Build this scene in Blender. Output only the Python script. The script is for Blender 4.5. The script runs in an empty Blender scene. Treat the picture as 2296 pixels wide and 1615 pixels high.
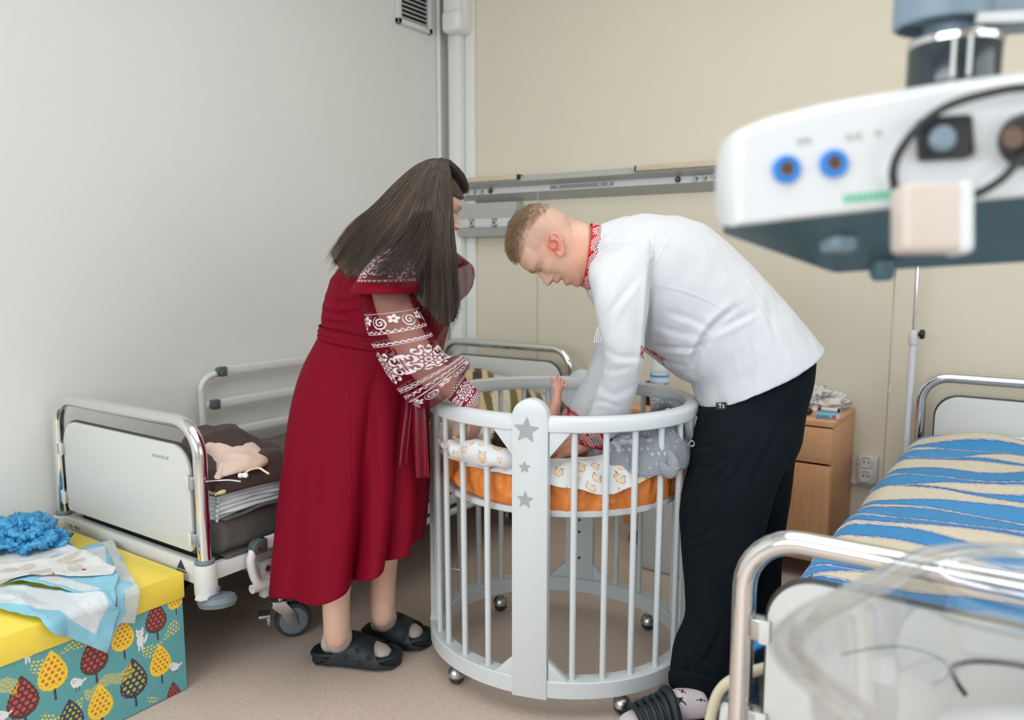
import bpy, bmesh, math, random
import numpy as np
from mathutils import Vector, Matrix

# ------------------------------------------------------------------ camera, world, lights, exposure
SC = bpy.context.scene
COL = SC.collection
W, HH = 2296, 1615
FPX = 28 / 36 * W
PITCH, YAW, CAMZ = math.radians(7.15), math.radians(34.6), 1.30
FWD = np.array([-math.sin(YAW) * math.cos(PITCH), math.cos(YAW) * math.cos(PITCH), -math.sin(PITCH)])
RIGHT = np.array([math.cos(YAW), math.sin(YAW), 0.0])
UP = np.cross(RIGHT, FWD)
CAM = np.array([0.0, 0.0, CAMZ])

cd = bpy.data.cameras.new('camera')
cam = bpy.data.objects.new('camera', cd)
COL.objects.link(cam)
cam.location = CAM
cam.rotation_euler = (math.pi / 2 - PITCH, 0, YAW)
cd.sensor_width = 36
cd.lens = 28
cd.clip_start = 0.02
cd.dof.use_dof = True
cd.dof.focus_distance = 2.35
cd.dof.aperture_fstop = 2.2
SC.camera = cam

SC.view_settings.view_transform = 'Standard'
SC.view_settings.look = 'None'
SC.view_settings.gamma = 1
SC.view_settings.use_curve_mapping = False
SC.view_settings.exposure = 0.0

wd = bpy.data.worlds.new('sky')
SC.world = wd
wd.use_nodes = True
wd.node_tree.nodes['Background'].inputs[0].default_value = (0.75, 0.87, 1.0, 1)
wd.node_tree.nodes['Background'].inputs[1].default_value = 1.0

def area_light(name, loc, rot, sx, sy, power, col):
    l = bpy.data.lights.new(name, 'AREA')
    l.shape = 'RECTANGLE'
    l.size, l.size_y = sx, sy
    l.energy = power
    l.color = col
    o = bpy.data.objects.new(name, l)
    COL.objects.link(o)
    o.location = loc
    o.rotation_euler = rot
    return o
# daylight through the window behind the camera and the one in the right wall
area_light('daylight', (-0.9, -2.36, 1.75), (math.pi / 2 - .35, 0, 0), 3.1, 1.5, 80, (0.90, 0.96, 1.0))
area_light('daylight', (2.56, 0.9, 1.75), (math.pi / 2 - .35, 0, math.pi / 2), 2.6, 1.5, 26, (0.90, 0.96, 1.0))
area_light('overhead_fill', (-0.4, 1.1, 3.02), (0, 0, 0), 2.8, 3.0, 52, (1.0, 0.98, 0.95))  # added overhead fill to brighten the floor, not a known fixture of the room

# ------------------------------------------------------------------ helpers
def ray(px, py):
    return FWD + RIGHT * (px - W / 2) / FPX - UP * (py - HH / 2) / FPX
def at_d(px, py, d): return CAM + ray(px, py) * d
def at_z(px, py, z):
    v = ray(px, py); return CAM + v * ((z - CAM[2]) / v[2])
def at_y(px, py, y):
    v = ray(px, py); return CAM + v * (y / v[1])
def at_x(px, py, x):
    v = ray(px, py); return CAM + v * (x / v[0])
def nrm(v):
    v = np.asarray(v, float); return v / (np.linalg.norm(v) + 1e-12)
def lin(c):
    c = c / 255.0
    return c / 12.92 if c <= 0.04045 else ((c + 0.055) / 1.055) ** 2.4
def S(r, g, b): return (lin(r), lin(g), lin(b))

def _hash(i, j, k, seed):
    h = (i * 374761393 + j * 668265263 + k * 2147483647 + seed * 144665) & 0xffffffff
    h = ((h ^ (h >> 13)) * 1274126177) & 0xffffffff
    h = h ^ (h >> 16)
    return (h & 0xffff) / 32767.5 - 1.0
def vnoise(P, scale=1.0, seed=0):
    P = np.asarray(P, float) * scale
    I = np.floor(P).astype(np.int64); f = P - I
    f = f * f * f * (f * (f * 6 - 15) + 10)
    r = 0
    for a in (0, 1):
        wa = f[..., 0] if a else 1 - f[..., 0]
        for b in (0, 1):
            wb = f[..., 1] if b else 1 - f[..., 1]
            for c in (0, 1):
                wc = f[..., 2] if c else 1 - f[..., 2]
                r = r + wa * wb * wc * _hash(I[..., 0] + a, I[..., 1] + b, I[..., 2] + c, seed)
    return r
def fbm(P, scale=1.0, seed=0, octv=3):
    r, a = 0, 1.0
    for o in range(octv):
        r = r + a * vnoise(P, scale * 2 ** o, seed + o * 17); a *= 0.5
    return r
def n1(x, seed=0):
    x = np.asarray(x, float)
    return vnoise(np.stack([x, np.full_like(x, seed * 3.7 + .5), np.full_like(x, .3)], -1), 1.0, seed)

def crom(P, n, closed=False):
    """Catmull-Rom resample of control points P (k,...) along axis 0 to n points."""
    P = np.asarray(P, float); k = len(P)
    if k == 2 and not closed:
        t = np.linspace(0, 1, n).reshape((-1,) + (1,) * (P.ndim - 1))
        return P[0] * (1 - t) + P[1] * t
    u = np.linspace(0, k, n, endpoint=False) if closed else np.linspace(0, k - 1, n)
    i = np.floor(u).astype(int)
    if not closed: i = np.minimum(i, k - 2)
    t = (u - i).reshape((-1,) + (1,) * (P.ndim - 1))
    def g(j):
        if closed: return P[j % k]
        lo, hi = 2 * P[0] - P[1], 2 * P[-1] - P[-2]
        E = np.concatenate([lo[None], P, hi[None]], 0)
        return E[np.clip(j + 1, 0, k + 1)]
    p0, p1, p2, p3 = g(i - 1), g(i), g(i + 1), g(i + 2)
    return 0.5 * ((2 * p1) + (-p0 + p2) * t + (2 * p0 - 5 * p1 + 4 * p2 - p3) * t ** 2 + (-p0 + 3 * p1 - 3 * p2 + p3) * t ** 3)

def frame(z, hint=(0, 0, 1)):
    z = nrm(z); h = np.asarray(hint, float)
    if abs(z @ nrm(h)) > .99: h = np.array([1., 0, 0]) if abs(z[0]) < .9 else np.array([0, 1., 0])
    x = nrm(np.cross(h, z)); y = np.cross(z, x)
    return x, y, z
def MX(loc, x, y, z):
    m = np.eye(4); m[:3, 0], m[:3, 1], m[:3, 2], m[:3, 3] = x, y, z, loc
    return m
def T(x=0, y=0, z=0):
    m = np.eye(4); m[:3, 3] = (x, y, z); return m
def RZ(a):
    c, s = math.cos(a), math.sin(a); m = np.eye(4); m[0, 0], m[0, 1], m[1, 0], m[1, 1] = c, -s, s, c; return m
def RX(a):
    c, s = math.cos(a), math.sin(a); m = np.eye(4); m[1, 1], m[1, 2], m[2, 1], m[2, 2] = c, -s, s, c; return m
def RY(a):
    c, s = math.cos(a), math.sin(a); m = np.eye(4); m[0, 0], m[0, 2], m[2, 0], m[2, 2] = c, s, -s, c; return m
def xf(M, V):
    V = np.asarray(V, float); return V @ M[:3, :3].T + M[:3, 3]

class MB:
    def __init__(s): s.V, s.F, s.UV, s.n = [], [], [], 0
    def add(s, V, F, uv=None, M=None):
        V = np.asarray(V, float).reshape(-1, 3)
        if M is not None: V = xf(M, V)
        s.V.append(V); s.F += [tuple(int(i) + s.n for i in f) for f in F]
        s.UV.append(np.zeros((len(V), 2)) if uv is None else np.asarray(uv, float).reshape(-1, 2))
        s.n += len(V); return s
    def bm(s, b, M=None):
        b.verts.index_update()
        V = [tuple(v.co) for v in b.verts]; F = [[v.index for v in f.verts] for f in b.faces]
        b.free(); return s.add(V, F, None, M)
    def box(s, c, size, bev=0.0, M=None, seg=2):
        b = bmesh.new(); bmesh.ops.create_cube(b, size=1)
        for v in b.verts: v.co = Vector((v.co.x * size[0] + c[0], v.co.y * size[1] + c[1], v.co.z * size[2] + c[2]))
        if bev: bmesh.ops.bevel(b, geom=b.edges[:], offset=bev, segments=seg, affect='EDGES', profile=.5)
        return s.bm(b, M)
    def grid(s, P, cu=False, cv=False, uv=None, M=None):
        P = np.asarray(P, float); R, N = P.shape[:2]; F = []
        for i in range(R if cv else R - 1):
            a, b_ = i * N, ((i + 1) % R) * N
            for j in range(N if cu else N - 1):
                k = (j + 1) % N; F.append((a + j, a + k, b_ + k, b_ + j))
        if uv is None:
            vv, uu = np.meshgrid(np.linspace(0, 1, R), np.linspace(0, 1, N, endpoint=not cu), indexing='ij')
            uv = np.stack([uu, vv], -1)
        return s.add(P, F, uv, M)
    def loft(s, P, caps=True, M=None):
        """closed rings P (R,N,3)"""
        P = np.asarray(P, float); R, N = P.shape[:2]; s0 = s.n
        s.grid(P, cu=True, M=M)
        if caps:
            s.F.append(tuple(s0 + j for j in range(N))[::-1]); s.F.append(tuple(s0 + (R - 1) * N + j for j in range(N)))
        return s
    def tube(s, pts, r, n=12, closed=False, caps=True, sm=0, M=None, flat=1.0, hint=(0, 0, 1)):
        pts = np.asarray(pts, float); r = np.broadcast_to(np.asarray(r, float), (len(pts),)).astype(float)
        if sm:
            q = crom(np.concatenate([pts, r[:, None]], 1), sm, closed); pts, r = q[:, :3], q[:, 3]
        k = len(pts); rings = []
        x, y, z = frame((pts[1] - pts[0]), hint); px = x
        for i in range(k):
            if closed: t = pts[(i + 1) % k] - pts[i - 1]
            else: t = pts[min(i + 1, k - 1)] - pts[max(i - 1, 0)]
            t = nrm(t); x = nrm(px - t * (px @ t)); y = np.cross(t, x); px = x
            a = np.arange(n) * 2 * math.pi / n
            rings.append(pts[i] + r[i] * (np.cos(a)[:, None] * x + flat * np.sin(a)[:, None] * y))
        P = np.array(rings)
        if closed: return s.grid(P, cu=True, cv=True, M=M)
        return s.loft(P, caps, M)
    def cyl(s, a, b, r, n=20, r2=None, bev=0.0):
        a, b = np.asarray(a, float), np.asarray(b, float); r2 = r if r2 is None else r2
        if bev:
            t = nrm(b - a) * bev
            return s.tube([a, a + t * .3, a + t, b - t, b - t * .3, b], [r - bev, r - bev * .3, r, r2, r2 - bev * .3, r2 - bev], n)
        return s.tube([a, b], [r, r2], n)
    def lathe(s, prof, n=24, M=None):
        a = np.arange(n) * 2 * math.pi / n
        P = np.array([[(r * math.cos(t), r * math.sin(t), z) for t in a] for r, z in prof])
        return s.loft(P, True, M)
    def prism(s, poly, h, M=None, bev=0.0, seg=2):
        b = bmesh.new()
        vs = [b.verts.new((p[0], p[1], 0)) for p in poly]
        f = b.faces.new(vs); f.normal_update()
        if f.normal.z > 0: f.normal_flip()
        r = bmesh.ops.extrude_face_region(b, geom=[f])
        for v in r['geom']:
            if isinstance(v, bmesh.types.BMVert): v.co.z += h
        bmesh.ops.recalc_face_normals(b, faces=b.faces[:])
        if bev:
            es = [e for e in b.edges if abs(e.verts[0].co.z - e.verts[1].co.z) < 1e-6]
            bmesh.ops.bevel(b, geom=es, offset=bev, segments=seg, affect='EDGES', profile=.5)
        return s.bm(b, M)
    def ball(s, c, r, n=16, M=None):
        r = np.broadcast_to(np.asarray(r, float), (3,))
        th = np.linspace(0.02, math.pi - .02, n); ph = np.arange(2 * n) * math.pi / n
        P = np.array([[(math.sin(t) * math.cos(p), math.sin(t) * math.sin(p), -math.cos(t)) for p in ph] for t in th]) * r
        if M is None: M = T(*c)
        return s.loft(P, True, M)
    def sweep(s, prof, a, b, xdir, ydir):
        """extrude a 2-D profile (xdir,ydir) from a to b"""
        a, b = np.asarray(a, float), np.asarray(b, float); xd, yd = np.asarray(xdir, float), np.asarray(ydir, float)
        q = np.array([p[0] * xd + p[1] * yd for p in prof])
        return s.loft(np.array([a + q, b + q]), True)
    def mesh(s, name='mesh'):
        m = bpy.data.meshes.new(name)
        V = np.concatenate(s.V) if s.V else np.zeros((0, 3))
        m.from_pydata(V.tolist(), [], s.F); m.update()
        ul = m.uv_layers.new(name='UVMap'); UV = np.concatenate(s.UV)
        li = np.empty(len(m.loops), np.int32); m.loops.foreach_get('vertex_index', li)
        ul.data.foreach_set('uv', UV[li].ravel())
        b = bmesh.new(); b.from_mesh(m); bmesh.ops.recalc_face_normals(b, faces=b.faces[:]); b.to_mesh(m); b.free()
        return m
    def build(s, name, mat, parent=None, smooth=True, sharp=38, mesh=None):
        m = s.mesh(name) if mesh is None else mesh
        m.name = name
        return link(name, m, mat, parent, smooth, sharp)

def link(name, m, mat, parent=None, smooth=True, sharp=38):
    o = bpy.data.objects.new(name, m); COL.objects.link(o)
    m.materials.clear(); m.materials.append(mat)
    if smooth:
        m.polygons.foreach_set('use_smooth', np.ones(len(m.polygons), bool))
        if sharp: m.set_sharp_from_angle(angle=math.radians(sharp))
    if parent is not None: adopt(o, parent)
    return o
def wloc(o):
    v = Vector((0, 0, 0))
    while o is not None: v = v + o.location; o = o.parent
    return v
def adopt(o, parent):
    o.parent = parent
    if parent.type == 'EMPTY' or parent.parent is not None or True:
        o.location = o.location - wloc(parent)
def thing(name, label, cat, loc, group=None):
    o = bpy.data.objects.new(name, None); COL.objects.link(o)
    o.location = loc; o.empty_display_size = .05
    return tag(o, label, cat, group)
def tag(o, label, cat, group=None, kind=None):
    o['label'] = label; o['category'] = cat
    if group: o['group'] = group
    if kind: o['kind'] = kind
    return o
def struct(o):
    o['kind'] = 'structure'; return o
def mod(o, typ, **kw):
    m = o.modifiers.new(typ.lower(), typ)
    for k, v in kw.items(): setattr(m, k, v)
    return m
def baked(mesh, *mods):
    """mesh with modifiers [(type, {..})] applied, as a new mesh"""
    o = bpy.data.objects.new('tmp', mesh); COL.objects.link(o)
    for t, kw in mods: mod(o, t, **kw)
    dg = bpy.context.evaluated_depsgraph_get(); dg.update()
    r = bpy.data.meshes.new_from_object(o.evaluated_get(dg))
    bpy.data.objects.remove(o); bpy.data.meshes.remove(mesh)
    return r
def fuse(mb, voxel, smooth=4, f=.5):
    return baked(mb.mesh('fuse'), ('REMESH', dict(mode='VOXEL', voxel_size=voxel, use_smooth_shade=True)), ('SMOOTH', dict(iterations=smooth, factor=f)))
def getv(m):
    a = np.empty(len(m.vertices) * 3); m.vertices.foreach_get('co', a); return a.reshape(-1, 3)
def setv(m, V): m.vertices.foreach_set('co', np.asarray(V, float).ravel()); m.update()
def getn(m):
    a = np.empty(len(m.vertices) * 3); m.vertices.foreach_get('normal', a); return a.reshape(-1, 3)
def paint(m, C):
    C = np.asarray(C, float)
    if C.shape[1] == 3: C = np.concatenate([C, np.ones((len(C), 1))], 1)
    ca = m.color_attributes.new('Col', 'FLOAT_COLOR', 'POINT'); ca.data.foreach_set('color', C.ravel())
def px_of(V):
    q = np.asarray(V) - CAM; d = q @ FWD
    return np.stack([W / 2 + FPX * (q @ RIGHT) / d, HH / 2 - FPX * (q @ UP) / d, d], -1)
def sstep(a, b, x): 
    t = np.clip((x - a) / (b - a + 1e-12), 0, 1); return t * t * (3 - 2 * t)
def lerp3(a, b, t):
    t = np.asarray(t)[..., None]; return np.asarray(a) * (1 - t) + np.asarray(b) * t

# ------------------------------------------------------------------ materials
def mat(name, col, rough=.5, metal=0.0, bump=None, var=None, spec=None, sheen=0, attr=False, sss=0, coat=0, alpha=None, trans=0, ior=None):
    m = bpy.data.materials.new(name); m.use_nodes = True
    nt = m.node_tree; N, L = nt.nodes, nt.links; b = N['Principled BSDF']
    b.inputs['Base Color'].default_value = (*col, 1); b.inputs['Roughness'].default_value = rough; b.inputs['Metallic'].default_value = metal
    if spec is not None: b.inputs['Specular IOR Level'].default_value = spec
    if ior is not None: b.inputs['IOR'].default_value = ior
    if sheen: b.inputs['Sheen Weight'].default_value = sheen; b.inputs['Sheen Roughness'].default_value = .5
    if sss: b.inputs['Subsurface Weight'].default_value = sss; b.inputs['Subsurface Radius'].default_value = (.012, .005, .003); b.inputs['Subsurface Scale'].default_value = .5
    if coat: b.inputs['Coat Weight'].default_value = coat; b.inputs['Coat Roughness'].default_value = .15
    if trans: b.inputs['Transmission Weight'].default_value = trans
    if alpha is not None: b.inputs['Alpha'].default_value = alpha
    tc = N.new('ShaderNodeTexCoord')
    if attr:
        a = N.new('ShaderNodeVertexColor'); a.layer_name = 'Col'; L.new(a.outputs['Color'], b.inputs['Base Color'])
    if var:   # (scale, amount[, stretch])
        n = N.new('ShaderNodeTexNoise'); n.inputs['Scale'].default_value = var[0]; n.inputs['Detail'].default_value = 4
        if len(var) > 2:
            mp = N.new('ShaderNodeMapping'); mp.inputs['Scale'].default_value = var[2]; L.new(tc.outputs['Object'], mp.inputs[0]); L.new(mp.outputs[0], n.inputs['Vector'])
        else: L.new(tc.outputs['Object'], n.inputs['Vector'])
        mx = N.new('ShaderNodeMix'); mx.data_type = 'RGBA'
        mx.inputs[6].default_value = (*[c * (1 - var[1]) for c in col], 1); mx.inputs[7].default_value = (*[min(1, c * (1 + var[1])) for c in col], 1)
        rp = N.new('ShaderNodeMapRange'); rp.inputs[1].default_value = .3; rp.inputs[2].default_value = .7
        L.new(n.outputs[0], rp.inputs[0]); L.new(rp.outputs[0], mx.inputs[0]); L.new(mx.outputs[2], b.inputs['Base Color'])
    if bump:  # (scale, strength[, stretch])
        n = N.new('ShaderNodeTexNoise'); n.inputs['Scale'].default_value = bump[0]; n.inputs['Detail'].default_value = 3
        if len(bump) > 2:
            mp = N.new('ShaderNodeMapping'); mp.inputs['Scale'].default_value = bump[2]; L.new(tc.outputs['Object'], mp.inputs[0]); L.new(mp.outputs[0], n.inputs['Vector'])
        else: L.new(tc.outputs['Object'], n.inputs['Vector'])
        bp = N.new('ShaderNodeBump'); bp.inputs['Strength'].default_value = bump[1]; bp.inputs['Distance'].default_value = .01
        L.new(n.outputs[0], bp.inputs['Height']); L.new(bp.outputs[0], b.inputs['Normal'])
    return m
def wood_mat(name, c1, c2, scale=(18, 18, 2.0), rough=.45):
    m = mat(name, c1, rough); nt = m.node_tree; N, L = nt.nodes, nt.links; b = N['Principled BSDF']
    tc = N.new('ShaderNodeTexCoord'); mp = N.new('ShaderNodeMapping'); mp.inputs['Scale'].default_value = scale
    n = N.new('ShaderNodeTexNoise'); n.inputs['Scale'].default_value = 5; n.inputs['Detail'].default_value = 6; n.inputs['Distortion'].default_value = .4
    r = N.new('ShaderNodeValToRGB'); r.color_ramp.elements[0].position = .35; r.color_ramp.elements[1].position = .65
    r.color_ramp.elements[0].color = (*c1, 1); r.color_ramp.elements[1].color = (*c2, 1)
    L.new(tc.outputs['Object'], mp.inputs[0]); L.new(mp.outputs[0], n.inputs['Vector']); L.new(n.outputs[0], r.inputs[0]); L.new(r.outputs[0], b.inputs['Base Color'])
    return m

M = dict(
    wall_left=mat('painted_wall_grey_white', (.735, .745, .735), .7, bump=(260, .06), var=(2.0, .012)),
    wall_back=mat('painted_wall_beige', (.72, .665, .535), .7, bump=(260, .06), var=(2.0, .012)),
    floor=mat('linoleum', (.62, .50, .42), .42, var=(85, .10), bump=(160, .04)),
    ceil=mat('ceiling_paint', (.82, .82, .80), .8),
    white_plastic=mat('white_plastic', (.66, .67, .67), .35),
    white_paint=mat('white_painted_wood', (.63, .67, .69), .32, bump=(60, .03)),
    white_metal=mat('white_powder_coat', (.66, .67, .66), .35),
    offwhite=mat('laminate_offwhite', (.62, .635, .62), .4),
    chrome=mat('chrome', (.78, .79, .80), .09, 1.0),
    steel=mat('brushed_steel', (.55, .56, .57), .3, 1.0),
    dark_grey=mat('dark_grey_plastic', S(80, 92, 96), .5),
    rubber_grey=mat('grey_rubber', S(112, 124, 132), .55),
    rubber_dark=mat('dark_rubber', S(52, 58, 64), .6),
    black=mat('black_plastic', (.012, .012, .013), .45),
    alu=mat('grey_painted_metal', S(176, 178, 174), .42),
    alu_light=mat('pale_grey_metal', S(206, 208, 208), .42),
    alu_panel=mat('grey_inset_panel', S(140, 146, 152), .5),
    board=wood_mat('beige_board', S(202, 184, 160), S(212, 196, 172), (2, 18, 18)),
    wood=wood_mat('beech_laminate', S(204, 150, 106), S(214, 162, 118), (22, 22, 1.2)),
    wood_top=wood_mat('beech_laminate_top', S(206, 154, 112), S(216, 166, 122), (1.5, 22, 22)),
    mattress=mat('grey_mattress_cover', S(92, 90, 86), .7, bump=(30, .25), var=(5, .08)),
)
# ------------------------------------------------------------------ the room
XL, YB, XR, YF, ZC = -2.955, 3.65, 2.62, -2.42, 3.12
def wall(name, lo, hi, m):
    mb = MB(); lo, hi = np.array(lo), np.array(hi); mb.box((lo + hi) / 2, hi - lo)
    return struct(mb.build(name, m, smooth=False))
wall('floor', (XL - .1, YF - .1, -.1), (XR + .1, YB + .1, 0), M['floor'])
wall('wall_left', (XL - .1, YF - .1, 0), (XL, YB + .1, ZC), M['wall_left'])
wall('wall_back', (XL, YB, 0), (XR + .1, YB + .1, ZC), M['wall_back'])
wall('ceiling', (XL - .1, YF - .1, ZC), (XR + .1, YB + .1, ZC + .1), M['ceil'])
def wall_hole(name, axis, p0, p1, a0, a1, h0, h1, z0, z1, m):
    mb = MB()
    def bx(u0, u1, zz0, zz1):
        if axis == 'y': lo, hi = (u0, p0, zz0), (u1, p1, zz1)
        else: lo, hi = (p0, u0, zz0), (p1, u1, zz1)
        lo, hi = np.array(lo), np.array(hi); mb.box((lo + hi) / 2, hi - lo)
    bx(a0, h0, 0, ZC); bx(h1, a1, 0, ZC); bx(h0, h1, 0, z0); bx(h0, h1, z1, ZC)
    return struct(mb.build(name, m, smooth=False))
wall_hole('wall_front', 'y', YF - .1, YF, XL, XR, -2.5, .7, .9, 2.6, M['wall_left'])
wall_hole('wall_right', 'x', XR, XR + .1, YF - .1, YB, -.5, 2.3, .9, 2.6, M['wall_back'])
def window_frame(name, axis, p, h0, h1, z0, z1):
    mb = MB()
    for u in np.linspace(h0, h1, 4):
        u = min(max(u, h0 + .03), h1 - .03)
        c, s = ((u, p, (z0 + z1) / 2), (.06, .07, z1 - z0)) if axis == 'y' else ((p, u, (z0 + z1) / 2), (.07, .06, z1 - z0))
        mb.box(c, s)
    for z in (z0 + .03, z1 - .03):
        c, s = (((h0 + h1) / 2, p, z), (h1 - h0, .07, .06)) if axis == 'y' else ((p, (h0 + h1) / 2, z), (.07, h1 - h0, .06))
        mb.box(c, s)
    return struct(mb.build(name, M['white_plastic'], smooth=False))
window_frame('window_1', 'y', YF - .05, -2.5, .7, .9, 2.6)
window_frame('window_2', 'x', XR + .05, -.5, 2.3, .9, 2.6)

mb = MB(); mb.box((-.4, 1.1, ZC - .03), (2.8, 3.0, .05), .01)
struct(mb.build('fill_panel', M['white_plastic']))  # unseen panel added above the overhead fill, not a trim of the room
# corner casing: two flat strips up the corner with a thicker boxed duct above
mb = MB()
xa, xm, xb = at_y(1012, 700, YB - .06)[0], at_y(1046, 700, YB - .02)[0], at_y(1066, 700, YB - .02)[0]
mb.box(((xa + xm) / 2, YB - .035, ZC / 2), (xm - xa, .07, ZC), .006)
mb.box(((xm + xb) / 2 + .002, YB - .012, ZC / 2), (xb - xm, .024, ZC), .004)
M['casing'] = mat('white_casing', (.80, .80, .78), .5)
struct(mb.build('trim_1', M['casing']))
mb = MB(); z0 = at_y(1010, 72, YB - .12)[2]
x0, x1 = at_y(991, 40, YB - .14)[0], at_y(1028, 40, YB - .14)[0]
mb.box(((x0 + x1) / 2, YB - .06, (z0 + ZC) / 2 + .05), (x1 - x0, .15, ZC - z0 - .1), .012)
mb.box(((x0 + x1) / 2, YB - .065, z0 + .055), (x1 - x0 + .014, .17, .12), .03, seg=4)
z2 = at_y(1045, 57, YB - .08)[2]; xc = at_y(1063, 40, YB - .02)[0]
mb.box(((x1 + xc) / 2 - .004, YB - .05, (z2 + ZC) / 2), (xc - x1, .1, ZC - z2), .008)
struct(mb.build('trim_2', M['casing']))
mb = MB(); mb.cyl((XL + .012, YB - .10, 0), (XL + .012, YB - .10, ZC), .012)
struct(mb.build('trim_3', M['wall_left']))
# seams between wall panels and baseboards
mb = MB()
for px in (1205, 2002):
    x = at_y(px, 700, YB)[0]; mb.box((x, YB - .0008, .95), (.0035, .0016, 1.3))
struct(mb.build('trim_4', mat('panel_seam', S(176, 168, 146), .7), smooth=False))
mb = MB(); mb.box(((XL + XR) / 2, YB - .006, .04), (XR - XL, .012, .08), .003)
struct(mb.build('baseboard_back', M['alu_light']))
mb = MB(); mb.box((XL + .006, (YB + YF) / 2, .04), (.012, YB - YF, .08), .003)
struct(mb.build('baseboard_left', M['alu_light']))

# ------------------------------------------------------------------ vent grille on the left wall
a, b = at_x(886, 54, XL), at_x(963, 77, XL)
y0, y1, zb = a[1], b[1], (a[2] + b[2]) / 2
zt = zb + .36; fr = .028
g = thing('vent_grille', 'white louvred vent grille high on the left wall, cut by the top edge', 'vent', (XL, (y0 + y1) / 2, zb))
mb = MB()
for (ya, yb_, za, zz) in ((y0, y0 + fr, zb, zt), (y1 - fr, y1, zb, zt), (y0, y1, zb, zb + fr), (y0, y1, zt - fr, zt)):
    mb.box((XL + .012, (ya + yb_) / 2, (za + zz) / 2), (.024, yb_ - ya, zz - za), .003)
mb.build('frame', M['white_plastic'], g)
mb = MB(); mb.box((XL + .002, (y0 + y1) / 2, (zb + zt) / 2), (.003, y1 - y0 - .02, zt - zb - .02))
mb.build('backing', M['black'], g, smooth=False)
for z in np.arange(zb + fr + .012, zt - fr, .0225):
    mb = MB(); mb.box((0, 0, 0), (.024, y1 - y0 - 2 * fr, .004), .001, M=T(XL + .012, (y0 + y1) / 2, z) @ RY(.55))
    mb.build('slat', M['white_plastic'], g)

# ------------------------------------------------------------------ supply rail on the back wall
def yz(px, py, y): return (y, at_y(px, py, y)[2])
pA = yz(1170, 393.6, YB - .10); pB = yz(1165, 406.6, YB - .115); pC = yz(1165, 418.5, YB - .06)
pD = yz(1165, 432, YB - .07); pE = yz(1165, 445, YB - .025); pF = yz(1165, 451.7, YB)
XS, XE = at_y(1040, 420, YB)[0] - .06, 1.3
rl = thing('supply_rail', 'long grey bedhead supply rail along the beige back wall', 'wall rail', (0, YB, pF[1]))
mb = MB(); mb.sweep([(YB, pA[1] + .004), pA, pB, pC, pD, pE, pF], (XS, 0, 0), (XE, 0, 0), (0, 1, 0), (0, 0, 1))
mb.build('body', M['alu'], rl, smooth=False)
nz = nrm(np.cross((1, 0, 0), (0, pD[0] - pC[0], pD[1] - pC[1])))
if nz[1] > 0: nz = -nz
xd, zd = np.array([1., 0, 0]), nrm(np.array([0, pC[0] - pD[0], pC[1] - pD[1]]))
def on_panel(px, off=0.0, py=None):
    x = at_y(px, 405, YB - .065)[0]; return np.array([x, (pC[0] + pD[0]) / 2, (pC[1] + pD[1]) / 2]) + nz * off
ph = math.hypot(pC[0] - pD[0], pC[1] - pD[1])
mb = MB(); c0 = (on_panel(1100) * 0 + np.array([(XS + XE) / 2, (pC[0] + pD[0]) / 2, (pC[1] + pD[1]) / 2]))
mb.box((0, 0, 0), (XE - XS, ph * .96, .003), 0, M=MX(c0, xd, zd, nz)); mb.build('front_panel', M['alu_light'], rl, smooth=False)
p0, p1 = on_panel(1234, .002), on_panel(1377, .002)
mb = MB(); mb.box((0, 0, 0), (p1[0] - p0[0], ph * .62, .004), .001, M=MX((p0 + p1) / 2, xd, zd, nz)); pn = mb.build('label_panel', M['alu_panel'], rl)
for px in (1252, 1346, 1366):
    mb = MB(); mb.cyl(on_panel(px, .003), on_panel(px, .007), .006, 14); mb.build('lamp', M['alu_light'], pn)
for px in (1101, 1521):
    mb = MB(); p = on_panel(px); mb.cyl(p, p + nz * .012, .014, 18, bev=.003); k = mb.build('jack', M['black'], rl)
    mb = MB(); mb.cyl(p + nz * .011, p + nz * .013, .005, 12); mb.build('jack_center', mat('brass', (.5, .36, .15), .4, .8), k)
for px in (1050, 1066, 1082, 1562, 1582, 1602, 1622, 1642):
    p = on_panel(px, .002); mb = MB(); mb.box((0, 0, 0), (.042, ph * .86, .008), .002, M=MX(p, xd, zd, nz)); sk = mb.build('socket', M['white_plastic'], rl)
    mb = MB(); mb.cyl(p + nz * .002, p + nz * .0055, .017, 18); mb.build('socket_well', M['alu'], sk)
    mb = MB(); mb.box((0, 0, 0), (.006, .012, .002), 0, M=MX(p + nz * .006 + xd * .004 - zd * .003, xd, zd, nz)); mb.build('hole', M['black'], sk)
def board(pxa, pxb):
    y = YB - .13; A = at_y(1160, 391, y); z1 = A[2]; z0 = at_y(1160, 402, y)[2]
    xa, xb_ = at_y(pxa, 395, y)[0], at_y(pxb, 395, y)[0]
    mb = MB(); mb.box(((xa + xb_) / 2, YB - .07, (z0 + z1) / 2), (xb_ - xa, .12, z1 - z0), .002); lc = mb.build('lamp_cover', M['board'], rl)
    for x in (xa, xb_):
        mb = MB(); mb.box((x, YB - .07, (z0 + z1) / 2), (.008, .124, z1 - z0 + .002), .001); mb.build('end_cap', M['black'], lc)
board(1032, 1160); board(1424, 1800)

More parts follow.
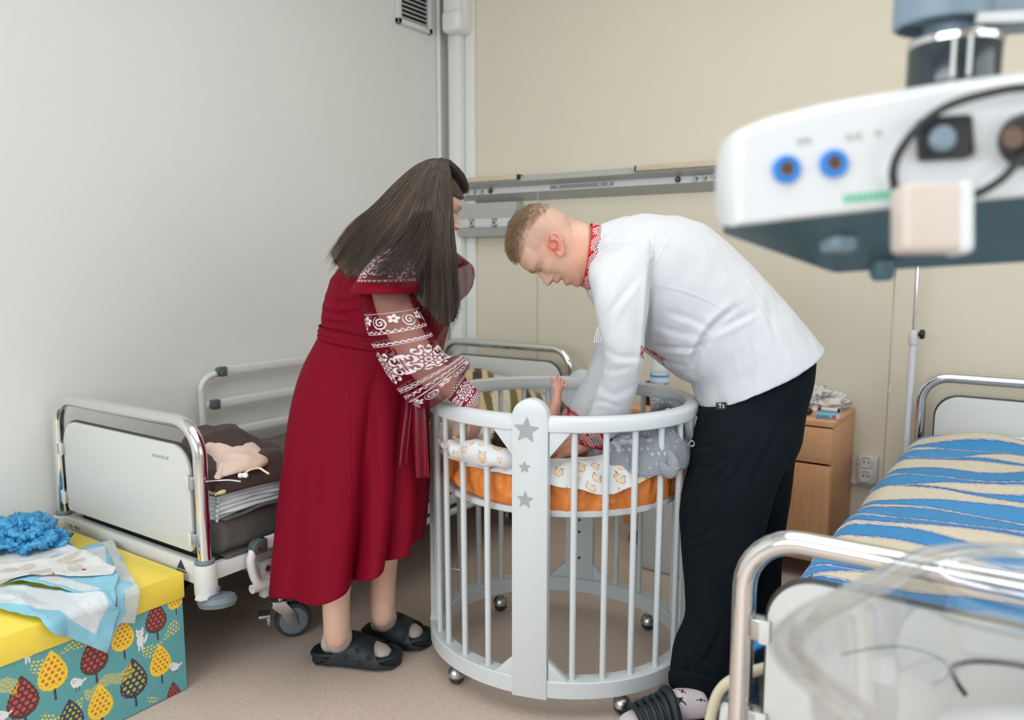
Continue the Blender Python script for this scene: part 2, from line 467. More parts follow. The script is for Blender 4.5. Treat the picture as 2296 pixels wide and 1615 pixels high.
# gas outlet box beneath the rail
X0, X1 = at_y(1026, 500, YB - .09)[0], at_y(1153, 500, YB - .09)[0]
zt_, zm1, zm2, zb_ = [at_y(1150, p, YB - .10)[2] for p in (455, 489, 508, 528)]
bx = thing('gas_outlet_box', 'small grey metal box with two black outlets under the supply rail', 'outlet box', ((X0 + X1) / 2, YB, zb_))
mb = MB(); mb.sweep([(YB, zt_ + .012), (YB - .07, zt_ + .01), (YB - .075, zt_ - .03), (YB - .11, zm1), (YB - .11, zm2), (YB - .085, zb_), (YB, zb_ - .008)], (X0, 0, 0), (X1, 0, 0), (0, 1, 0), (0, 0, 1))
mb.build('body', M['alu'], bx, smooth=False)
mb = MB(); mb.box(((X0 + X1) / 2, YB - .1115, (zm1 + zm2) / 2), (X1 - X0 - .002, .004, zm1 - zm2), .001); mb.build('front_strip', M['alu_light'], bx)
for px in (1058, 1108.5):
    p = at_y(px, 503, YB - .113); p[2] = (zm1 + zm2) / 2
    mb = MB(); mb.box(p, (.034, .006, .044), .002); o = mb.build('outlet', M['black'], bx)
    mb = MB(); mb.tube([p + np.array([.0145 * math.cos(a), -.004, .0145 * math.sin(a)]) for a in np.linspace(0, 2 * math.pi, 18, endpoint=False)], .004, 8, closed=True)
    mb.build('ring', M['alu_light'], o)
    mb = MB(); mb.cyl(p + (0, -.003, 0), p + (0, -.006, 0), .006, 12); mb.build('nozzle', mat('brass_nozzle', (.4, .32, .18), .4, .7), o)
p = at_y(1137, 464, YB - .073); mb = MB(); mb.cyl(p, p + (0, -.006, 0), .006, 14); mb.build('lamp', M['white_plastic'], bx)

# pull cords from the rail
def pull_cord(px, py0, py1, label, bell):
    y = YB - .075; a, b = at_y(px[0], py0, y), at_y(px[1], py1, y)
    t = thing('pull_cord', label, 'cord', tuple(b))
    k = np.linspace(0, 1, 12)[:, None]; pts = a * (1 - k) + b * k; pts[:, 0] += .003 * n1(np.linspace(0, 6, 12), 3) * k[:, 0]
    mb = MB(); mb.tube(pts, .0016, 6, sm=40); mb.build('cord', M['offwhite'], t)
    if bell:
        mb = MB(); mb.lathe([(.001, .004), (.003, .002), (.005, -.012), (.008, -.022), (.006, -.023)], 14, T(*b)); mb.build('bell', M['white_plastic'], t)
pull_cord((1206, 1206), 424, 560, 'thin white pull cord hanging from the rail above the cropped-haired man', False)
pull_cord((2008, 1996), 440, 865, 'long thin pull cord with white bell beside the drip stand', True)

# double socket low on the back wall with its cable duct
p = at_y(1944, 1052, YB); so = thing('wall_socket', 'white double socket low on the back wall beside the wooden cabinet', 'socket', tuple(p))
zt_, zb_ = at_y(1944, 1024, YB - .04)[2], at_y(1944, 1082, YB - .04)[2]; xa, xb_ = at_y(1922, 1050, YB - .04)[0], at_y(1966, 1050, YB - .04)[0]
mb = MB(); mb.box(((xa + xb_) / 2, YB - .02, (zt_ + zb_) / 2), (xb_ - xa, .04, zt_ - zb_), .004); mb.build('box', M['white_plastic'], so)
pc = at_y(1942, 1052, YB - .043); hw = .032
mb = MB(); mb.box((pc[0], YB - .042, pc[2]), (.062, .008, .125), .003); mb.build('plate', M['white_plastic'], so)
for s in (-1, 1):
    c = np.array([pc[0], YB - .046, pc[2] + s * .03])
    mb = MB(); mb.tube([c + np.array([.024 * math.cos(a), 0, .024 * math.sin(a)]) for a in np.linspace(0, 6.283, 22, endpoint=False)], .004, 8, closed=True); o = mb.build('socket', M['white_plastic'], so)
    for dx in (-.0095, .0095):
        mb = MB(); mb.cyl(c + (dx, .0, 0), c + (dx, -.0015, 0), .0032, 10); mb.build('hole', M['black'], o)
    mb = MB(); mb.cyl(c + (0, 0, -.02), c + (0, -.003, -.02), .003, 8); mb.build('clip', M['steel'], o)
xk = at_y(1880, 1085, YB)[0]; mb = MB(); mb.box(((xk + xb_) / 2, YB - .009, zb_ - .012), (xb_ - xk, .018, .022), .003); tag(mb.build('cable_duct', M['white_plastic']), 'thin white cable duct running under the double socket', 'cable duct')
# ------------------------------------------------------------------ bedside cabinets
def cabinet(name, x0, x1, yf, zb, zt, label, drawer_h=.155):
    yb = yf + .38
    t = thing(name, label, 'cabinet', ((x0 + x1) / 2, (yf + yb) / 2, 0), 'beech bedside cabinets')
    mb = MB(); w = x1 - x0
    mb.box((x0 + .008, (yf + yb) / 2 + .008, (zb + zt) / 2), (.016, yb - yf - .016, zt - zb), .001)
    mb.box((x1 - .008, (yf + yb) / 2 + .008, (zb + zt) / 2), (.016, yb - yf - .016, zt - zb), .001)
    mb.box(((x0 + x1) / 2, yb - .006, (zb + zt) / 2), (w - .03, .012, zt - zb - .002))
    mb.box(((x0 + x1) / 2, (yf + yb) / 2 + .01, zb + .01), (w - .03, yb - yf - .03, .02))
    mb.build('body', M['wood'], t)
    mb = MB(); mb.box(((x0 + x1) / 2, (yf + yb) / 2, zt + .011), (w + .004, yb - yf + .004, .022), .002); mb.build('worktop', M['wood_top'], t)
    zd = zt - drawer_h
    mb = MB(); mb.box(((x0 + x1) / 2, yf + .008, (zd + zt) / 2), (w - .006, .016, zt - zd - .012), .0015); d = mb.build('drawer', M['wood_top'], t)
    mb = MB(); mb.tube([((x0 + x1) / 2 + a, yf - o, (zd + zt) / 2) for a, o in ((-.045, 0), (-.04, .02), (.04, .02), (.045, 0))], .004, 8, sm=20); mb.build('handle', M['steel'], d)
    mb = MB(); mb.box(((x0 + x1) / 2, yf + .008, (zb + zd) / 2), (w - .006, .016, zd - zb - .006), .0015); d = mb.build('door', M['wood'], t)
    mb = MB(); mb.tube([(x0 + .04, yf - o, zd - .09 + a) for a, o in ((-.045, 0), (-.04, .02), (.04, .02), (.045, 0))], .004, 8, sm=20); mb.build('handle', M['steel'], d)
    for sx in (x0 + .04, x1 - .04):
        for sy in (yf + .05, yb - .05):
            mb = MB(); mb.cyl((sx - .018, sy, .03), (sx - .003, sy, .03), .03, 18, bev=.004); mb.cyl((sx + .003, sy, .03), (sx + .018, sy, .03), .03, 18, bev=.004)
            mb.cyl((sx, sy, .03), (sx, sy, zb), .008, 10); mb.build('castor', M['black'], t)
    return t
yfR = at_z(1870, 948, .668)[1]; xR = at_z(1870, 948, .668)[0]
cabR = cabinet('bedside_cabinet', xR - .42, xR, yfR, .085, .646, 'beech bedside cabinet behind the man with a plastic bag on top')
zRT = .668
yfL = 3.20
xLl = at_y(1396, 1150, yfL)[0]
zLT = at_y(1410, 915, yfL)[2]
cabL = cabinet('bedside_cabinet', xLl, xLl + .42, yfL, .095, zLT - .022, 'beech bedside cabinet behind the crib carrying a water bottle')
# grey flap table standing against it
mb = MB(); a, b = at_y(1441, 1130, 3.0), at_y(1540, 1280, 3.0)
def rrect(w, h, r, n=6):
    P = []
    for cx, cy, a0 in ((w / 2 - r, h / 2 - r, 0), (-w / 2 + r, h / 2 - r, 90), (-w / 2 + r, -h / 2 + r, 180), (w / 2 - r, -h / 2 + r, 270)):
        for k in range(n + 1):
            t = math.radians(a0 + 90 * k / n); P.append((cx + r * math.cos(t), cy + r * math.sin(t)))
    return P
za, zb2 = at_y(1460, 1275, 3.0)[2], .62
mb.prism(rrect(.34, zb2 - za, .03), .018, MX((a[0] + .17, 3.0, (za + zb2) / 2), (1, 0, 0), (0, 0, 1), (0, -1, 0)), .003)
fl = mb.build('flap_table', M['alu_light'], cabL)
for z in (.30, .52):
    mb = MB(); mb.box((a[0] + .17, 3.10, z), (.03, .21, .03), .003); mb.build('bracket', M['steel'], cabL)

# things on the right cabinet
def crumple(name, c, rx, ry, h, m, seed, label, cat, n=46, amp=.35, sharp=True, thick=0):
    u = np.linspace(0, 1, n); a = np.linspace(0, 2 * math.pi, 2 * n, endpoint=False)
    P = np.zeros((n, 2 * n, 3))
    for i, t in enumerate(u):
        r = math.sin(t * math.pi / 2) ** .8; z = math.cos(t * math.pi / 2) ** .7
        P[i, :, 0] = rx * r * np.cos(a); P[i, :, 1] = ry * r * np.sin(a); P[i, :, 2] = h * z
    nn = np.abs(fbm(P / max(rx, ry), 1.7, seed, 3)); k = 1 + amp * (1 - 2.2 * nn) 
    P[:, :, 0] *= k; P[:, :, 1] *= k; P[:, :, 2] *= np.clip(.35 + .9 * k * .7, 0, 2); P[-1, :, 2] = .001
    mb = MB(); mb.grid(P[::-1], cu=True); V = np.array(c)
    me = mb.mesh(); Q = getv(me); NN = getn(me); k = max(rx, ry)
    Q = Q + NN * (k * .10 * (1 - 2.4 * np.abs(fbm(Q / k, 4.5, seed + 3, 3))) + k * .05 * fbm(Q / k, 11, seed + 9, 2))[:, None]; Q[:, 2] = np.maximum(Q[:, 2], .0015); setv(me, Q)
    o = mb.build(name, m, sharp=None, mesh=me)
    o.location = V
    return tag(o, label, cat)
M['bag'] = mat('thin_white_plastic', (.85, .84, .82), .3, alpha=.86, bump=(60, .3))
p = at_z(1850, 925, zRT)
crumple('plastic_bag', (p[0] - .075, p[1] + .10, zRT), .105, .075, .07, M['bag'], 5, 'crumpled white plastic bag on the cabinet behind the man', 'plastic bag', amp=.5)
p = at_z(1857, 938, zRT)
pk = thing('cigarette_pack', 'pale blue cigarette pack lying on the cabinet edge by the man', 'cigarette pack', (p[0], p[1], zRT))
ax = nrm(np.array([.98, .2, 0])); ay = np.array([-ax[1], ax[0], 0])
mb = MB(); mb.box((0, 0, .012), (.088, .05, .022), .002, M=MX((p[0], p[1], zRT), ax, ay, (0, 0, 1))); mb.build('carton', mat('pale_blue_card', S(126, 188, 216), .4), pk)
mb = MB(); mb.box((.022, -.0255, .011), (.014, .001, .013), 0, M=MX((p[0], p[1], zRT), ax, ay, (0, 0, 1))); mb.build('stamp', mat('red_print', S(200, 84, 90), .5), pk)
mb = MB(); mb.box((.036, -.0255, .012), (.012, .001, .018), 0, M=MX((p[0], p[1], zRT), ax, ay, (0, 0, 1))); mb.build('side_print', M['white_plastic'], pk)
def text(s, size, Mx, m, name, parent, ext=.0004, align='CENTER'):
    cu = bpy.data.curves.new(name, 'FONT'); cu.body = s; cu.size = size; cu.extrude = ext; cu.align_x = align; cu.align_y = 'CENTER'; cu.resolution_u = 3
    o = bpy.data.objects.new('tmp', cu); COL.objects.link(o)
    dg = bpy.context.evaluated_depsgraph_get(); me = bpy.data.meshes.new_from_object(o.evaluated_get(dg)); bpy.data.objects.remove(o)
    V = getv(me); setv(me, xf(Mx, V)); me.name = name
    return link(name, me, m, parent, smooth=False)
M['ink_blue'] = mat('blue_ink', S(40, 70, 130), .5)
M['ink_grey'] = mat('grey_ink', S(120, 120, 122), .6)
text('CAMEL', .0165, MX(xf(MX((p[0], p[1], zRT), ax, ay, (0, 0, 1)), np.array([(-.018, -.0254, .0085)]))[0], ax, (0, 0, 1), np.cross(ax, (0, 0, 1))), M['ink_blue'], 'print', pk)
mb = MB(); q = np.array([p[0], p[1], zRT + .034]); mb.cyl(q + ax * -.028 + ay * .01, q + ax * .034 + ay * .0, .0085, 16, bev=.002); li = mb.build('lighter', M['white_plastic'])
mb = MB(); mb.cyl(q + ax * .034, q + ax * .043 - ay * .001, .008, 14); mb.build('cap', M['black'], li); mb = MB(); mb.cyl(q + ax * -.04 + ay * .012, q + ax * -.028 + ay * .01, .006, 14); mb.build('tip', M['black'], li)
tag(li, 'white lighter with black ends lying on the blue pack', 'lighter')
p2 = at_z(1803, 930, zRT)
mb = MB(); mb.ball(p2 + (0, 0, .016), (.034, .024, .017), 12); tag(mb.build('computer_mouse', M['black']), 'small black rounded mouse on the cabinet behind the man', 'mouse')

# things on the left cabinet
M['water'] = mat('clear_plastic_bottle', (.80, .88, .93), .08, alpha=.55, spec=.6)
p = at_y(1478, 880, yfL + .12); p[2] = zLT
bo = thing('water_bottle', 'clear plastic water bottle with blue and white label under the man', 'bottle', tuple(p))
R = .042
mb = MB(); mb.lathe([(.012, .002), (R * .8, 0), (R, .012), (R, .10), (R * .94, .105), (R, .11), (R, .17), (R * .8, .215), (.016, .25), (.014, .27)], 28, T(*p)); mb.build('bottle_body', M['water'], bo)
mb = MB(); mb.lathe([(.001, .268), (.017, .268), (.017, .285), (.015, .288), (.001, .288)], 20, T(*p)); mb.build('cap', mat('blue_cap', S(40, 110, 190), .4), bo)
n = 60; a = np.linspace(0, 2 * math.pi, n, endpoint=False); zz = np.linspace(.03, .155, 50)
P = np.array([[(p[0] + (R + .0008) * math.cos(t), p[1] + (R + .0008) * math.sin(t), p[2] + z) for t in a] for z in zz])
mb = MB(); mb.grid(P, cu=True); me = mb.mesh(); V = getv(me)
ang = np.arctan2(V[:, 1] - p[1], V[:, 0] - p[0]); h = V[:, 2] - p[2]
mt = .045 + .012 * np.sin(ang * 5) + .006 * np.sin(ang * 11)
C = np.tile(S(206, 226, 238), (len(V), 1)); C[h < mt] = S(70, 160, 214); C[h < mt - .014] = S(196, 220, 236); C[h > .135] = S(90, 140, 200); C[h > .145] = S(206, 226, 238)
paint(me, C); lb = mb.build('label_wrap', mat('bottle_label', (.8, .8, .8), .4, attr=True), bo, mesh=me)
cdir = nrm(np.array([-p[0], -p[1], 0])); rt = np.cross((0, 0, 1), cdir)
for s, dz in (('КАРПАТСЬКА', .108), ('ДЖЕРЕЛЬНА', .09)):
    o = text(s, .0155, MX((0, 0, 0), (1, 0, 0), (0, 1, 0), (0, 0, 1)), M['ink_blue'], 'lettering', lb)
    V = getv(o.data); th = V[:, 0] / R; rr = R + .0012 + V[:, 2]
    setv(o.data, p + np.outer(np.cos(th) * rr, cdir) + np.outer(np.sin(th) * rr, rt) + np.outer(V[:, 1] + dz, (0, 0, 1)))
q = at_y(1449, 872, yfL + .06); q[2] = zLT; mb = MB(); mb.box((q[0] - .02, yfL + .15, zLT + .055), (.022, .09, .11), .006)
tag(mb.build('black_case', M['black']), 'narrow black case standing left of the water bottle', 'case')
q = at_y(1518, 879, yfL + .05); mb = MB(); mb.box((q[0], yfL + .06, zLT + .012), (.09, .05, .022), .002, M=None); mbx = mb.build('medicine_box', mat('white_card', (.82, .8, .76), .5))
mb = MB(); mb.box((q[0], yfL + .06, zLT + .0235), (.088, .048, .001)); mb.build('lid_print', mat('orange_print', S(226, 150, 100), .5), mbx, smooth=False)
mb = MB()
for k in range(9): mb.box((q[0] + .008 + k * .0036, yfL + .0348, zLT + .013), (.0012 + .001 * (k % 3 == 0), .0006, .012))
mb.build('barcode', M['black'], mbx, smooth=False); tag(mbx, 'flat white medicine box with barcode lying right of the water bottle', 'box')

# ------------------------------------------------------------------ patterned gift box on the floor, bottom left
BX0, BX1, BY0, BY1, BZ = XL + .04, -2.108, .62, 1.325, .372
gb = thing('gift_box', 'teal box printed with leaves and animals under a yellow lid', 'box', ((BX0 + BX1) / 2, (BY0 + BY1) / 2, 0))
LH = .078
mb = MB(); mb.box(((BX0 + BX1) / 2, (BY0 + BY1) / 2, BZ - LH / 2), (BX1 - BX0, BY1 - BY0, LH), .004)
mb.build('lid', mat('yellow_card', S(246, 220, 84), .3, var=(3, .02)), gb)
# the printed sides: a fine grid, coloured by drawing the leaves, birds and dots
TEAL = S(92, 165, 172); YEL = S(250, 218, 60); ORG = S(224, 128, 60); BRN = S(84, 52, 50); RED = S(226, 82, 92); PUR = S(66, 54, 84); GRN = S(172, 196, 92); WHT = S(236, 238, 240); GYP = S(206, 176, 60)
def leaf(C, X, Z, cx, cz, s, body, dot, stem, edge=None):
    x, z = (X - cx) / s, (Z - cz) / s
    t = (z + .5)                                   # 0 bottom .. 1 top
    tt = np.clip(t, 0, 1)
    w = .35 * np.sin(math.pi * tt ** .66) ** .85 * (1 - .12 * tt) + .035 * (((tt * 9) % 1)) * (tt > .06) * (1 - tt) ** .4 - .012
    inside = (np.abs(x) < w) & (t > 0) & (t < 1)
    st = (np.abs(x + .04 * z) < .028) & (t < .25) & (t > -.24); br = (np.abs(np.abs(x) + (-.1 - z - .33) * .9) < .02) & (t < .06) & (t > -.06) & (np.abs(x) < .14)
    C[inside] = body
    C[(st & (t < .02)) | (br & (t < .05))] = stem
    gx, gz = x / .15 + .5 * (np.floor(z / .12) % 2), z / .12
    fx, fz = gx - np.floor(gx) - .5, gz - np.floor(gz) - .5
    d = (fx * fx + fz * fz * .7 < .095) & (np.abs(x) < w - .05) & (t > .1) & (t < .88); C[d] = dot
    d2 = (fx * fx + fz * fz * .7 < .02) & (np.abs(x) < w - .05) & (t > .1) & (t < .88) & inside; C[d2] = np.array(dot) * (.7 if edge is None else .9)
def dots(C, X, Z, p0, p1, width, sp=.0105):
    p0, p1 = np.array(p0), np.array(p1); L = np.linalg.norm(p1 - p0); d = (p1 - p0) / L; nn = np.array([-d[1], d[0]])
    u = (X - p0[0]) * d[0] + (Z - p0[1]) * d[1]; v = (X - p0[0]) * nn[0] + (Z - p0[1]) * nn[1] + .012 * np.sin(u * 40)
    gx = u / sp + .5 * (np.floor(v / sp) % 2); gz = v / sp
    fx, fz = gx - np.floor(gx) - .5, gz - np.floor(gz) - .5
    C[(u > 0) & (u < L) & (np.abs(v) < width * (.6 + .4 * np.sin(u / L * 9))) & (fx * fx + fz * fz < .095)] = YEL
def wave(C, X, Z, p0, p1, width):
    p0, p1 = np.array(p0), np.array(p1); L = np.linalg.norm(p1 - p0); d = (p1 - p0) / L; nn = np.array([-d[1], d[0]])
    u = (X - p0[0]) * d[0] + (Z - p0[1]) * d[1]; v = (X - p0[0]) * nn[0] + (Z - p0[1]) * nn[1] + .008 * np.sin(u * 75)
    k = v / .0052; ln = (np.abs(k - np.round(k)) < .24) & ((u * 55 + np.round(k) * 1.37) % 1 < .86)
    C[(u > 0) & (u < L) & (np.abs(v) < width) & ln] = YEL
def ell(C, X, Z, cx, cz, rx, rz, col, rot=0.0):
    c, s = math.cos(rot), math.sin(rot); x, z = (X - cx) * c + (Z - cz) * s, -(X - cx) * s + (Z - cz) * c
    C[(x / rx) ** 2 + (z / rz) ** 2 < 1] = col
def bird(C, X, Z, cx, cz, s):
    ell(C, X, Z, cx, cz, .5 * s, .42 * s, WHT, -.3); ell(C, X, Z, cx - .25 * s, cz + .28 * s, .34 * s, .34 * s, WHT); ell(C, X, Z, cx + .6 * s, cz + .06 * s, .3 * s, .1 * s, WHT, .35)
    for dx in (-.12, .16): C[(np.abs(X - cx - dx * s) < .03 * s) & (Z < cz - .35 * s) & (Z > cz - .75 * s)] = BRN
    for dx in (-.38, -.16): ell(C, X, Z, cx + dx * s, cz + .34 * s, .04 * s, .05 * s, BRN)
    ell(C, X, Z, cx - .3 * s, cz + .18 * s, .03 * s, .09 * s, BRN, -.5)
def fox(C, X, Z, cx, cz, s):
    ell(C, X, Z, cx, cz + .42 * s, .25 * s, .22 * s, WHT); ell(C, X, Z, cx, cz - .05 * s, .23 * s, .36 * s, WHT)
    for e in (-1, 1):
        ell(C, X, Z, cx + e * .17 * s, cz + .62 * s, .06 * s, .15 * s, WHT, -e * .2); ell(C, X, Z, cx + e * .1 * s, cz - .5 * s, .06 * s, .18 * s, WHT); ell(C, X, Z, cx + e * .08 * s, cz + .46 * s, .025 * s, .03 * s, BRN)
    ell(C, X, Z, cx + .36 * s, cz - .02 * s, .08 * s, .3 * s, WHT, -.35); ell(C, X, Z, cx, cz + .36 * s, .03 * s, .03 * s, BRN)
def face_px(px, py):
    q = at_x(px, py, BX1 - .006); return q[1], q[2]
def printed(o0, ux, wdt, draw, step=.004):
    nx, nz = int(wdt / step), int((BZ - .03) / step)
    u = np.linspace(0, wdt, nx); z = np.linspace(.003, BZ - .03, nz)
    Z, U = np.meshgrid(z, u, indexing='ij')
    P = np.array(o0)[None, None] + U[..., None] * np.array(ux) + Z[..., None] * np.array((0, 0, 1.))
    mb = MB(); mb.grid(P); me = mb.mesh(); V = getv(me)
    X = (V - np.array(o0)) @ np.array(ux); Zv = V[:, 2]; C = np.tile(TEAL, (len(V), 1)); draw(C, X, Zv); paint(me, C); return me
def side_art(C, X, Z):
    Y = X + BY0
    for (a, b, w) in (((430, 1290), (62, 1465), 1), ((185, 1450), (60, 1510), 1),):
        pass
    def P(px, py): return face_px(px, py)
    dots(C, Y, Z, P(62, 1500), P(195, 1440), .022); dots(C, Y, Z, P(315, 1468), P(398, 1408), .02); dots(C, Y, Z, P(85, 1620), P(180, 1590), .024); dots(C, Y, Z, P(325, 1570), P(392, 1548), .008)
    for (px, py, sp, bd, dt, st) in ((112, 1505, 92, YEL, ORG, PUR), (345, 1385, 74, BRN, RED, BRN), (270, 1425, 74, YEL, ORG, PUR), (206, 1470, 92, BRN, RED, BRN), (355, 1482, 72, YEL, ORG, PUR), (295, 1522, 92, PUR, GRN, PUR),
                                   (220, 1575, 80, YEL, ORG, PUR), (45, 1565, 100, BRN, RED, BRN), (153, 1610, 84, PUR, GRN, PUR), (388, 1342, 52, YEL, ORG, PUR), (385, 1555, 50, BRN, RED, BRN), (-60, 1510, 90, PUR, GRN, PUR), (-100, 1600, 90, YEL, ORG, PUR), (-150, 1540, 90, BRN, RED, BRN)):
        y, z = P(px, py); s = abs(P(px, py - sp / 2)[1] - P(px, py + sp / 2)[1])
        if bd is YEL: leaf(C, Y, Z, y, z, s * 1.04, GYP, GYP, st)
        leaf(C, Y, Z, y, z, s, bd, dt, st)
    wave(C, Y, Z, P(185, 1562), P(292, 1502), .016); wave(C, Y, Z, P(-60, 1560), P(35, 1540), .02)
    for px, py, sp in ((168, 1535, 24), (388, 1498, 20), (2, 1608, 22)):
        y, z = P(px, py); s = abs(P(px, py - sp / 2)[1] - P(px, py + sp / 2)[1]); bird(C, Y, Z, y, z, s)
    for px, py, sp in ((310, 1438, 36), (55, 1468, 34)):
        y, z = P(px, py); s = abs(P(px, py - sp / 2)[1] - P(px, py + sp / 2)[1]); fox(C, Y, Z, y, z, s)
def plain_art(C, X, Z):
    for k in range(7): leaf(C, X, Z, .06 + .12 * k, .12 + .1 * (k % 2), .1, (YEL, BRN, PUR)[k % 3], (ORG, RED, GRN)[k % 3], PUR)
M['print'] = mat('glossy_printed_card', (.5, .5, .5), .22, attr=True, coat=.4)
me = printed((BX1 - .006, BY0 + .006, 0), (0, 1, 0), BY1 - BY0 - .012, side_art, .00115); MB().build('printed_side', M['print'], gb, smooth=False, mesh=me)
me = printed((BX0 + .006, BY1 - .006, 0), (1, 0, 0), BX1 - BX0 - .012, plain_art); MB().build('printed_side', M['print'], gb, smooth=False, mesh=me)
me = printed((BX0 + .006, BY0 + .006, 0), (1, 0, 0), BX1 - BX0 - .012, plain_art); MB().build('printed_side', M['print'], gb, smooth=False, mesh=me)
mb = MB(); mb.box(((BX0 + BX1) / 2, (BY0 + BY1) / 2, BZ / 2 - .02), (BX1 - BX0 - .016, BY1 - BY0 - .016, BZ - .045)); mb.build('carton', mat('teal_card', TEAL, .4), gb, smooth=False)
# ------------------------------------------------------------------ hospital beds
M['panel_edge'] = mat('dark_edge_strip', (.03, .028, .026), .4)
M['pencil'] = mat('pencil_mark', S(150, 150, 150), .7)
M['deck'] = mat('dark_bed_deck', (.05, .05, .05), .6)
M['blue_mark'] = mat('navy_print', S(40, 62, 88), .5)
def castor_wheel(par, x, y, ztop, r=.062, yaw=0.0, brake=True):
    A = T(x, y, 0) @ RZ(yaw)
    mb = MB(); mb.lathe([(.001, -.017), (r * .80, -.017), (r * .95, -.015), (r, -.006), (r, .006), (r * .95, .015), (r * .80, .017), (.001, .017)], 36, A @ T(.02, 0, r) @ RX(math.pi / 2))
    w = mb.build('castor', M['rubber_dark'], par)
    mb = MB(); mb.lathe([(.001, -.019), (r * .62, -.019), (r * .76, -.0172), (r * .76, .0172), (r * .62, .019), (.001, .019)], 30, A @ T(.02, 0, r) @ RX(math.pi / 2)); mb.build('hub', M['rubber_grey'], w)
    mb = MB(); mb.lathe([(.001, -.024), (.009, -.024), (.011, -.02), (.011, .02), (.009, .024), (.001, .024)], 12, A @ T(.02, 0, r) @ RX(math.pi / 2)); mb.build('axle', M['steel'], w)
    mb = MB()
    for s in (-1, 1):
        mb.prism([(.036, -.012), (.03, .03), (-.005, .075), (-.045, .075), (-.05, .06), (-.02, .03), (.0, -.012)][::-1], .004, A @ T(0, s * .024 + .002, r) @ RX(math.pi / 2), .001)
    mb.box((-.024, 0, r + .072), (.05, .05, .012), .004, M=A); f = mb.build('fork', M['steel'], w)
    mb = MB(); mb.cyl(xf(A, (-.02, 0, r + .07)), xf(A, (-.02, 0, ztop)), .014, 16); mb.build('stem', M['steel'], w)
    if brake:
        mb = MB(); mb.box((-.075, 0, r + .03), (.04, .05, .012), .003, M=A); mb.box((-.062, 0, r + .012), (.012, .045, .03), .002, M=A); mb.build('brake_pedal', M['steel'], w)
    return w

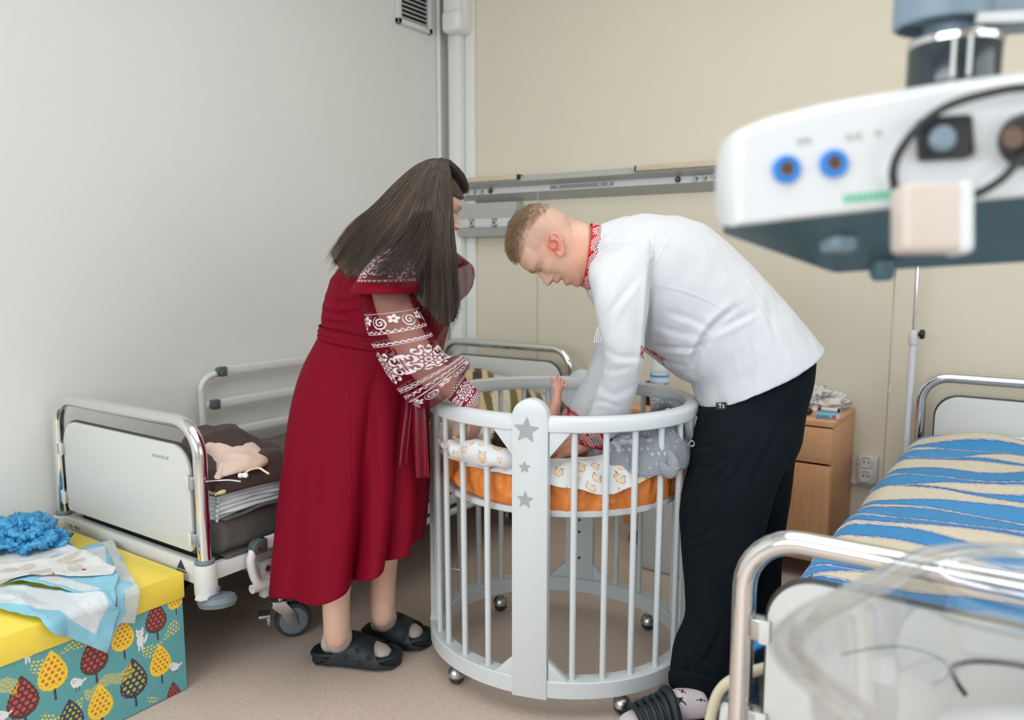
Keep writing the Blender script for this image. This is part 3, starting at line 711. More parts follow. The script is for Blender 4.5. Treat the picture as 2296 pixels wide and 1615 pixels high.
def bed(x0, x1, yf, yh, zt, label, far_rail=None, near_rail=None, foot_label=False):
    """x0,x1 post centres; yf foot, yh head; frame deck around .36"""
    root = thing('hospital_bed', label, 'bed', ((x0 + x1) / 2, (yf + yh) / 2, 0), 'white hospital beds with chrome bows')
    R = .0205
    def bow(name, y, ztop, rc):
        pts = [(x0, y, .40), (x0, y, ztop - rc)]
        pts += [(x0 + rc - rc * math.cos(a), y, ztop - rc + rc * math.sin(a)) for a in np.linspace(.2, 1.4, 7)]
        pts += [(x0 + rc, y, ztop), (x1 - rc, y, ztop)]
        pts += [(x1 - rc + rc * math.sin(a), y, ztop - rc + rc * math.cos(a)) for a in np.linspace(.2, 1.4, 7)]
        pts += [(x1, y, ztop - rc), (x1, y, .40)]
        mb = MB(); mb.tube(pts, R, 20); return mb.build(name, M['chrome'], root)
    bow('foot_tube', yf, zt, .10); bow('head_tube', yh, .845, .10)
    def panel(name, y, zb, zp, inset, face):
        w = x1 - x0 - 2 * inset; h = zp - zb
        poly = rrect(w, h, .02); poly2 = []
        for (px_, pz) in rrect(w, h, .085, 10): poly2.append((px_, pz))
        poly = [p for p in poly2 if p[1] > 0] + [p for p in rrect(w, h, .018) if p[1] < 0]
        mb = MB(); mb.prism(poly, .016, MX(((x0 + x1) / 2, y + .008, (zb + zp) / 2), (1, 0, 0), (0, 0, 1), (0, -1, 0)), .002); p = mb.build(name, M['offwhite'], root)
        mb = MB(); q = [(a * (w + .012) / w, b * (h + .012) / h) for a, b in poly]
        mb.prism(q, .008, MX(((x0 + x1) / 2, y + .010 if face < 0 else y - .002, (zb + zp) / 2), (1, 0, 0), (0, 0, 1), (0, -1, 0)), .001); mb.build('edge_strip', M['panel_edge'], p)
        return p
    fp = panel('foot_panel', yf, .425, .748, .045, -1); hp = panel('head_panel', yh, .46, .772, .055, -1)
    for x, s in ((x0, 1), (x1, -1)):
        for z in (.47, .645):
            mb = MB(); mb.box((x + s * .036, yf - .004, z), (.034, .03, .04), .003); c = mb.build('clip', M['steel'], root)
            mb = MB(); mb.box((x + s * .044, yf - .019, z), (.018, .004, .044), .001); mb.build('clip_plate', M['white_metal'], c)
        mb = MB(); mb.cyl((x, yf, .305), (x, yf, .40), .034, 24, bev=.003); p = mb.build('corner_sleeve', M['white_metal'], root)
        mb = MB(); mb.cyl((x, yf, .40), (x, yf, .412), .029, 24, bev=.003); mb.build('collar', M['rubber_grey'], p)
        mb = MB(); mb.cyl((x, yh, .30), (x, yh, .41), .034, 24, bev=.003); mb.build('corner_sleeve', M['white_metal'], root)
        mb = MB(); mb.prism([(0.0, -.026), (.05, -.018), (.058, 0), (.05, .018), (0, .026)], .008, T(x, yf - .0, .305) @ RZ(-.9 if s < 0 else -3.0), .001); mb.build('bumper_bracket', M['white_metal'], root)
        cx, cy = x - s * .022, yf + .02
        mb = MB(); mb.lathe([(.001, -.018), (.035, -.019), (.052, -.014), (.058, 0), (.052, .014), (.035, .019), (.001, .018)], 30, T(cx, cy, .282) @ RY(.12 * s) @ RX(-.1)); b_ = mb.build('bumper_wheel', M['rubber_grey'], root)
        mb = MB(); mb.cyl((cx, cy, .28), (cx, cy, .318), .009, 12); mb.cyl((cx, cy, .312), (cx, cy, .326), .011, 14, bev=.003); mb.build('bolt', M['rubber_grey'], b_)
    mb = MB(); mb.box(((x0 + x1) / 2, yf, .365), (x1 - x0, .032, .07), .006); fb = mb.build('foot_beam', M['white_metal'], root)
    if foot_label:
        mb = MB(); tx = x1 - .098; mb.prism([(-.022, -.006), (.022, -.006), (0, .024)], .0008, MX((tx, yf - .0162, .372), (1, 0, 0), (0, 0, 1), (0, -1, 0))); mb.build('maker_mark', M['blue_mark'], fb, smooth=False)
        text('BEDDESIGN', .0095, MX((tx, yf - .0162, .359), (1, 0, 0), (0, 0, 1), (0, -1, 0)), M['black'], 'lettering', fb)
        mb = MB(); tx = x0 + .045
        for dx, w in ((0, .02), (.026, .006), (.04, .03), (.06, .006), (.075, .012)):
            mb.tube([(tx + dx, yf - .0164, .372), (tx + dx + w, yf - .0164, .380), (tx + dx + w, yf - .0164, .366)], .0007, 5)
        mb.build('pictogram', M['black'], fb)
        o = text('N1014735 99', .0155, MX((x1 - .19, yf - .0086, .700), (1, 0, -.0), (0, 0, 1), (0, -1, 0)), M['pencil'], 'pencil_number', fp, ext=.0001)
    for x, s in ((x0, 1), (x1, -1)):
        mb = MB(); mb.box((x + s * .005, (yf + yh) / 2, .365), (.03, yh - yf, .05), .005); mb.build('side_beam', M['white_metal'], root)
    mb = MB(); mb.box(((x0 + x1) / 2, (yf + yh) / 2, .385), (x1 - x0 - .06, yh - yf - .1, .02)); mb.build('deck', M['deck'], root)
    mb = MB(); mb.box(((x0 + x1) / 2, (yf + yh) / 2, .25), (.3, yh - yf - .8, .05), .01); mb.build('lift_chassis', M['white_metal'], root)
    for yy in (yf + .36, yh - .36):
        mb = MB(); mb.box(((x0 + x1) / 2, yy, .23), (x1 - x0 - .08, .06, .05), .008); mb.build('chassis_bar', M['white_metal'], root)
        for x, s in ((x0 + .07, 1), (x1 - .07, -1)): castor_wheel(root, x - .01, yy, .22, yaw=.95 if s < 0 else .5)
    return root
LX0, LX1, LYF, LYH = -2.885, -2.055, 1.362, 3.50
bedL = bed(LX0, LX1, LYF, LYH, .822, 'hospital bed along the left wall with clothes and white sheets at its foot', foot_label=True)
bedR = bed(-.437, .43, 1.375, 3.50, .815, 'hospital bed on the right under the blue wavy striped blanket')
# far guard rail of the left bed, raised against the wall
gx = XL + .055
gr = MB(); gr.tube([(gx, 1.945, .40), (gx, 1.945, .72), (gx, 1.945, .775), (gx, 1.965, .808), (gx, 2.005, .825), (gx, 2.05, .826)], .0135, 14, sm=40)
rail = gr.build('guard_rail', M['white_metal'], bedL)
mb = MB(); mb.tube([(gx, 3.34, .40), (gx, 3.34, .78), (gx, 3.30, .825)], .0135, 14, sm=20); mb.build('rail_post', M['white_metal'], rail)
for z, ys in ((.836, 2.045), (.700, 2.01), (.572, 1.96)):
    mb = MB(); mb.box((gx + .004, (ys + 3.28) / 2, z), (.024, 3.28 - ys, .036), .006); mb.build('rail_bar', M['white_metal'], rail)
for z, ys in ((.834, 2.035), (.699, 1.995)):
    mb = MB(); mb.prism([(.024, -.02), (.024, .02), (-.006, .02), (-.018, .013), (-.023, 0), (-.018, -.013), (-.006, -.02)], .03, MX((gx - .008, ys, z), (0, 1, 0), (0, 0, 1), (1, 0, 0)), .004); e = mb.build('end_cap', M['dark_grey'], rail)
    mb = MB(); mb.cyl((gx + .021, ys - .005, z), (gx + .0235, ys - .005, z), .005, 12); mb.build('screw', M['steel'], e)
mb = MB(); mb.box((gx, 1.972, .70), (.016, .05, .026), .004); mb.build('rail_joint', M['white_metal'], rail)
# near guard rail folded down
nx = LX1 + .04
mb = MB(); mb.tube([(nx, 1.505, .405), (nx, 1.495, .375), (nx, 1.50, .335), (nx, 1.515, .30), (nx, 1.55, .283), (nx, 1.62, .28), (nx, 3.05, .262)], .0145, 14, sm=70); nr = mb.build('guard_rail', M['white_metal'], bedL)
for z, ys in ((.415, 1.53), (.322, 1.66)):
    mb = MB(); mb.box((nx, (ys + 3.1) / 2, z), (.024, 3.1 - ys, .038), .006); mb.build('rail_bar', M['white_metal'], nr)
mb = MB(); mb.prism([(.028, -.022), (.028, .022), (-.006, .022), (-.02, .014), (-.026, 0), (-.02, -.022)], .032, MX((nx - .016, 1.52, .412), (0, 1, 0), (0, 0, 1), (1, 0, 0)), .005); e = mb.build('end_cap', M['dark_grey'], nr)
mb = MB(); mb.cyl((nx + .015, 1.513, .41), (nx + .019, 1.513, .41), .006, 12); mb.build('screw', M['steel'], e)
mb = MB(); mb.box((nx - .018, 1.555, .325), (.03, .05, .06), .006); mb.prism([(-.022, .03), (.022, .03), (.018, -.04), (-.014, -.04)], .03, MX((nx - .03, 1.555, .275), (0, 1, 0), (0, 0, 1), (1, 0, 0)), .004)
b_ = mb.build('rail_bracket', M['alu_light'], nr)
mb = MB(); mb.cyl((nx - .003, 1.555, .33), (nx + .004, 1.555, .33), .010, 16, bev=.002); mb.build('bolt', M['steel'], b_)

# mattresses: own things lying on the beds
def mattress(name, x0, x1, y0, y1, z0, z1, seed, label):
    n = 24; a = np.linspace(0, 1, 5)
    prof = rrect(x1 - x0, z1 - z0, .035, 6); prof = np.array(prof)
    d = np.linspace(0, 1, 90); k = []
    pr = crom(prof, 120, True)
    P = np.array([[(p[0] * (1 - .5 * (abs(2 * t - 1) > .999)), 0, p[1] * (1 - .3 * (abs(2 * t - 1) > .999))) for p in pr] for t in d])
    P[..., 1] = (y0 + (y1 - y0) * d)[:, None]; P[..., 0] += (x0 + x1) / 2; P[..., 2] += (z0 + z1) / 2
    F = fbm(P, 5.0, seed, 3); side = np.abs(P[..., 0] - (x0 + x1) / 2) > (x1 - x0) / 2 - .03
    P[..., 2] += .010 * F * (P[..., 2] > (z0 + z1) / 2) + .02 * np.maximum(0, fbm(P, 2.2, seed + 5, 2)) * (P[..., 2] > (z0 + z1) / 2)
    s = np.sign(P[..., 0] - (x0 + x1) / 2); P[..., 0] += np.where(side, s * .012 * np.abs(vnoise(P * (1, 1, .5), 9, seed + 2)), 0)
    mb = MB(); mb.loft(P)
    return tag(mb.build(name, M['mattress'], sharp=None), label, 'mattress')
mattress('bed_mattress', LX0 + .02, LX1 - .01, LYF + .045, LYH - .05, .397, .512, 3, 'dark grey covered mattress on the bed along the left wall')
mattress('bed_mattress', -.395, .40, 1.46, 3.45, .397, .583, 9, 'dark grey covered mattress under the blue striped blanket')

# ------------------------------------------------------------------ cloth helpers
def mound(name, outline, zb, h, m, label, cat, seed=1, fold=.02, fs=8.0, p=2.0, q=.6, n=150, r=44, painter=None, edge=.008, ang=None, stretch=(1, 1), post=None, group=None):
    O = crom(np.array(outline, float), n, True); c = O.mean(0)
    t = np.linspace(0, 1, r) ** .8
    XY = c + (O - c)[None] * t[:, None, None]
    hh = h(XY[..., 0], XY[..., 1]) if callable(h) else h
    A = np.stack([XY[..., 0] * stretch[0], XY[..., 1] * stretch[1], np.zeros_like(XY[..., 0])], -1)
    if ang: 
        ca, sa = math.cos(ang), math.sin(ang); B = A.copy(); B[..., 0] = (XY[..., 0] * ca + XY[..., 1] * sa) * stretch[0]; B[..., 1] = (-XY[..., 0] * sa + XY[..., 1] * ca) * stretch[1]; A = B
    f = fbm(A, fs, seed, 3); f2 = 1 - 2.4 * np.abs(fbm(A, fs * .55, seed + 31, 2))
    tt = t[:, None]
    z = edge + hh * np.clip(1 - tt ** p, 0, 1) ** q + fold * (.6 * f + .7 * f2) * (1 - tt ** 6) + .3 * fold * f * tt
    z = np.maximum(z, .004)
    zb_ = np.zeros_like(z) + (zb(XY[..., 0], XY[..., 1]) if callable(zb) else zb)
    P = np.concatenate([XY, (zb_ + z)[..., None]], -1)
    last = P[-1].copy(); last[:, 2] = zb_[-1] + .001
    P = np.concatenate([P, last[None]], 0)
    mb = MB(); mb.grid(P, cu=True); s0 = mb.n
    mb.F.append(tuple(range(s0 - n, s0)))
    me = mb.mesh()
    if painter: paint(me, painter(getv(me)))
    if post: setv(me, post(getv(me)))
    return tag(mb.build(name, m, sharp=None, mesh=me), label, cat, group)
def pxs(L, z):
    r = [at_z(a, b, z)[:2] for a, b in L]
    return [np.array([min(max(q[0], LX0 + .03), LX1 - .005), max(q[1], LYF + .05)]) for q in r]

# blue wavy striped blanket over the right bed
nx_, ny_ = 330, 520
xs = np.concatenate([np.linspace(.47, -.40, 230), ]); prof = []
path = []
for s in np.linspace(0, 1, 300):
    L = s * 1.52
    if L < .86: path.append((.47 - L, 0))
    elif L < .98: a = (L - .86) / .12 * math.pi / 2; path.append((-.39 - .068 * math.sin(a), -.076 * (1 - math.cos(a))))
    else: d_ = L - .98; path.append((-.458 - .075 * min(1, max(0, d_ - .05) / .08) ** 1.5 - .006 * math.sin(d_ * 9), -.076 - d_ * .92))
path = np.array(path); ys = np.linspace(1.485, 3.40, 520)
Pm = np.zeros((520, 300, 3)); Pm[..., 0] = path[None, :, 0]; Pm[..., 1] = ys[:, None]
top = (path[:, 1] > -.05)
Q = np.stack([Pm[..., 0], Pm[..., 1], Pm[..., 2]], -1)
bulge = .03 * np.sin((Q[..., 0] + .45) / .92 * math.pi).clip(0) + .014 * fbm(Q * (1, .7, 1), 3.5, 4, 2) + .03 * np.exp(-((Q[..., 0] + .20) / .16) ** 2 - ((Q[..., 1] - 3.30) / .10) ** 2)
Pm[..., 2] = .607 + path[None, :, 1] + bulge * np.where(path[None, :, 1] > -.076, 1, .0)
Pm[..., 0] += np.where(path[None, :, 1] < -.05, -.018 * vnoise(Q * (0, 1, .15), 7, 8) * np.clip((-path[None, :, 1]) / .2, 0, 1), 0)
Pm[..., 1] += .02 * np.sin(Q[..., 0] * 5 + 1) * (ys[:, None] > 2.4)
Pm[..., 2] -= .07 * np.clip((1.515 - Q[..., 1]) / .05, 0, 1) ** 1.5 * np.clip((-.25 - Q[..., 0]) / .12, 0, 1)
mb = MB(); mb.grid(Pm); me = mb.mesh(); 
s_ = np.tile(np.linspace(0, 1.52, 300), 520); y_ = np.repeat(ys, 300)
C = np.tile(S(214, 205, 182), (len(s_), 1)); BL, NV, LB = S(10, 140, 206), S(16, 48, 140), S(150, 190, 220)
fz = fbm(np.stack([s_, y_, 0 * s_], -1), 160, 3, 1) * .0008
for k in range(16):
    yc = 1.44 + k * .127 + .040 * np.sin(s_ * 4.3 + k * 1.9) + .018 * np.sin(s_ * 9.1 + k * 2.7)
    hw = .036 + .024 * np.sin(s_ * 5.2 + k * 2.1 + 1.0) + .01 * np.sin(s_ * 11 + k)
    hw = np.maximum(hw, .004); v = y_ - yc + fz
    C[np.abs(v) < hw] = np.array(BL) * (.92 + .08 * math.sin(k * 5))
    for e, sg in ((hw, 1), (hw, -1)):
        u = v * sg - e
        C[(u > -.0038) & (u < .0028)] = NV; C[(u > .0028) & (u < .008)] = S(214, 214, 206); C[(u > .008) & (u < .0118)] = S(40, 92, 178)
C[y_ > 3.378] = S(30, 140, 208)
C = C * (1 + .10 * np.tile(vnoise(np.stack([s_, y_, 0 * s_], -1), 240, 6)[:, None], (1, 3)))
paint(me, C)
me = baked(me, ('SOLIDIFY', dict(thickness=.006, offset=1.0)))
M['blanket_blue'] = mat('terry_blanket', (.5, .5, .5), .85, attr=True, bump=(300, .25), sheen=.15)
blk = tag(MB().build('blanket', M['blanket_blue'], sharp=None, mesh=me), 'cream blanket with wavy blue stripes spread over the right bed', 'blanket')
p = at_y(2190, 990, 3.40)
mound('pillow', [(p[0] - .09, 3.37), (p[0] - .07, 3.435), (p[0] + .3, 3.445), (p[0] + .5, 3.42), (p[0] + .5, 3.37)], .586, .07, mat('white_pillowcase', (.8, .77, .74), .8), 'white pillow edge at the headboard above the blue striped blanket', 'pillow', fold=.006)
# side rail of the right bed, hidden mostly under the blanket, and the bound blanket hem
nx = -.437 - .058
mb = MB(); mb.tube([(nx, 1.50, .43), (nx, 1.478, .40), (nx, 1.475, .34), (nx, 1.49, .28), (nx, 1.53, .26), (nx, 3.05, .26)], .0145, 12, sm=60); nr = mb.build('guard_rail', M['white_metal'], bedR)
mb = MB(); mb.box((nx, 2.3, .425), (.024, 1.5, .04), .006); mb.build('rail_bar', M['white_metal'], nr)
mb = MB(); mb.prism([(.03, -.024), (.03, .024), (-.006, .024), (-.022, .014), (-.027, 0), (-.02, -.024)], .03, MX((nx - .015, 1.50, .425), (0, 1, 0), (0, 0, 1), (1, 0, 0)), .005); mb.build('end_cap', M['dark_grey'], nr)
mb = MB(); hp_ = [(-.30, 1.475, .575), (-.38, 1.475, .54), (-.443, 1.474, .505), (-.480, 1.473, .478), (-.508, 1.472, .446), (-.524, 1.472, .394), (-.534, 1.472, .30), (-.535, 1.473, .17)]
mb.tube(hp_, .011, 10, sm=60); V = None
mb.build('blanket_binding', mat('cream_binding', S(210, 200, 174), .85), blk)

# drip stand behind the right bed
xp = at_y(2048, 760, 3.515)[0]; yp = 3.512
iv = thing('drip_stand', 'white and steel drip stand at the head of the right bed', 'drip stand', (xp, yp, 0))
zc = at_y(2050, 740, yp)[2]; zc2 = at_y(2050, 772, yp)[2]
mb = MB(); mb.cyl((xp, yp, .06), (xp, yp, zc2), .0135, 18); mb.build('lower_pole', mat('white_lilac_tube', S(214, 216, 228), .35), iv)
mb = MB(); mb.cyl((xp, yp, zc2 - .002), (xp, yp, zc), .0185, 20, bev=.003); c = mb.build('clamp_collar', M['white_plastic'], iv)
mb = MB(); mb.cyl((xp + .016, yp, (zc + zc2) / 2 + .012), (xp + .024, yp, (zc + zc2) / 2 + .012), .007, 12); mb.lathe([(.001, 0), (.016, 0), (.019, .004), (.019, .014), (.014, .018), (.001, .018)], 8, MX((xp + .022, yp, (zc + zc2) / 2 + .012), (0, 1, 0), (0, 0, 1), (1, 0, 0))); mb.build('knob', M['black'], c)
mb = MB(); mb.cyl((xp, yp, zc - .02), (xp, yp, 2.05), .008, 16); mb.build('upper_pole', M['chrome'], iv)
mb = MB()
for k in range(4):
    a = k * math.pi / 2 + .785; mb.tube([(xp, yp, 2.04), (xp + .06 * math.cos(a), yp + .06 * math.sin(a), 2.03), (xp + .08 * math.cos(a), yp + .08 * math.sin(a), 2.06)], .004, 8, sm=10)
mb.build('hook', M['chrome'], iv)
mb = MB()
for k in range(5):
    a = k * 2 * math.pi / 5 + .3; mb.tube([(xp, yp, .09), (xp + .10 * math.cos(a), yp + .10 * math.sin(a), .06), (xp + .11 * math.cos(a), yp + .11 * math.sin(a), .0)], .01, 10, sm=10)
mb.build('foot', M['white_metal'], iv)

# striped fleece blanket heaped at the head of the left bed
def fleece(V):
    x, y, z = V[:, 0], V[:, 1], V[:, 2]
    u = (x * .80 + .55 * y + .15 * (z - .5) + .009 * np.sin(y * 14 + x * 4) + .006 * np.sin(z * 26 + x * 5) + .007 * vnoise(V, 5, 3)) / .235
    k = (u % 1.0)
    OLV, TAN, BR, CR = S(112, 104, 58), S(216, 190, 144), S(70, 42, 34), S(216, 206, 180)
    C = np.tile(CR, (len(V), 1))
    for a, b, c in ((0, .14, OLV), (.14, .26, TAN), (.26, .44, BR), (.44, .56, TAN), (.56, .70, OLV), (.70, 1.0, CR)): C[(k >= a) & (k < b)] = c
    return C
M['fleece'] = mat('striped_fleece', (.5, .5, .5), .9, attr=True, bump=(350, .3), sheen=.2)
mound('fleece_blanket', [(-2.82, 2.80), (-2.84, 3.3), (-2.80, 3.455), (-2.45, 3.46), (-2.20, 3.45), (-2.10, 3.40), (-2.09, 3.1), (-2.10, 2.85), (-2.3, 2.75), (-2.6, 2.72)], .505,
      lambda x, y: .215 - .09 * sstep(-2.36, -2.05, x) + .02 * np.sin(x * 9), M['fleece'], 'cream, olive and brown striped fleece heaped at the left bed head', 'blanket', seed=12, fold=.022, fs=7, p=5, q=.45, painter=fleece, n=260, r=110)

# folded white sheets, brown clothes and pouch at the foot of the left bed
Z0 = .512
def stack(name, outline, z0, layers, th, m, label, cat, seed):
    O = np.array(outline, float); root = None; P = []
    Oc = crom(O, 120, True); c = Oc.mean(0)
    rings = []
    for k in range(layers):
        for f, g in ((-.006, 0.05), (.0, .25), (.003, .5), (.0, .75), (-.006, .95)):
            d = Oc - c; L = np.linalg.norm(d, axis=1)[:, None]
            w = n1(np.arange(120) / 9 + 40 * k, seed)[:, None] * .010 + n1(np.arange(120) / 22 + 90 * k, seed + 2)[:, None] * .012
            xy = Oc + d / L * (f - .004 * k + w)
            zz = z0 + (k + g) * th + .004 * n1(np.arange(120) / 14 + 10 * k * 0, seed + 7)
            rings.append(np.concatenate([xy, zz[:, None]], 1))
    top = rings[-1]
    for t in (.97, .8, .5, .2, .03):
        q = top.copy(); q[:, :2] = c + (top[:, :2] - c) * t; q[:, 2] += .004 * fbm(q * (1, 1, 0), 12, seed, 2) + .004; rings.append(q)
    mb = MB(); mb.loft(np.array(rings)); return tag(mb.build(name, m, sharp=None), label, cat)
M['sheet_white'] = mat('white_sheet', S(204, 210, 214), .8, bump=(40, .2))
stack('folded_sheets', pxs([(438, 1190), (500, 1172), (585, 1150), (660, 1122), (700, 1090), (560, 1040), (400, 1080), (400, 1150)], Z0 + .01), Z0, 6, .013, M['sheet_white'], 'pile of folded white sheets at the foot of the left bed', 'sheets', 5)
ZS = Z0 + .082
mound('yellow_cloth', pxs([(452, 1128), (490, 1118), (515, 1108), (490, 1092), (430, 1095), (420, 1115)], ZS), ZS, .012, mat('pale_yellow_cloth', S(222, 214, 160), .8), 'scrap of pale yellow cloth under the brown clothes', 'cloth', fold=.003, n=60, r=14)
M['brown'] = mat('dark_brown_cloth', S(66, 50, 48), .8, bump=(90, .2), sheen=.1)
g1 = mound('brown_garment', pxs([(398, 1020), (450, 1000), (510, 988), (575, 1010), (640, 1020), (690, 1060), (640, 1082), (560, 1088), (545, 1105), (520, 1128), (495, 1118), (440, 1098), (400, 1075)], ZS + .02),
      lambda x, y: ZS + .002 - .006, lambda x, y: .075 + .05 * np.exp(-((x + 2.40) / .16) ** 2), M['brown'], 'crumpled dark brown garment with white piping on the left bed', 'garment', seed=21, fold=.02, fs=9, p=2.4, q=.5, n=220, r=70)
mb = MB(); A, B = at_z(487, 1078, ZS + .06), at_z(540, 1080, ZS + .055)
mb.tube([at_z(462, 1080, ZS + .07), A, (A + B) / 2 + (0, 0, .003), B], .0022, 6, sm=20); mb.build('piping', M['white_plastic'], g1)
M['pink'] = mat('pale_pink_muslin', S(232, 208, 192), .85, bump=(18, .35, (6, 1, 1)), sheen=.1)
zp = ZS + .095
pc_ = mound('drawstring_pouch', pxs([(452, 1000), (490, 996), (540, 1000), (570, 985), (600, 1012), (632, 1056), (600, 1062), (560, 1052), (545, 1070), (530, 1066), (500, 1042), (470, 1020)], zp), lambda x, y: zp - .045 + .035 * np.exp(-((x + 2.42) / .2) ** 2), .03, M['pink'], 'pale pink cotton drawstring pouch lying on the brown garment', 'pouch', seed=8, fold=.014, fs=9, n=160, r=44)
mb = MB(); c = at_z(545, 1068, zp + .0)
for k in range(3): mb.ball(c + (.012 * k - .012, .004 * (k % 2), .002 * k), .0075, 8)
mb.build('toggle', mat('white_bead', (.8, .78, .7), .5), pc_)
mb = MB(); mb.tube([c, at_z(558, 1055, zp + .01), at_z(580, 1050, zp + .008), at_z(592, 1056, zp + .002), at_z(603, 1063, zp - .008)], .0032, 8, sm=30); mb.build('cord', mat('cream_cord', S(226, 214, 190), .8), pc_)

# ------------------------------------------------------------------ pads, cloths and bag on the yellow lid
def unf(px, py):
    q = at_z(px, py, BZ + .004)
    if q[0] <= BX1: return q[:2]
    q = at_x(px, py, BX1 + .008); return np.array([BX1 + (BZ - q[2]), q[1]])
def lidcloth(name, top, bot, m, label, cat, z, seed, painter=None, amp=.006, nu=90, nv=60, th=.0016, fs=14):
    A = crom(np.array([unf(*p) for p in top]), nu); B = crom(np.array([unf(*p) for p in bot]), nu)
    v = np.linspace(0, 1, nv)[:, None, None]; XY = A[None] * (1 - v) + B[None] * v
    X, Y = XY[..., 0], XY[..., 1]; ex = X - BX1
    w = np.maximum(0, amp * (.8 * fbm(np.stack([X, Y, 0 * X], -1), fs, seed, 2) + .6 * (1 - 2 * np.abs(fbm(np.stack([X, Y, 0 * X], -1), fs * .5, seed + 3, 2)))) + amp * .3)
    r = .012; fold = np.clip((ex + r) / (2 * r), 0, 1)
    Xn = np.where(ex < -r, X, np.where(ex > r, BX1 + z + .004, BX1 - r + (r + z + .004) * np.sin(fold * math.pi / 2)))
    Zn = np.where(ex < -r, BZ + z, np.where(ex > r, BZ - ex + 0, BZ + z - (r + z) * (1 - np.cos(fold * math.pi / 2))))
    Xn = Xn + w * (ex > 0); Zn = Zn + w * (ex <= 0)
    mb = MB(); mb.grid(np.stack([Xn, Y, Zn], -1)); me = mb.mesh()
    if painter:
        uu, vv = np.meshgrid(np.linspace(0, 1, nu), np.linspace(0, 1, nv)); paint(me, painter(uu.ravel(), vv.ravel(), X.ravel(), Y.ravel()))
    me = baked(me, ('SOLIDIFY', dict(thickness=th, offset=0)))
    return tag(mb.build(name, m, sharp=None, mesh=me), label, cat)
PB, PW = S(140, 200, 222), S(214, 222, 226)
M['pad'] = mat('absorbent_pad', (.5, .5, .5), .55, attr=True, bump=(50, .12))
def padcol(border):
    def f(u, v, X, Y):
        C = np.tile(PB, (len(u), 1)); i = (u > border[0]) & (u < border[1]) & (v > border[2]) & (v < border[3]); C[i] = PW
        q = (np.abs(((X + Y) / .016) % 1 - .5) > .46) | (np.abs(((X - Y) / .016) % 1 - .5) > .46); C[i & q] = S(200, 210, 216); return C
    return f
def bears(u, v, X, Y):
    C = np.tile(S(214, 216, 214), (len(u), 1)); rs = np.random.RandomState(4)
    for k in range(26):
        cx, cy = BX1 - .62 + .68 * rs.rand(), .82 + .36 * rs.rand(); a = rs.rand() * 6; s = .022 + .008 * rs.rand()
        ell(C, X, Y, cx, cy, s, s * .7, S(196, 188, 180), a); ell(C, X, Y, cx + s * math.cos(a), cy + s * math.sin(a), s * .6, s * .5, S(204, 196, 188), a)
        if k % 3 == 0: ell(C, X, Y, cx + .03, cy + .01, .009, .006, (S(70, 96, 160), S(190, 60, 80))[k % 2], a)
    return C
lidcloth('underpad', [(150, 1240), (205, 1225), (240, 1217), (262, 1230), (285, 1300), (300, 1345)], [(205, 1262), (222, 1280), (250, 1310), (262, 1345), (255, 1400), (232, 1460)], M['pad'], 'pale blue absorbent pad, its right edge hanging over the yellow lid', 'pad', .004, 3, padcol((.05, .35, .15, .9)))
lidcloth('towel', [(238, 1220), (255, 1220), (275, 1260), (300, 1305), (308, 1340), (300, 1398)], [(228, 1222), (243, 1240), (262, 1290), (278, 1340), (280, 1370), (270, 1396)], mat('pale_terry_towel', S(196, 202, 200), .9, bump=(160, .4)), 'narrow pale towel with bear print trailing over the lid edge', 'towel', .008, 6, None, .004)
lidcloth('underpad', [(-20, 1340), (5, 1330), (40, 1320), (120, 1328), (190, 1340), (262, 1368)], [(-20, 1370), (20, 1378), (75, 1392), (110, 1415), (160, 1432), (238, 1464)], M['pad'], 'open absorbent pad with quilted white centre, corner hanging over the box', 'pad', .011, 9, padcol((.05, .90, .05, .74)), .009)
lidcloth('underpad', [(100, 1255), (140, 1220), (175, 1240), (215, 1262), (250, 1282), (268, 1300)], [(-20, 1342), (20, 1318), (60, 1316), (130, 1330), (200, 1345), (246, 1366)], M['pad'], 'folded blue absorbent pad under the bear print cloth', 'pad', .016, 12, padcol((.45, .85, .72, .93)), .006)
M['bears'] = mat('bear_print_muslin', (.8, .8, .8), .85, attr=True, bump=(120, .2))
lidcloth('muslin_cloth', [(-20, 1258), (50, 1250), (100, 1238), (140, 1238), (200, 1262), (262, 1292)], [(-20, 1330), (15, 1322), (40, 1312), (110, 1306), (190, 1306), (255, 1302)], M['bears'], 'white muslin cloth printed with grey bears on the yellow lid', 'cloth', .024, 15, bears, .009, nu=200, nv=130, th=.004)
M['blue_bag'] = mat('blue_thin_plastic', S(70, 170, 226), .22, alpha=.82, bump=(70, .5), coat=.3)
p = at_z(45, 1238, BZ)
crumple('shoe_covers', (p[0] - .02, p[1] + .01, BZ), .13, .085, .075, M['blue_bag'], 14, 'crumpled blue plastic shoe covers on the yellow lid', 'shoe covers', n=56, amp=.62)
# ------------------------------------------------------------------ oval crib
CX, CY, CA, CB, CT = -1.296, 2.150, .432, .392, math.radians(8)
ct, st_ = math.cos(CT), math.sin(CT)
def EP(t, off=0.0, z=0.0):
    a, b = CA + off, CB + off; x, y = a * math.cos(t), b * math.sin(t)
    return np.array([CX + x * ct - y * st_, CY + x * st_ + y * ct, z])
def EN(t):
    x, y = math.cos(t) / CA, math.sin(t) / CB; return nrm(np.array([x * ct - y * st_, x * st_ + y * ct, 0]))
crib = thing('crib', 'white oval wooden crib on castors between the woman and the man', 'crib', (CX, CY, 0))
tt = np.linspace(0, 2 * math.pi, 120, endpoint=False)
def ring(name, prof, m=None):
    P = np.array([[EP(t) + EN(t) * o + (0, 0, z) for o, z in prof] for t in tt])
    mb = MB(); mb.grid(P, cu=True, cv=True); return mb.build(name, m or M['white_paint'], crib)
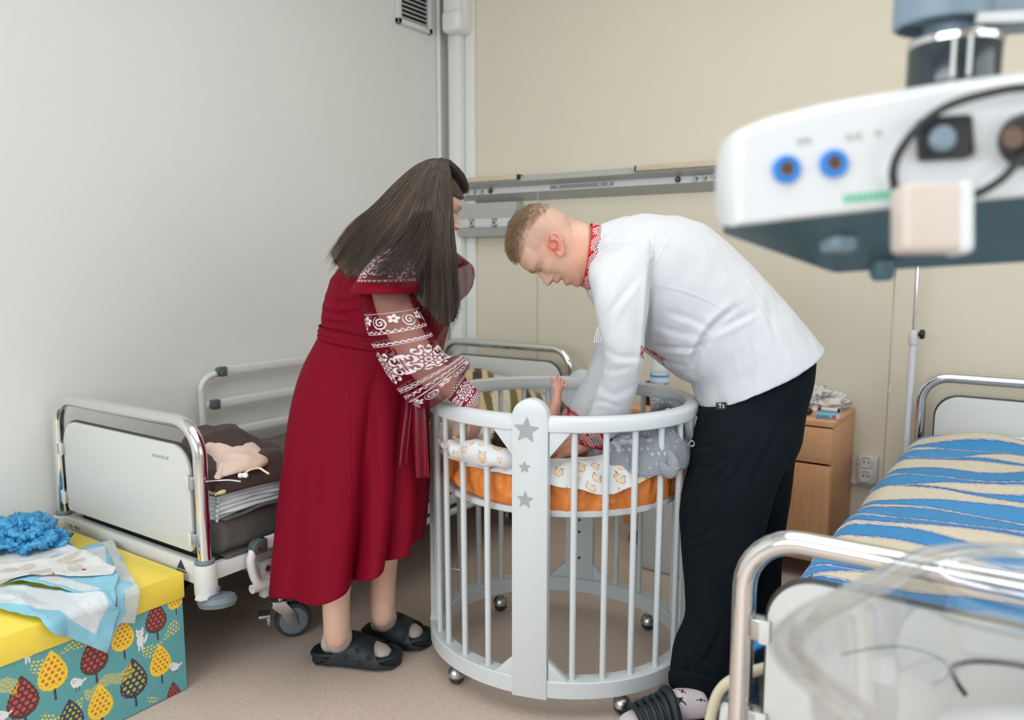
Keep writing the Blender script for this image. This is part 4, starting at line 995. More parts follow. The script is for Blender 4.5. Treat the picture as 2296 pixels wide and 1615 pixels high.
ring('bottom_ring', [(0, .073), (0, .118), (-.003, .121), (-.047, .121), (-.05, .118), (-.05, .073), (-.047, .070), (-.003, .070)])
zr0, zr1 = .834, .879
ring('top_rail', [(0, zr0 + .004), (.001, zr0 + .03), (-.004, zr1 - .006), (-.014, zr1), (-.028, zr1), (-.038, zr1 - .006), (-.040, zr0 + .02), (-.038, zr0 + .004), (-.034, zr0), (-.006, zr0)])
PA = [math.radians(d) for d in (280, 100, 193, 10)]
M['star'] = mat('grey_star', S(158, 164, 166), .4)
def star(c, r, Mx, name, par, rot=0):
    P = [((r if k % 2 == 0 else r * .46) * math.sin(k * math.pi / 5 + rot), (r if k % 2 == 0 else r * .46) * math.cos(k * math.pi / 5 + rot)) for k in range(10)]
    mb = MB(); mb.prism([(p[0] + c[0], p[1] + c[1]) for p in P][::-1], .0016, Mx); return mb.build(name, M['star'], par, smooth=False)
M['screw_dark'] = mat('dark_screw', (.08, .085, .09), .4, .8)
for k, t in enumerate(PA):
    n = EN(t); tan = np.cross((0, 0, 1), n); p = EP(t) - n * .022
    hw, zb, zt = .051, .066, (.926, .905, .90, .90)[k]
    if k > 1: zt = zr0 + .004
    poly = [(hw, zb), (hw, zt), (-hw, zt), (-hw, zb)] if k > 1 else [(hw, zb), (hw, zt - hw)] + [(hw * math.cos(a), zt - hw + hw * math.sin(a)) for a in np.linspace(.12, math.pi - .12, 18)] + [(-hw, zt - hw), (-hw, zb)]
    Mx = MX(p - n * .012, tan, (0, 0, 1), n)
    mb = MB(); mb.prism(poly, .036, Mx, .0025); post = mb.build('post', M['white_paint'], crib)
    face = MX(p + n * .0242, tan, (0, 0, 1), n)
    if k == 0:
        for (px, py, sp, rot) in ((1180, 965, 31, .06), (1176, 1048, 14, -.03), (1177, 1121, 20.5, .05)):
            q = ray(px, py); s = ((p + n * .0242 - CAM) @ n) / (q @ n); w = CAM + q * s - (p + n * .0242)
            star((w @ tan, w[2]), sp * 2.16 / FPX, face, 'star', post, rot)
    if k in (1, 2):
        inner = p - n * .012
        for z in ((.20, .30, .345) if k == 1 else (.14, .80)):
            mb = MB(); mb.cyl(inner + (0, 0, z), inner - n * .002 + (0, 0, z), .0055, 12); mb.build('screw', M['screw_dark'] if k == 1 else M['steel'], post)
    if k == 2:
        b0 = inner + tan * .02 + (0, 0, .265); mb = MB(); mb.cyl(b0, b0 - n * .055, .003, 10); mb.cyl(b0 - n * .055, b0 - n * .06, .007, 12); mb.build('bolt', M['steel'], post)
    for s in (-1, 1):
        for up in (0, 1):
            if up: tri = [(0, 0), (.058, 0), (0, -.07)]; z = zr0 + .001
            else: tri = [(0, 0), (.058, 0), (0, .058)]; z = .120
            if s < 0: tri = [(-a, b) for a, b in tri]
            dz = p - n * .002 + tan * s * (hw - .001) - n * (.006 if True else 0)
            yaw = -s * .12
            ta = nrm(tan + n * yaw * 1.0 * s * s)
            mb = MB(); mb.prism(tri if s > 0 else tri[::-1], .022, MX(dz + (0, 0, z), ta, (0, 0, 1), nrm(np.cross(ta, (0, 0, 1)))), .001); mb.build('corner_block', M['white_paint'], crib)
for base in (280, 10, 100, 193):
    nxt = {280: 370, 10: 100, 100: 193, 193: 280}[base]; span = nxt - base
    for f in (.185, .325, .465, .62, .775):
        t = math.radians(base + span * f); lo, hi = EP(t, -.024, .11), EP(t, -.02, zr0 + .01)
        mb = MB(); mb.cyl(lo, hi, .0092, 14); mb.build('bar', M['white_paint'], crib)
for px, py in ((1014, 1535), (1464, 1408), (1395, 1602), (None, None)):
    if px: c = at_z(px, py, 0)
    else: c = np.array([-1.66, 2.32, 0])
    d = nrm((c - np.array([CX, CY, 0]))); t = math.atan2(d[1], d[0]) - CT; t = math.atan2(CA * math.sin(t), CB * math.cos(t)); c = EP(t, -.03)
    mb = MB(); mb.lathe([(.001, .012), (.012, .008), (.018, .012), (.0185, .03), (.012, .034), (.001, .03)], 16, T(*c) @ T(.008, 0, .0) @ RX(0)); 
    w = MB(); w.lathe([(.001, -.014), (.020, -.014), (.0235, -.009), (.0235, .009), (.020, .014), (.001, .014)], 22, T(c[0], c[1], .0235) @ RZ(.6 + px / 400 if px else 0) @ RX(math.pi / 2)); wh = w.build('castor', M['rubber_dark'], crib)
    hd = MB(); th = np.linspace(.02, math.pi / 2 + .15, 10)
    hd.loft(np.array([[(c[0] + .027 * math.sin(a) * math.cos(b), c[1] + .027 * math.sin(a) * math.sin(b), .030 + .028 * math.cos(a)) for b in np.linspace(0, 2 * math.pi, 24, endpoint=False)] for a in th])); hd.build('hood', M['steel'], wh)
    st2 = MB(); st2.cyl((c[0], c[1], .045), (c[0], c[1], .074), .009, 12); st2.build('stem', M['steel'], wh)
# base board under the mattress
mb = MB(); n = 90; al = np.linspace(0, 2 * math.pi, n, endpoint=False)
mb.loft(np.array([[EP(t, -.05 - d, z) for t in al] for d, z in ((.004, .583), (0, .587), (0, .598), (.004, .602))])); mb.build('base_board', M['white_paint'], crib)

# orange mattress
MO = -.052; ZM0, ZM1 = .602, .712
rings = []; NA = 300
al = np.linspace(0, 2 * math.pi, NA, endpoint=False)
for d, z in [(.35, .0), (.06, .0), (.02, .002), (.004, .012), (0, .03), (0, .05), (0, .085), (.01, .101), (.03, .110), (.08, .110), (.2, .107), (.35, .105)]:
    rings.append([EP(t, MO - d, ZM0 + z) for t in al])
P = crom(np.array(rings), 70)
rad = np.stack([np.cos(al), np.sin(al), 0 * al], -1)[None]
Q = np.stack([np.broadcast_to(np.cos(al) * 3.0, P.shape[:2]), np.broadcast_to(np.sin(al) * 3.0, P.shape[:2]), P[..., 2] * 6], -1)
w = 1 - 2.6 * np.abs(fbm(Q + .25 * fbm(Q, 1.2, 9, 2)[..., None], 1.5, 3, 3)); w2 = fbm(Q, 3.0, 8, 2)
side = sstep(ZM0 + .002, ZM0 + .02, P[..., 2]) * (1 - .6 * sstep(ZM1 - .02, ZM1, P[..., 2]))
P = P + rad * (side * (.009 * w + .004 * w2 - .002))[..., None]
P[..., 2] += .006 * w2 * side - .014 * np.maximum(0, np.cos(al - 5.6))[None] * 1.0 + .006 * np.maximum(0, np.cos(al - 3.6))[None]
M['orange'] = mat('orange_oilcloth', S(226, 134, 58), .5, bump=(14, .35), var=(6, .05))
mb = MB(); mb.loft(P); tag(mb.build('crib_mattress', M['orange'], sharp=None), 'wrinkled orange covered mattress inside the white crib', 'mattress')

# owl print sheet over it
NS_, NT_ = 1100, 250
al = np.linspace(0, 2 * math.pi, NS_, endpoint=False); tr = np.linspace(0, 1, NT_)
drop = .018 + .045 * np.exp(-((al - math.radians(311)) / .22) ** 2) + .020 * np.exp(-((al - math.radians(292)) / .14) ** 2) + .005 * n1(al * 3.5, 4)
drop = np.where((al > math.radians(345)) | (al < math.radians(200)), .006, drop)
P = np.zeros((NT_, NS_, 3))
edge_d = np.where((al > math.radians(342)) | (al < math.radians(205)), -.03, .0)
for i, t in enumerate(tr):
    inner = np.clip(t / .78, 0, 1); over = np.clip((t - .78) / .22, 0, 1)
    off = MO - .02 + edge_d + .034 * np.sin(over * math.pi / 2)
    a, b = (CA + off), (CB + off)
    x, y = a * np.cos(al) * inner, b * np.sin(al) * inner
    P[i, :, 0] = CX + x * ct - y * st_; P[i, :, 1] = CY + x * st_ + y * ct
    P[i, :, 2] = ZM1 + .006 - .014 * np.maximum(0, np.cos(al - 5.6)) * inner - drop * over ** 1.3 + .006 * np.maximum(0, np.cos(al - 3.6)) * inner
Q = P * (1, 1, 0)
f = 1 - 2.2 * np.abs(fbm(Q + .06 * fbm(Q, 4, 2, 2)[..., None], 5.5, 6, 3))
lift = .040 * np.exp(-((al - math.radians(312)) / .62) ** 2)
P[..., 2] += lift[None] * (sstep(.45, .74, tr) * (1 - .75 * sstep(.86, 1.0, tr)))[:, None]
P[..., 2] += (.012 * f + .005 * fbm(Q, 14, 3, 2)) * (1 - np.clip((tr - .78) / .22, 0, 1) * .7)[:, None] + .004
rad = np.stack([np.cos(al), np.sin(al), 0 * al], -1)[None]
P += rad * (np.clip((tr - .8) / .2, 0, 1)[:, None] * (.008 + .006 * n1(al * 9, 2)[None] + .004 * fbm(P, 12, 5, 2)))[..., None]
def owls(V):
    X, Y = V[:, 0], V[:, 1] + (ZM1 - V[:, 2]) * -1.0
    C = np.tile(S(212, 214, 214), (len(V), 1)); rs = np.random.RandomState(3)
    OUT, BEI = S(150, 116, 88), S(226, 196, 156)
    for gx_ in np.arange(CX - .5, CX + .5, .048):
        for gy_ in np.arange(CY - .5, CY + .2, .048):
            cx, cy = gx_ + rs.uniform(-.012, .012), gy_ + rs.uniform(-.012, .012); a = rs.uniform(-.5, .5); s = rs.choice([.0155, .013, .008])
            ell(C, X, Y, cx, cy, s * .82, s, OUT, a); ell(C, X, Y, cx, cy, s * .73, s * .91, BEI, a); ell(C, X, Y, cx + .25 * s * math.sin(-a), cy + .4 * s, s * .5, s * .36, S(214, 214, 212), a)
            for e in (-1, 1):
                ell(C, X, Y, cx + e * s * .28, cy + s * .42, s * .16, s * .16, OUT, a); ell(C, X, Y, cx + e * s * .6, cy + s * .95, s * .13, s * .26, OUT, -e * .5); ell(C, X, Y, cx + e * s * .28, cy + s * .42, s * .09, s * .09, S(216, 216, 214), a)
    return C
M['owl'] = mat('owl_print_cotton', (.8, .8, .8), .8, attr=True, bump=(90, .15))
mb = MB(); mb.grid(P, cu=True); me = mb.mesh(); paint(me, owls(getv(me))); me = baked(me, ('SOLIDIFY', dict(thickness=.004, offset=1)))
tag(mb.build('owl_print_sheet', M['owl'], sharp=None, mesh=me), 'white sheet with small owl print spread over the orange mattress', 'sheet')
# rolled owl cloth along the left end
def roll(px, rr, d, name, m, label, cat, painter=None, seed=1, n=320):
    pts = np.array([at_d(a, b, c) for (a, b), c in zip(px, d)]); q = crom(np.concatenate([pts, np.array(rr)[:, None]], 1), n)
    mb = MB(); mb.tube(q[:, :3], q[:, 3], 120); me = mb.mesh(); V = getv(me); N_ = getn(me)
    V = V + N_ * (.012 * fbm(V * (1, 1, 1), 14, seed, 2) * 1 + .008 * (1 - 2 * np.abs(fbm(V, 11, seed + 4, 2))))[:, None]; setv(me, V)
    if painter: paint(me, painter(V))
    return tag(mb.build(name, m, sharp=None, mesh=me), label, cat)
roll([(986, 990), (1006, 997), (1040, 1010), (1085, 1022), (1130, 1030), (1165, 1036)], (.008, .017, .022, .026, .026, .015), (2.42, 2.36, 2.32, 2.27, 2.25, 2.25), 'owl_print_swaddle', M['owl'], 'rolled owl print swaddle along the left end of the crib mattress', 'swaddle', owls, 3)
M['beige'] = mat('beige_cotton', S(216, 196, 180), .85, bump=(60, .2), sheen=.1)
roll([(1003, 992), (1014, 972), (1040, 975), (1070, 982), (1092, 988), (1106, 1002)], (.012, .030, .028, .034, .032, .015), (2.44, 2.45, 2.46, 2.46, 2.45, 2.43), 'beige_cloth', M['beige'], "crumpled beige cloth by the baby's head under the woman's hand", 'cloth', None, 8)
# grey spotted blanket at the right end
def spots(V):
    C = np.tile(S(142, 148, 154), (len(V), 1)); G = V / .013; I = np.floor(G); f = G - I - .5
    rs = (np.sin(I @ np.array([12.9, 78.2, 37.7])) * 43758.5) % 1; C[((f ** 2).sum(1) < .06) & (rs > .45)] = S(206, 210, 214)
    w = vnoise(V, 30, 5); C[w > .62] = S(190, 196, 202); return C
M['knit'] = mat('grey_knit', (.4, .4, .4), .9, attr=True, bump=(220, .5), sheen=.25)
gz = ZM1 - .012
ol = [at_d(a, b, d)[:2] for (a, b), d in zip([(1345, 1040), (1400, 1062), (1470, 1062), (1520, 1050), (1552, 985), (1545, 935), (1500, 915), (1440, 930), (1385, 960)], (2.24, 2.22, 2.23, 2.27, 2.36, 2.48, 2.6, 2.62, 2.5))]
gb_ = mound('knit_blanket', ol, gz, lambda x, y: .085 + .05 * sstep(-1.05, -.93, x), M['knit'], 'grey knitted blanket with white flecks at the right end of the crib', 'blanket', seed=17, fold=.048, fs=10, p=2.6, q=.5, n=240, r=90, painter=spots)
mb = MB(); q = np.array([at_d(a, b, d) for (a, b), d in zip([(1462, 945), (1475, 915), (1495, 903), (1515, 912), (1528, 935), (1536, 960)], (2.5, 2.48, 2.47, 2.46, 2.44, 2.42))])
mb.tube(q, (.02, .024, .026, .026, .024, .02), 20, sm=60, flat=.7); me = mb.mesh(); V = getv(me); N_ = getn(me); V = V + N_ * (.006 * fbm(V, 16, 3, 2))[:, None]; setv(me, V); paint(me, spots(V)); mb.build('blanket_fold', M['knit'], gb_, sharp=None, mesh=me)
mb = MB(); q = np.array([at_d(a, b, d) for (a, b), d in zip([(1475, 1005), (1500, 1020), (1512, 1045), (1505, 1062), (1490, 1052), (1478, 1035)], (2.27, 2.25, 2.24, 2.24, 2.24, 2.24))])
mb.tube(q, (.008, .013, .016, .013, .014, .01), 16, sm=60); me = mb.mesh(); V = getv(me); N_ = getn(me); V = V + N_ * (.004 * fbm(V, 20, 5, 2))[:, None]; setv(me, V); paint(me, spots(V)); mb.build('blanket_corner', M['knit'], gb_, sharp=None, mesh=me)
# ------------------------------------------------------------------ people: tools
FH = nrm(np.array([FWD[0], FWD[1], 0.0])); NEAR = -FH
def sil(rows, n=48, R=90, k=2.25, hint=None):
    """rings whose two silhouette points are given: (xL,yL,xR,yR, depth, half thickness[, depthR])"""
    ctl = []
    for r in rows:
        xl, yl, xr, yr, d, hd = r[:6]; d2 = r[6] if len(r) > 6 else d
        A, B = at_d(xl, yl, d), at_d(xr, yr, d2)
        ctl.append(np.concatenate([(A + B) / 2, (B - A) / 2, [hd]]))
    c = crom(np.array(ctl), R)
    a = np.linspace(0, 2 * math.pi, n, endpoint=False); co, si = np.cos(a), np.sin(a)
    co = np.sign(co) * np.abs(co) ** (2 / k); si = np.sign(si) * np.abs(si) ** (2 / k)
    P = np.zeros((R, n, 3))
    for i in range(R):
        u = c[i, 3:6]; v = FH - nrm(u) * (FH @ nrm(u)); v = nrm(v) * c[i, 6]
        P[i] = c[i, :3] + co[:, None] * u + si[:, None] * v
    return P
def capped(P):
    """round the two ends of a loft so the solid is closed and soft"""
    a, b = P[0].mean(0), P[-1].mean(0)
    ta, tb = P[0].mean(0) - P[1].mean(0), P[-1].mean(0) - P[-2].mean(0)
    return P
def dist_poly(Q, pts):
    """distance of 2-D points Q to a polyline, and the signed side"""
    best = np.full(len(Q), 1e9); sgn = np.zeros(len(Q)); tt = np.zeros(len(Q)); L = 0
    pts = np.asarray(pts, float); seg = np.linalg.norm(np.diff(pts, axis=0), axis=1); tot = seg.sum()
    for i in range(len(pts) - 1):
        a, b = pts[i], pts[i + 1]; d = b - a; l2 = d @ d
        t = np.clip(((Q - a) @ d) / l2, 0, 1); e = Q - (a + t[:, None] * d); r = np.hypot(e[:, 0], e[:, 1])
        m = r < best; best[m] = r[m]; sgn[m] = np.sign(d[0] * e[m, 1] - d[1] * e[m, 0]); tt[m] = (L + t[m] * seg[i]) / tot; L += seg[i]
    return best, sgn, tt
def creases(V, N, lines):
    """press folds along lines seen from the room side: (points px, half width px, depth m)"""
    X = px_of(V); face = np.clip(-(N @ nrm(FWD)) * 3, 0, 1); D = np.zeros(len(V))
    for pts, w, dep in lines:
        pp = crom(np.array(pts, float), 24) if len(pts) > 2 else np.array(pts, float)
        r, s, t = dist_poly(X[:, :2], pp); taper = np.sin(np.clip(t, 0.02, .98) * math.pi) ** .5
        D += dep * taper * (-np.exp(-(r / w) ** 2) + .55 * np.exp(-((r * s - 1.6 * w) / w) ** 2))
    return V + N * (D * face)[:, None]
def inpoly(X, poly):
    poly = np.asarray(poly, float); c = np.zeros(len(X), bool); j = len(poly) - 1
    for i in range(len(poly)):
        a, b = poly[i], poly[j]
        c ^= ((a[1] > X[:, 1]) != (b[1] > X[:, 1])) & (X[:, 0] < (b[0] - a[0]) * (X[:, 1] - a[1]) / (b[1] - a[1] + 1e-12) + a[0]); j = i
    return c
SKIN = S(214, 172, 150)
M['skin'] = mat('skin', SKIN, .5, attr=True, sss=.12, bump=(400, .06))

def interp(tab, s):
    tab = sorted(tab); x = np.array([a for a, b in tab]); y = np.array([b for a, b in tab]); return np.interp(s, x, y)
def smooth1(y, n):
    k = np.ones(n) / n; p = np.concatenate([np.full(n // 2, y[0]), y, np.full(n // 2, y[-1])]); return np.convolve(p, k, 'valid')[:len(y)]
# head profile in units of .18 mm, chin at s=0; f is towards the face
PF = [(-48, 914), (-32, 957), (0, 989), (40, 994), (99, 977), (131, 978), (154, 1001), (178, 1024), (217, 1019), (248, 977), (268, 950), (290, 945), (312, 960), (323, 1019), (346, 1043), (393, 1033), (425, 1030), (435, 1063), (445, 1103), (470, 1129), (500, 1135), (553, 1105), (596, 1073), (647, 1033), (685, 1001), (726, 1000), (806, 1020), (863, 1008), (944, 989), (1020, 952), (1100, 895), (1200, 800), (1276, 670), (1315, 520), (1335, 380)]
PFC = [(-48, 914), (-32, 957), (0, 989), (40, 994), (99, 975), (131, 978), (154, 1001), (190, 1024), (235, 1022), (262, 1002), (272, 992), (285, 1000), (312, 1024), (346, 1043), (393, 1033), (425, 1030)] + PF[17:]
BASE = [(-48, 880), (0, 940), (100, 950), (300, 955), (430, 965), (550, 968), (650, 965), (700, 965), (806, 995), (863, 1000), (944, 985), (1020, 952), (1100, 895), (1200, 800), (1276, 670), (1315, 520), (1335, 380)]
PBK = [(-48, 860), (0, 770), (60, 640), (150, 430), (250, 260), (350, 110), (450, 10), (600, -70), (820, -104), (981, -80), (1075, -44), (1165, 10), (1244, 85), (1306, 180), (1335, 300)]
PW_ = [(-48, 60), (-20, 140), (0, 190), (60, 245), (130, 280), (220, 310), (320, 338), (420, 358), (550, 385), (700, 402), (850, 416), (1000, 414), (1100, 388), (1200, 322), (1280, 215), (1320, 110), (1335, 40)]
def head_grid(place, unit, open_mouth=True, R=190, n=144, w_scale=1.0):
    s = np.linspace(-46, 1334, R); pf = interp(PF if open_mouth else PFC, s); base = smooth1(interp(BASE, s), 9); bk = smooth1(interp(PBK, s), 7); w = smooth1(interp(PW_, s), 7) * w_scale
    a = np.linspace(0, 2 * math.pi, n, endpoint=False); P = np.zeros((R, n, 3))
    for i in range(R):
        fc = bk[i] + (base[i] - bk[i]) * .45; c, si = np.cos(a), np.sin(a)
        kf = 2.25; x = w[i] * np.sign(si) * np.abs(si) ** (2 / kf)
        f = np.where(c > 0, fc + (base[i] - fc) * np.abs(c) ** (2 / 2.4), fc + (bk[i] - fc) * np.abs(c) ** (2 / 2.1))
        ss = s[i]; det = pf[i] - base[i]
        sg = 62 if ss > 430 else (120 if ss > 130 else 150)
        if 430 < ss < 560: sg = 72 + 40 * math.exp(-((ss - 462) / 28) ** 2)
        if ss > 640: sg = 62 + (ss - 640) * .9
        front = (c > 0)
        f = f + det * np.exp(-(np.abs(x) / sg) ** 2.2) * front
        # eye sockets, brow ridge, cheek, nostril wings
        f = f + front * (-58 * np.exp(-((np.abs(x) - 185) / 95) ** 2 - ((ss - 690) / 62) ** 2) + 26 * np.exp(-((np.abs(x) - 175) / 110) ** 2 - ((ss - 800) / 42) ** 2)
                         + 30 * np.exp(-((np.abs(x) - 180) / 60) ** 2 - ((ss - 680) / 34) ** 2)
                         + 24 * np.exp(-((np.abs(x) - 230) / 90) ** 2 - ((ss - 560) / 90) ** 2) - 16 * np.exp(-((np.abs(x) - 170) / 40) ** 2 - ((ss - 400) / 80) ** 2)
                         + 34 * np.exp(-((np.abs(x) - 85) / 34) ** 2 - ((ss - 470) / 36) ** 2))
        P[i] = place(np.full(n, ss), f, x)
    return P
def hand(wrist, fdir, ndir, side, curl=(.5, .5, .5, .5), thumb=(.6, .5), sc=1.0, spread=.1, bow=None):
    """list of tubes (points, radii): fdir fingers, ndir back of hand, side +1: thumb on cross(fdir, ndir)"""
    f = nrm(fdir); nn = nrm(np.asarray(ndir, float) - f * (np.asarray(ndir, float) @ f)); t = np.cross(f, nn) * side
    out = []; L = .092 * sc
    def P(a, b, c): return np.asarray(wrist) + f * a * sc + t * b * sc + nn * c * sc
    for b0, b1 in ((.012, .029), (.005, .010), (-.004, -.010), (-.012, -.029)):
        out.append(([P(-.01, b0 * .8, 0), P(.03, (b0 + b1) / 2, .002), P(.065, b1, .004), P(.088, b1, .002)], [.0145 * sc, .0150 * sc, .0140 * sc, .0110 * sc]))
    out.append(([P(-.02, .0, 0), P(.03, .0, .001), P(.075, 0, .0)], [.021 * sc, .017 * sc, .012 * sc]))
    for k, (b1, ln) in enumerate(((.029, .074), (.010, .082), (-.010, .077), (-.028, .060))):
        ang = 0; p = P(.086, b1, .002); pts = [p - f * .01 * sc, p]; rad = [.0100 * sc, .0098 * sc]
        lat = spread * (1.2 - .8 * k)
        for j, fr in enumerate((.45, .30, .25)):
            ang += curl[k] * (.9, 1.1, .7)[j]
            d = nrm(f * math.cos(ang) - nn * math.sin(ang) + t * lat * math.cos(ang)); p = p + d * ln * fr * sc; pts.append(p); rad.append((.0090, .0082, .0066)[j] * sc)
        out.append((pts, rad))
    p = P(.022, .030, -.006); d = nrm(f * .62 + t * .62 - nn * thumb[0]); pts = [P(.005, .012, -.004), p]; rad = [.015 * sc, .0145 * sc]
    for j, ln in enumerate((.036, .030, .024)):
        p = p + d * ln * sc; pts.append(p); rad.append((.0118, .0105, .0080)[j] * sc); d = nrm(d + f * .35 * thumb[1] - nn * .35 * thumb[1])
    out.append((pts, rad)); return out
def add_hand(mb, *a, **k):
    tips = []
    for pts, r in hand(*a, **k):
        mb.tube(pts, r, 14, sm=max(14, len(pts) * 5)); e = np.asarray(pts[-1]); tips.append(e); mb.ball(e, r[-1] * 1.0, 8); mb.ball(pts[0], r[0], 8)
    return tips
def ear(mb, C, up, fw, out, h=.064):
    """C centre, up towards the top of the ear, fw towards the face, out away from the head"""
    def P(a, b, c): return C + up * a * h + fw * b * h + out * c * h
    rim = [P(-.08, .16, .05), P(.16, .20, .10), P(.36, .18, .20), P(.48, .02, .27), P(.44, -.18, .31), P(.24, -.30, .32), P(.0, -.27, .30), P(-.22, -.17, .25), P(-.40, -.04, .18), P(-.48, .07, .12), P(-.40, .14, .07), P(-.25, .13, .05)]
    mb.tube(rim, [.0028, .0034, .0036, .0038, .0038, .0036, .0036, .0040, .0058, .0062, .0046, .003], 12, sm=60)
    mb.tube([P(.30, .02, .17), P(.18, -.13, .22), P(.0, -.14, .22), P(-.18, -.06, .18), P(-.22, .05, .12)], .0036, 10, sm=30)
    mb.tube([P(.05, .17, .08), P(-.06, .13, .14), P(-.14, .13, .12)], [.004, .0045, .003], 10, sm=12)
    q = MB()
    A = np.linspace(0, 2 * math.pi, 30, endpoint=False); rings = []
    for t, dz in ((.02, -.0), (.5, .01), (.85, .03), (1, .05)):
        rings.append([P(.02 + .44 * t * math.cos(a), -.05 + .24 * t * math.sin(a), .10 + dz + .10 * t * -math.sin(a)) for a in A])
    g = np.array(rings); back = g[::-1] - out * .006
    mb.loft(np.concatenate([g, back]), True)
def foot_shape(heel, toe, sc=1.0, hgt=.07, ankle=None, arad=(.036, .036), w=.047):
    """foot solid from heel to toe on the ground, with the ankle rising to `ankle`"""
    heel, toe = np.asarray(heel, float), np.asarray(toe, float); d = nrm(toe - heel); L = np.linalg.norm(toe - heel); s = np.cross((0, 0, 1), d); z0 = heel[2]
    ctl = [(0.0, .018, .012, .05), (.06, .030, .0, .075), (.2, .034, .0, .085), (.36, .036, .004, hgt + .012), (.5, .040, .004, hgt * .86), (.68, w, .0, .052), (.82, w * .96, .0, .036), (.93, w * .8, .0, .026), (1.0, w * .4, .004, .016)]
    c = crom(np.array(ctl), 40); a = np.linspace(0, 2 * math.pi, 32, endpoint=False); P = []
    for t, ww, zb, zt in c: P.append([heel + d * t * L + s * ww * math.cos(b) * sc + np.array([0, 0, (zb + (zt - zb) * (.5 + .5 * math.sin(b) if math.sin(b) > 0 else .5 + .5 * math.sin(b))) * sc]) for b in a])
    mb = MB(); mb.loft(np.array(P))
    if ankle is not None:
        an = np.asarray(ankle, float); b0 = heel + d * .22 * L + np.array([0, 0, .03])
        mb.tube([b0, (b0 + an) / 2 + d * .004, an], [.034, arad[0], arad[1]], 24, sm=14)
    return mb, d, s, L

# ------------------------------------------------------------------ the man
UI, FI = np.array([-.943, -.333]), np.array([-.333, .943]); DM = 2.36
def m_place(s, f, x, D=DM):
    s = np.asarray(s, float) - 1717; px = 1120 + (UI[0] * s + FI[0] * f) / 7.342; py = 440 + (UI[1] * s + FI[1] * f) / 7.342
    base = CAM + (FWD + RIGHT * ((px - W / 2) / FPX)[..., None] - UP * ((py - HH / 2) / FPX)[..., None]) * D
    return base - FWD * (np.asarray(x) * DM / FPX / 7.342)[..., None]
mU = nrm(-.943 * RIGHT + .333 * UP); mF = nrm(-.333 * RIGHT - .943 * UP)
man = thing('person', 'man with cropped hair in white embroidered shirt and black trousers bending over the crib', 'person', tuple(at_z(1600, 1540, 0)), None)
mb = MB(); mb.loft(head_grid(m_place, 1, True))
mb.loft(sil([(1212, 505, 1262, 625, DM, .052), (1255, 484, 1294, 640, DM, .058), (1300, 497, 1318, 640, DM + .01, .060), (1340, 512, 1350, 650, DM + .02, .066), (1390, 515, 1390, 680, DM + .04, .075)], 40, 40))
earC = at_d(1120 + 918 / 7.342, 440 + 822 / 7.342, DM - .070)
eu = nrm(mU * .86 - mF * .50); ef = nrm(mF * .86 + mU * .50)
ear(mb, earC, eu, ef, nrm(-FWD - mF * .25), .066)
earC2 = m_place(np.array([575.]), np.array([475.]), np.array([-398.]))[0]; ear(mb, earC2, eu, ef, nrm(FWD - mF * .25), .064)
# torso under the shirt, arms, legs
mb.loft(sil([(1350, 660, 1390, 520, 2.42, .09), (1400, 720, 1455, 505, 2.42, .16), (1470, 760, 1560, 540, 2.42, .15), (1540, 800, 1700, 670, 2.42, .14), (1600, 880, 1770, 790, 2.42, .12), (1610, 960, 1750, 890, 2.42, .11)], 32, 40))
w_near = at_d(1330, 984, 2.335); w_far = at_d(1276, 955, 2.50)
mb.tube([at_d(1405, 580, 2.26), at_d(1392, 700, 2.22), at_d(1395, 800, 2.225), at_d(1375, 880, 2.26), at_d(1345, 962, 2.32), w_near], [.05, .045, .042, .038, .031, .029], 20, sm=50)
mb.tube([at_d(1410, 580, 2.60), at_d(1390, 720, 2.62), at_d(1370, 800, 2.62), at_d(1320, 890, 2.57), at_d(1290, 935, 2.52), w_far], [.05, .045, .042, .038, .031, .028], 20, sm=50)
def PD(px, py, d): return at_d(px, py, d)
add_hand(mb, w_near, PD(1238, 1003, 2.33) - w_near, -FWD * .85 + UP * .5, 1, curl=(.18, .30, .42, .5), thumb=(.1, .2), sc=1.0, spread=.20)
add_hand(mb, w_far, PD(1232, 1015, 2.46) - w_far, UP * .9 - FWD * .3 + RIGHT * .3, -1, curl=(.3, .3, .3, .3), thumb=(.4, .4), sc=1.0)
ank_n, ank_f = at_d(1553, 1535, 2.27), at_d(1655, 1435, 2.56)
mb.tube([at_d(1690, 950, 2.40), at_d(1640, 1120, 2.33), at_d(1612, 1250, 2.32), at_d(1590, 1400, 2.29), ank_n], [.06, .055, .052, .046, .036], 20, sm=40)
mb.tube([at_d(1720, 900, 2.52), at_d(1710, 1120, 2.54), at_d(1700, 1250, 2.55), at_d(1680, 1350, 2.56), ank_f], [.08, .062, .055, .048, .036], 20, sm=40)
me = fuse(mb, .0030, 3, .5)
V = getv(me); X = px_of(V)
# head-local coordinates for painting
cx = (X[:, 0] - 1120) * 7.342; cy = (X[:, 1] - 440) * 7.342
hs = UI[0] * cx + UI[1] * cy + 1717; hf = FI[0] * cx + FI[1] * cy
isH = (X[:, 0] < 1320) & (X[:, 1] < 660) & (X[:, 0] > 1130)
C = np.tile(SKIN, (len(V), 1)) * (1 + .05 * fbm(V, 60, 3, 2))[:, None]
C[~isH] = lerp3(C[~isH], S(176, 122, 100), np.full((~isH).sum(), .85))
red = np.exp(-((cx - 915) / 150) ** 2 - ((cy - 820) / 160) ** 2) * isH
C = lerp3(C, S(214, 124, 104), np.clip(red * 1.1, 0, .9))
nk = sstep(1000, 1300, cx) * isH * sstep(600, 760, cy); C = lerp3(C, S(216, 150, 126), nk * .5)
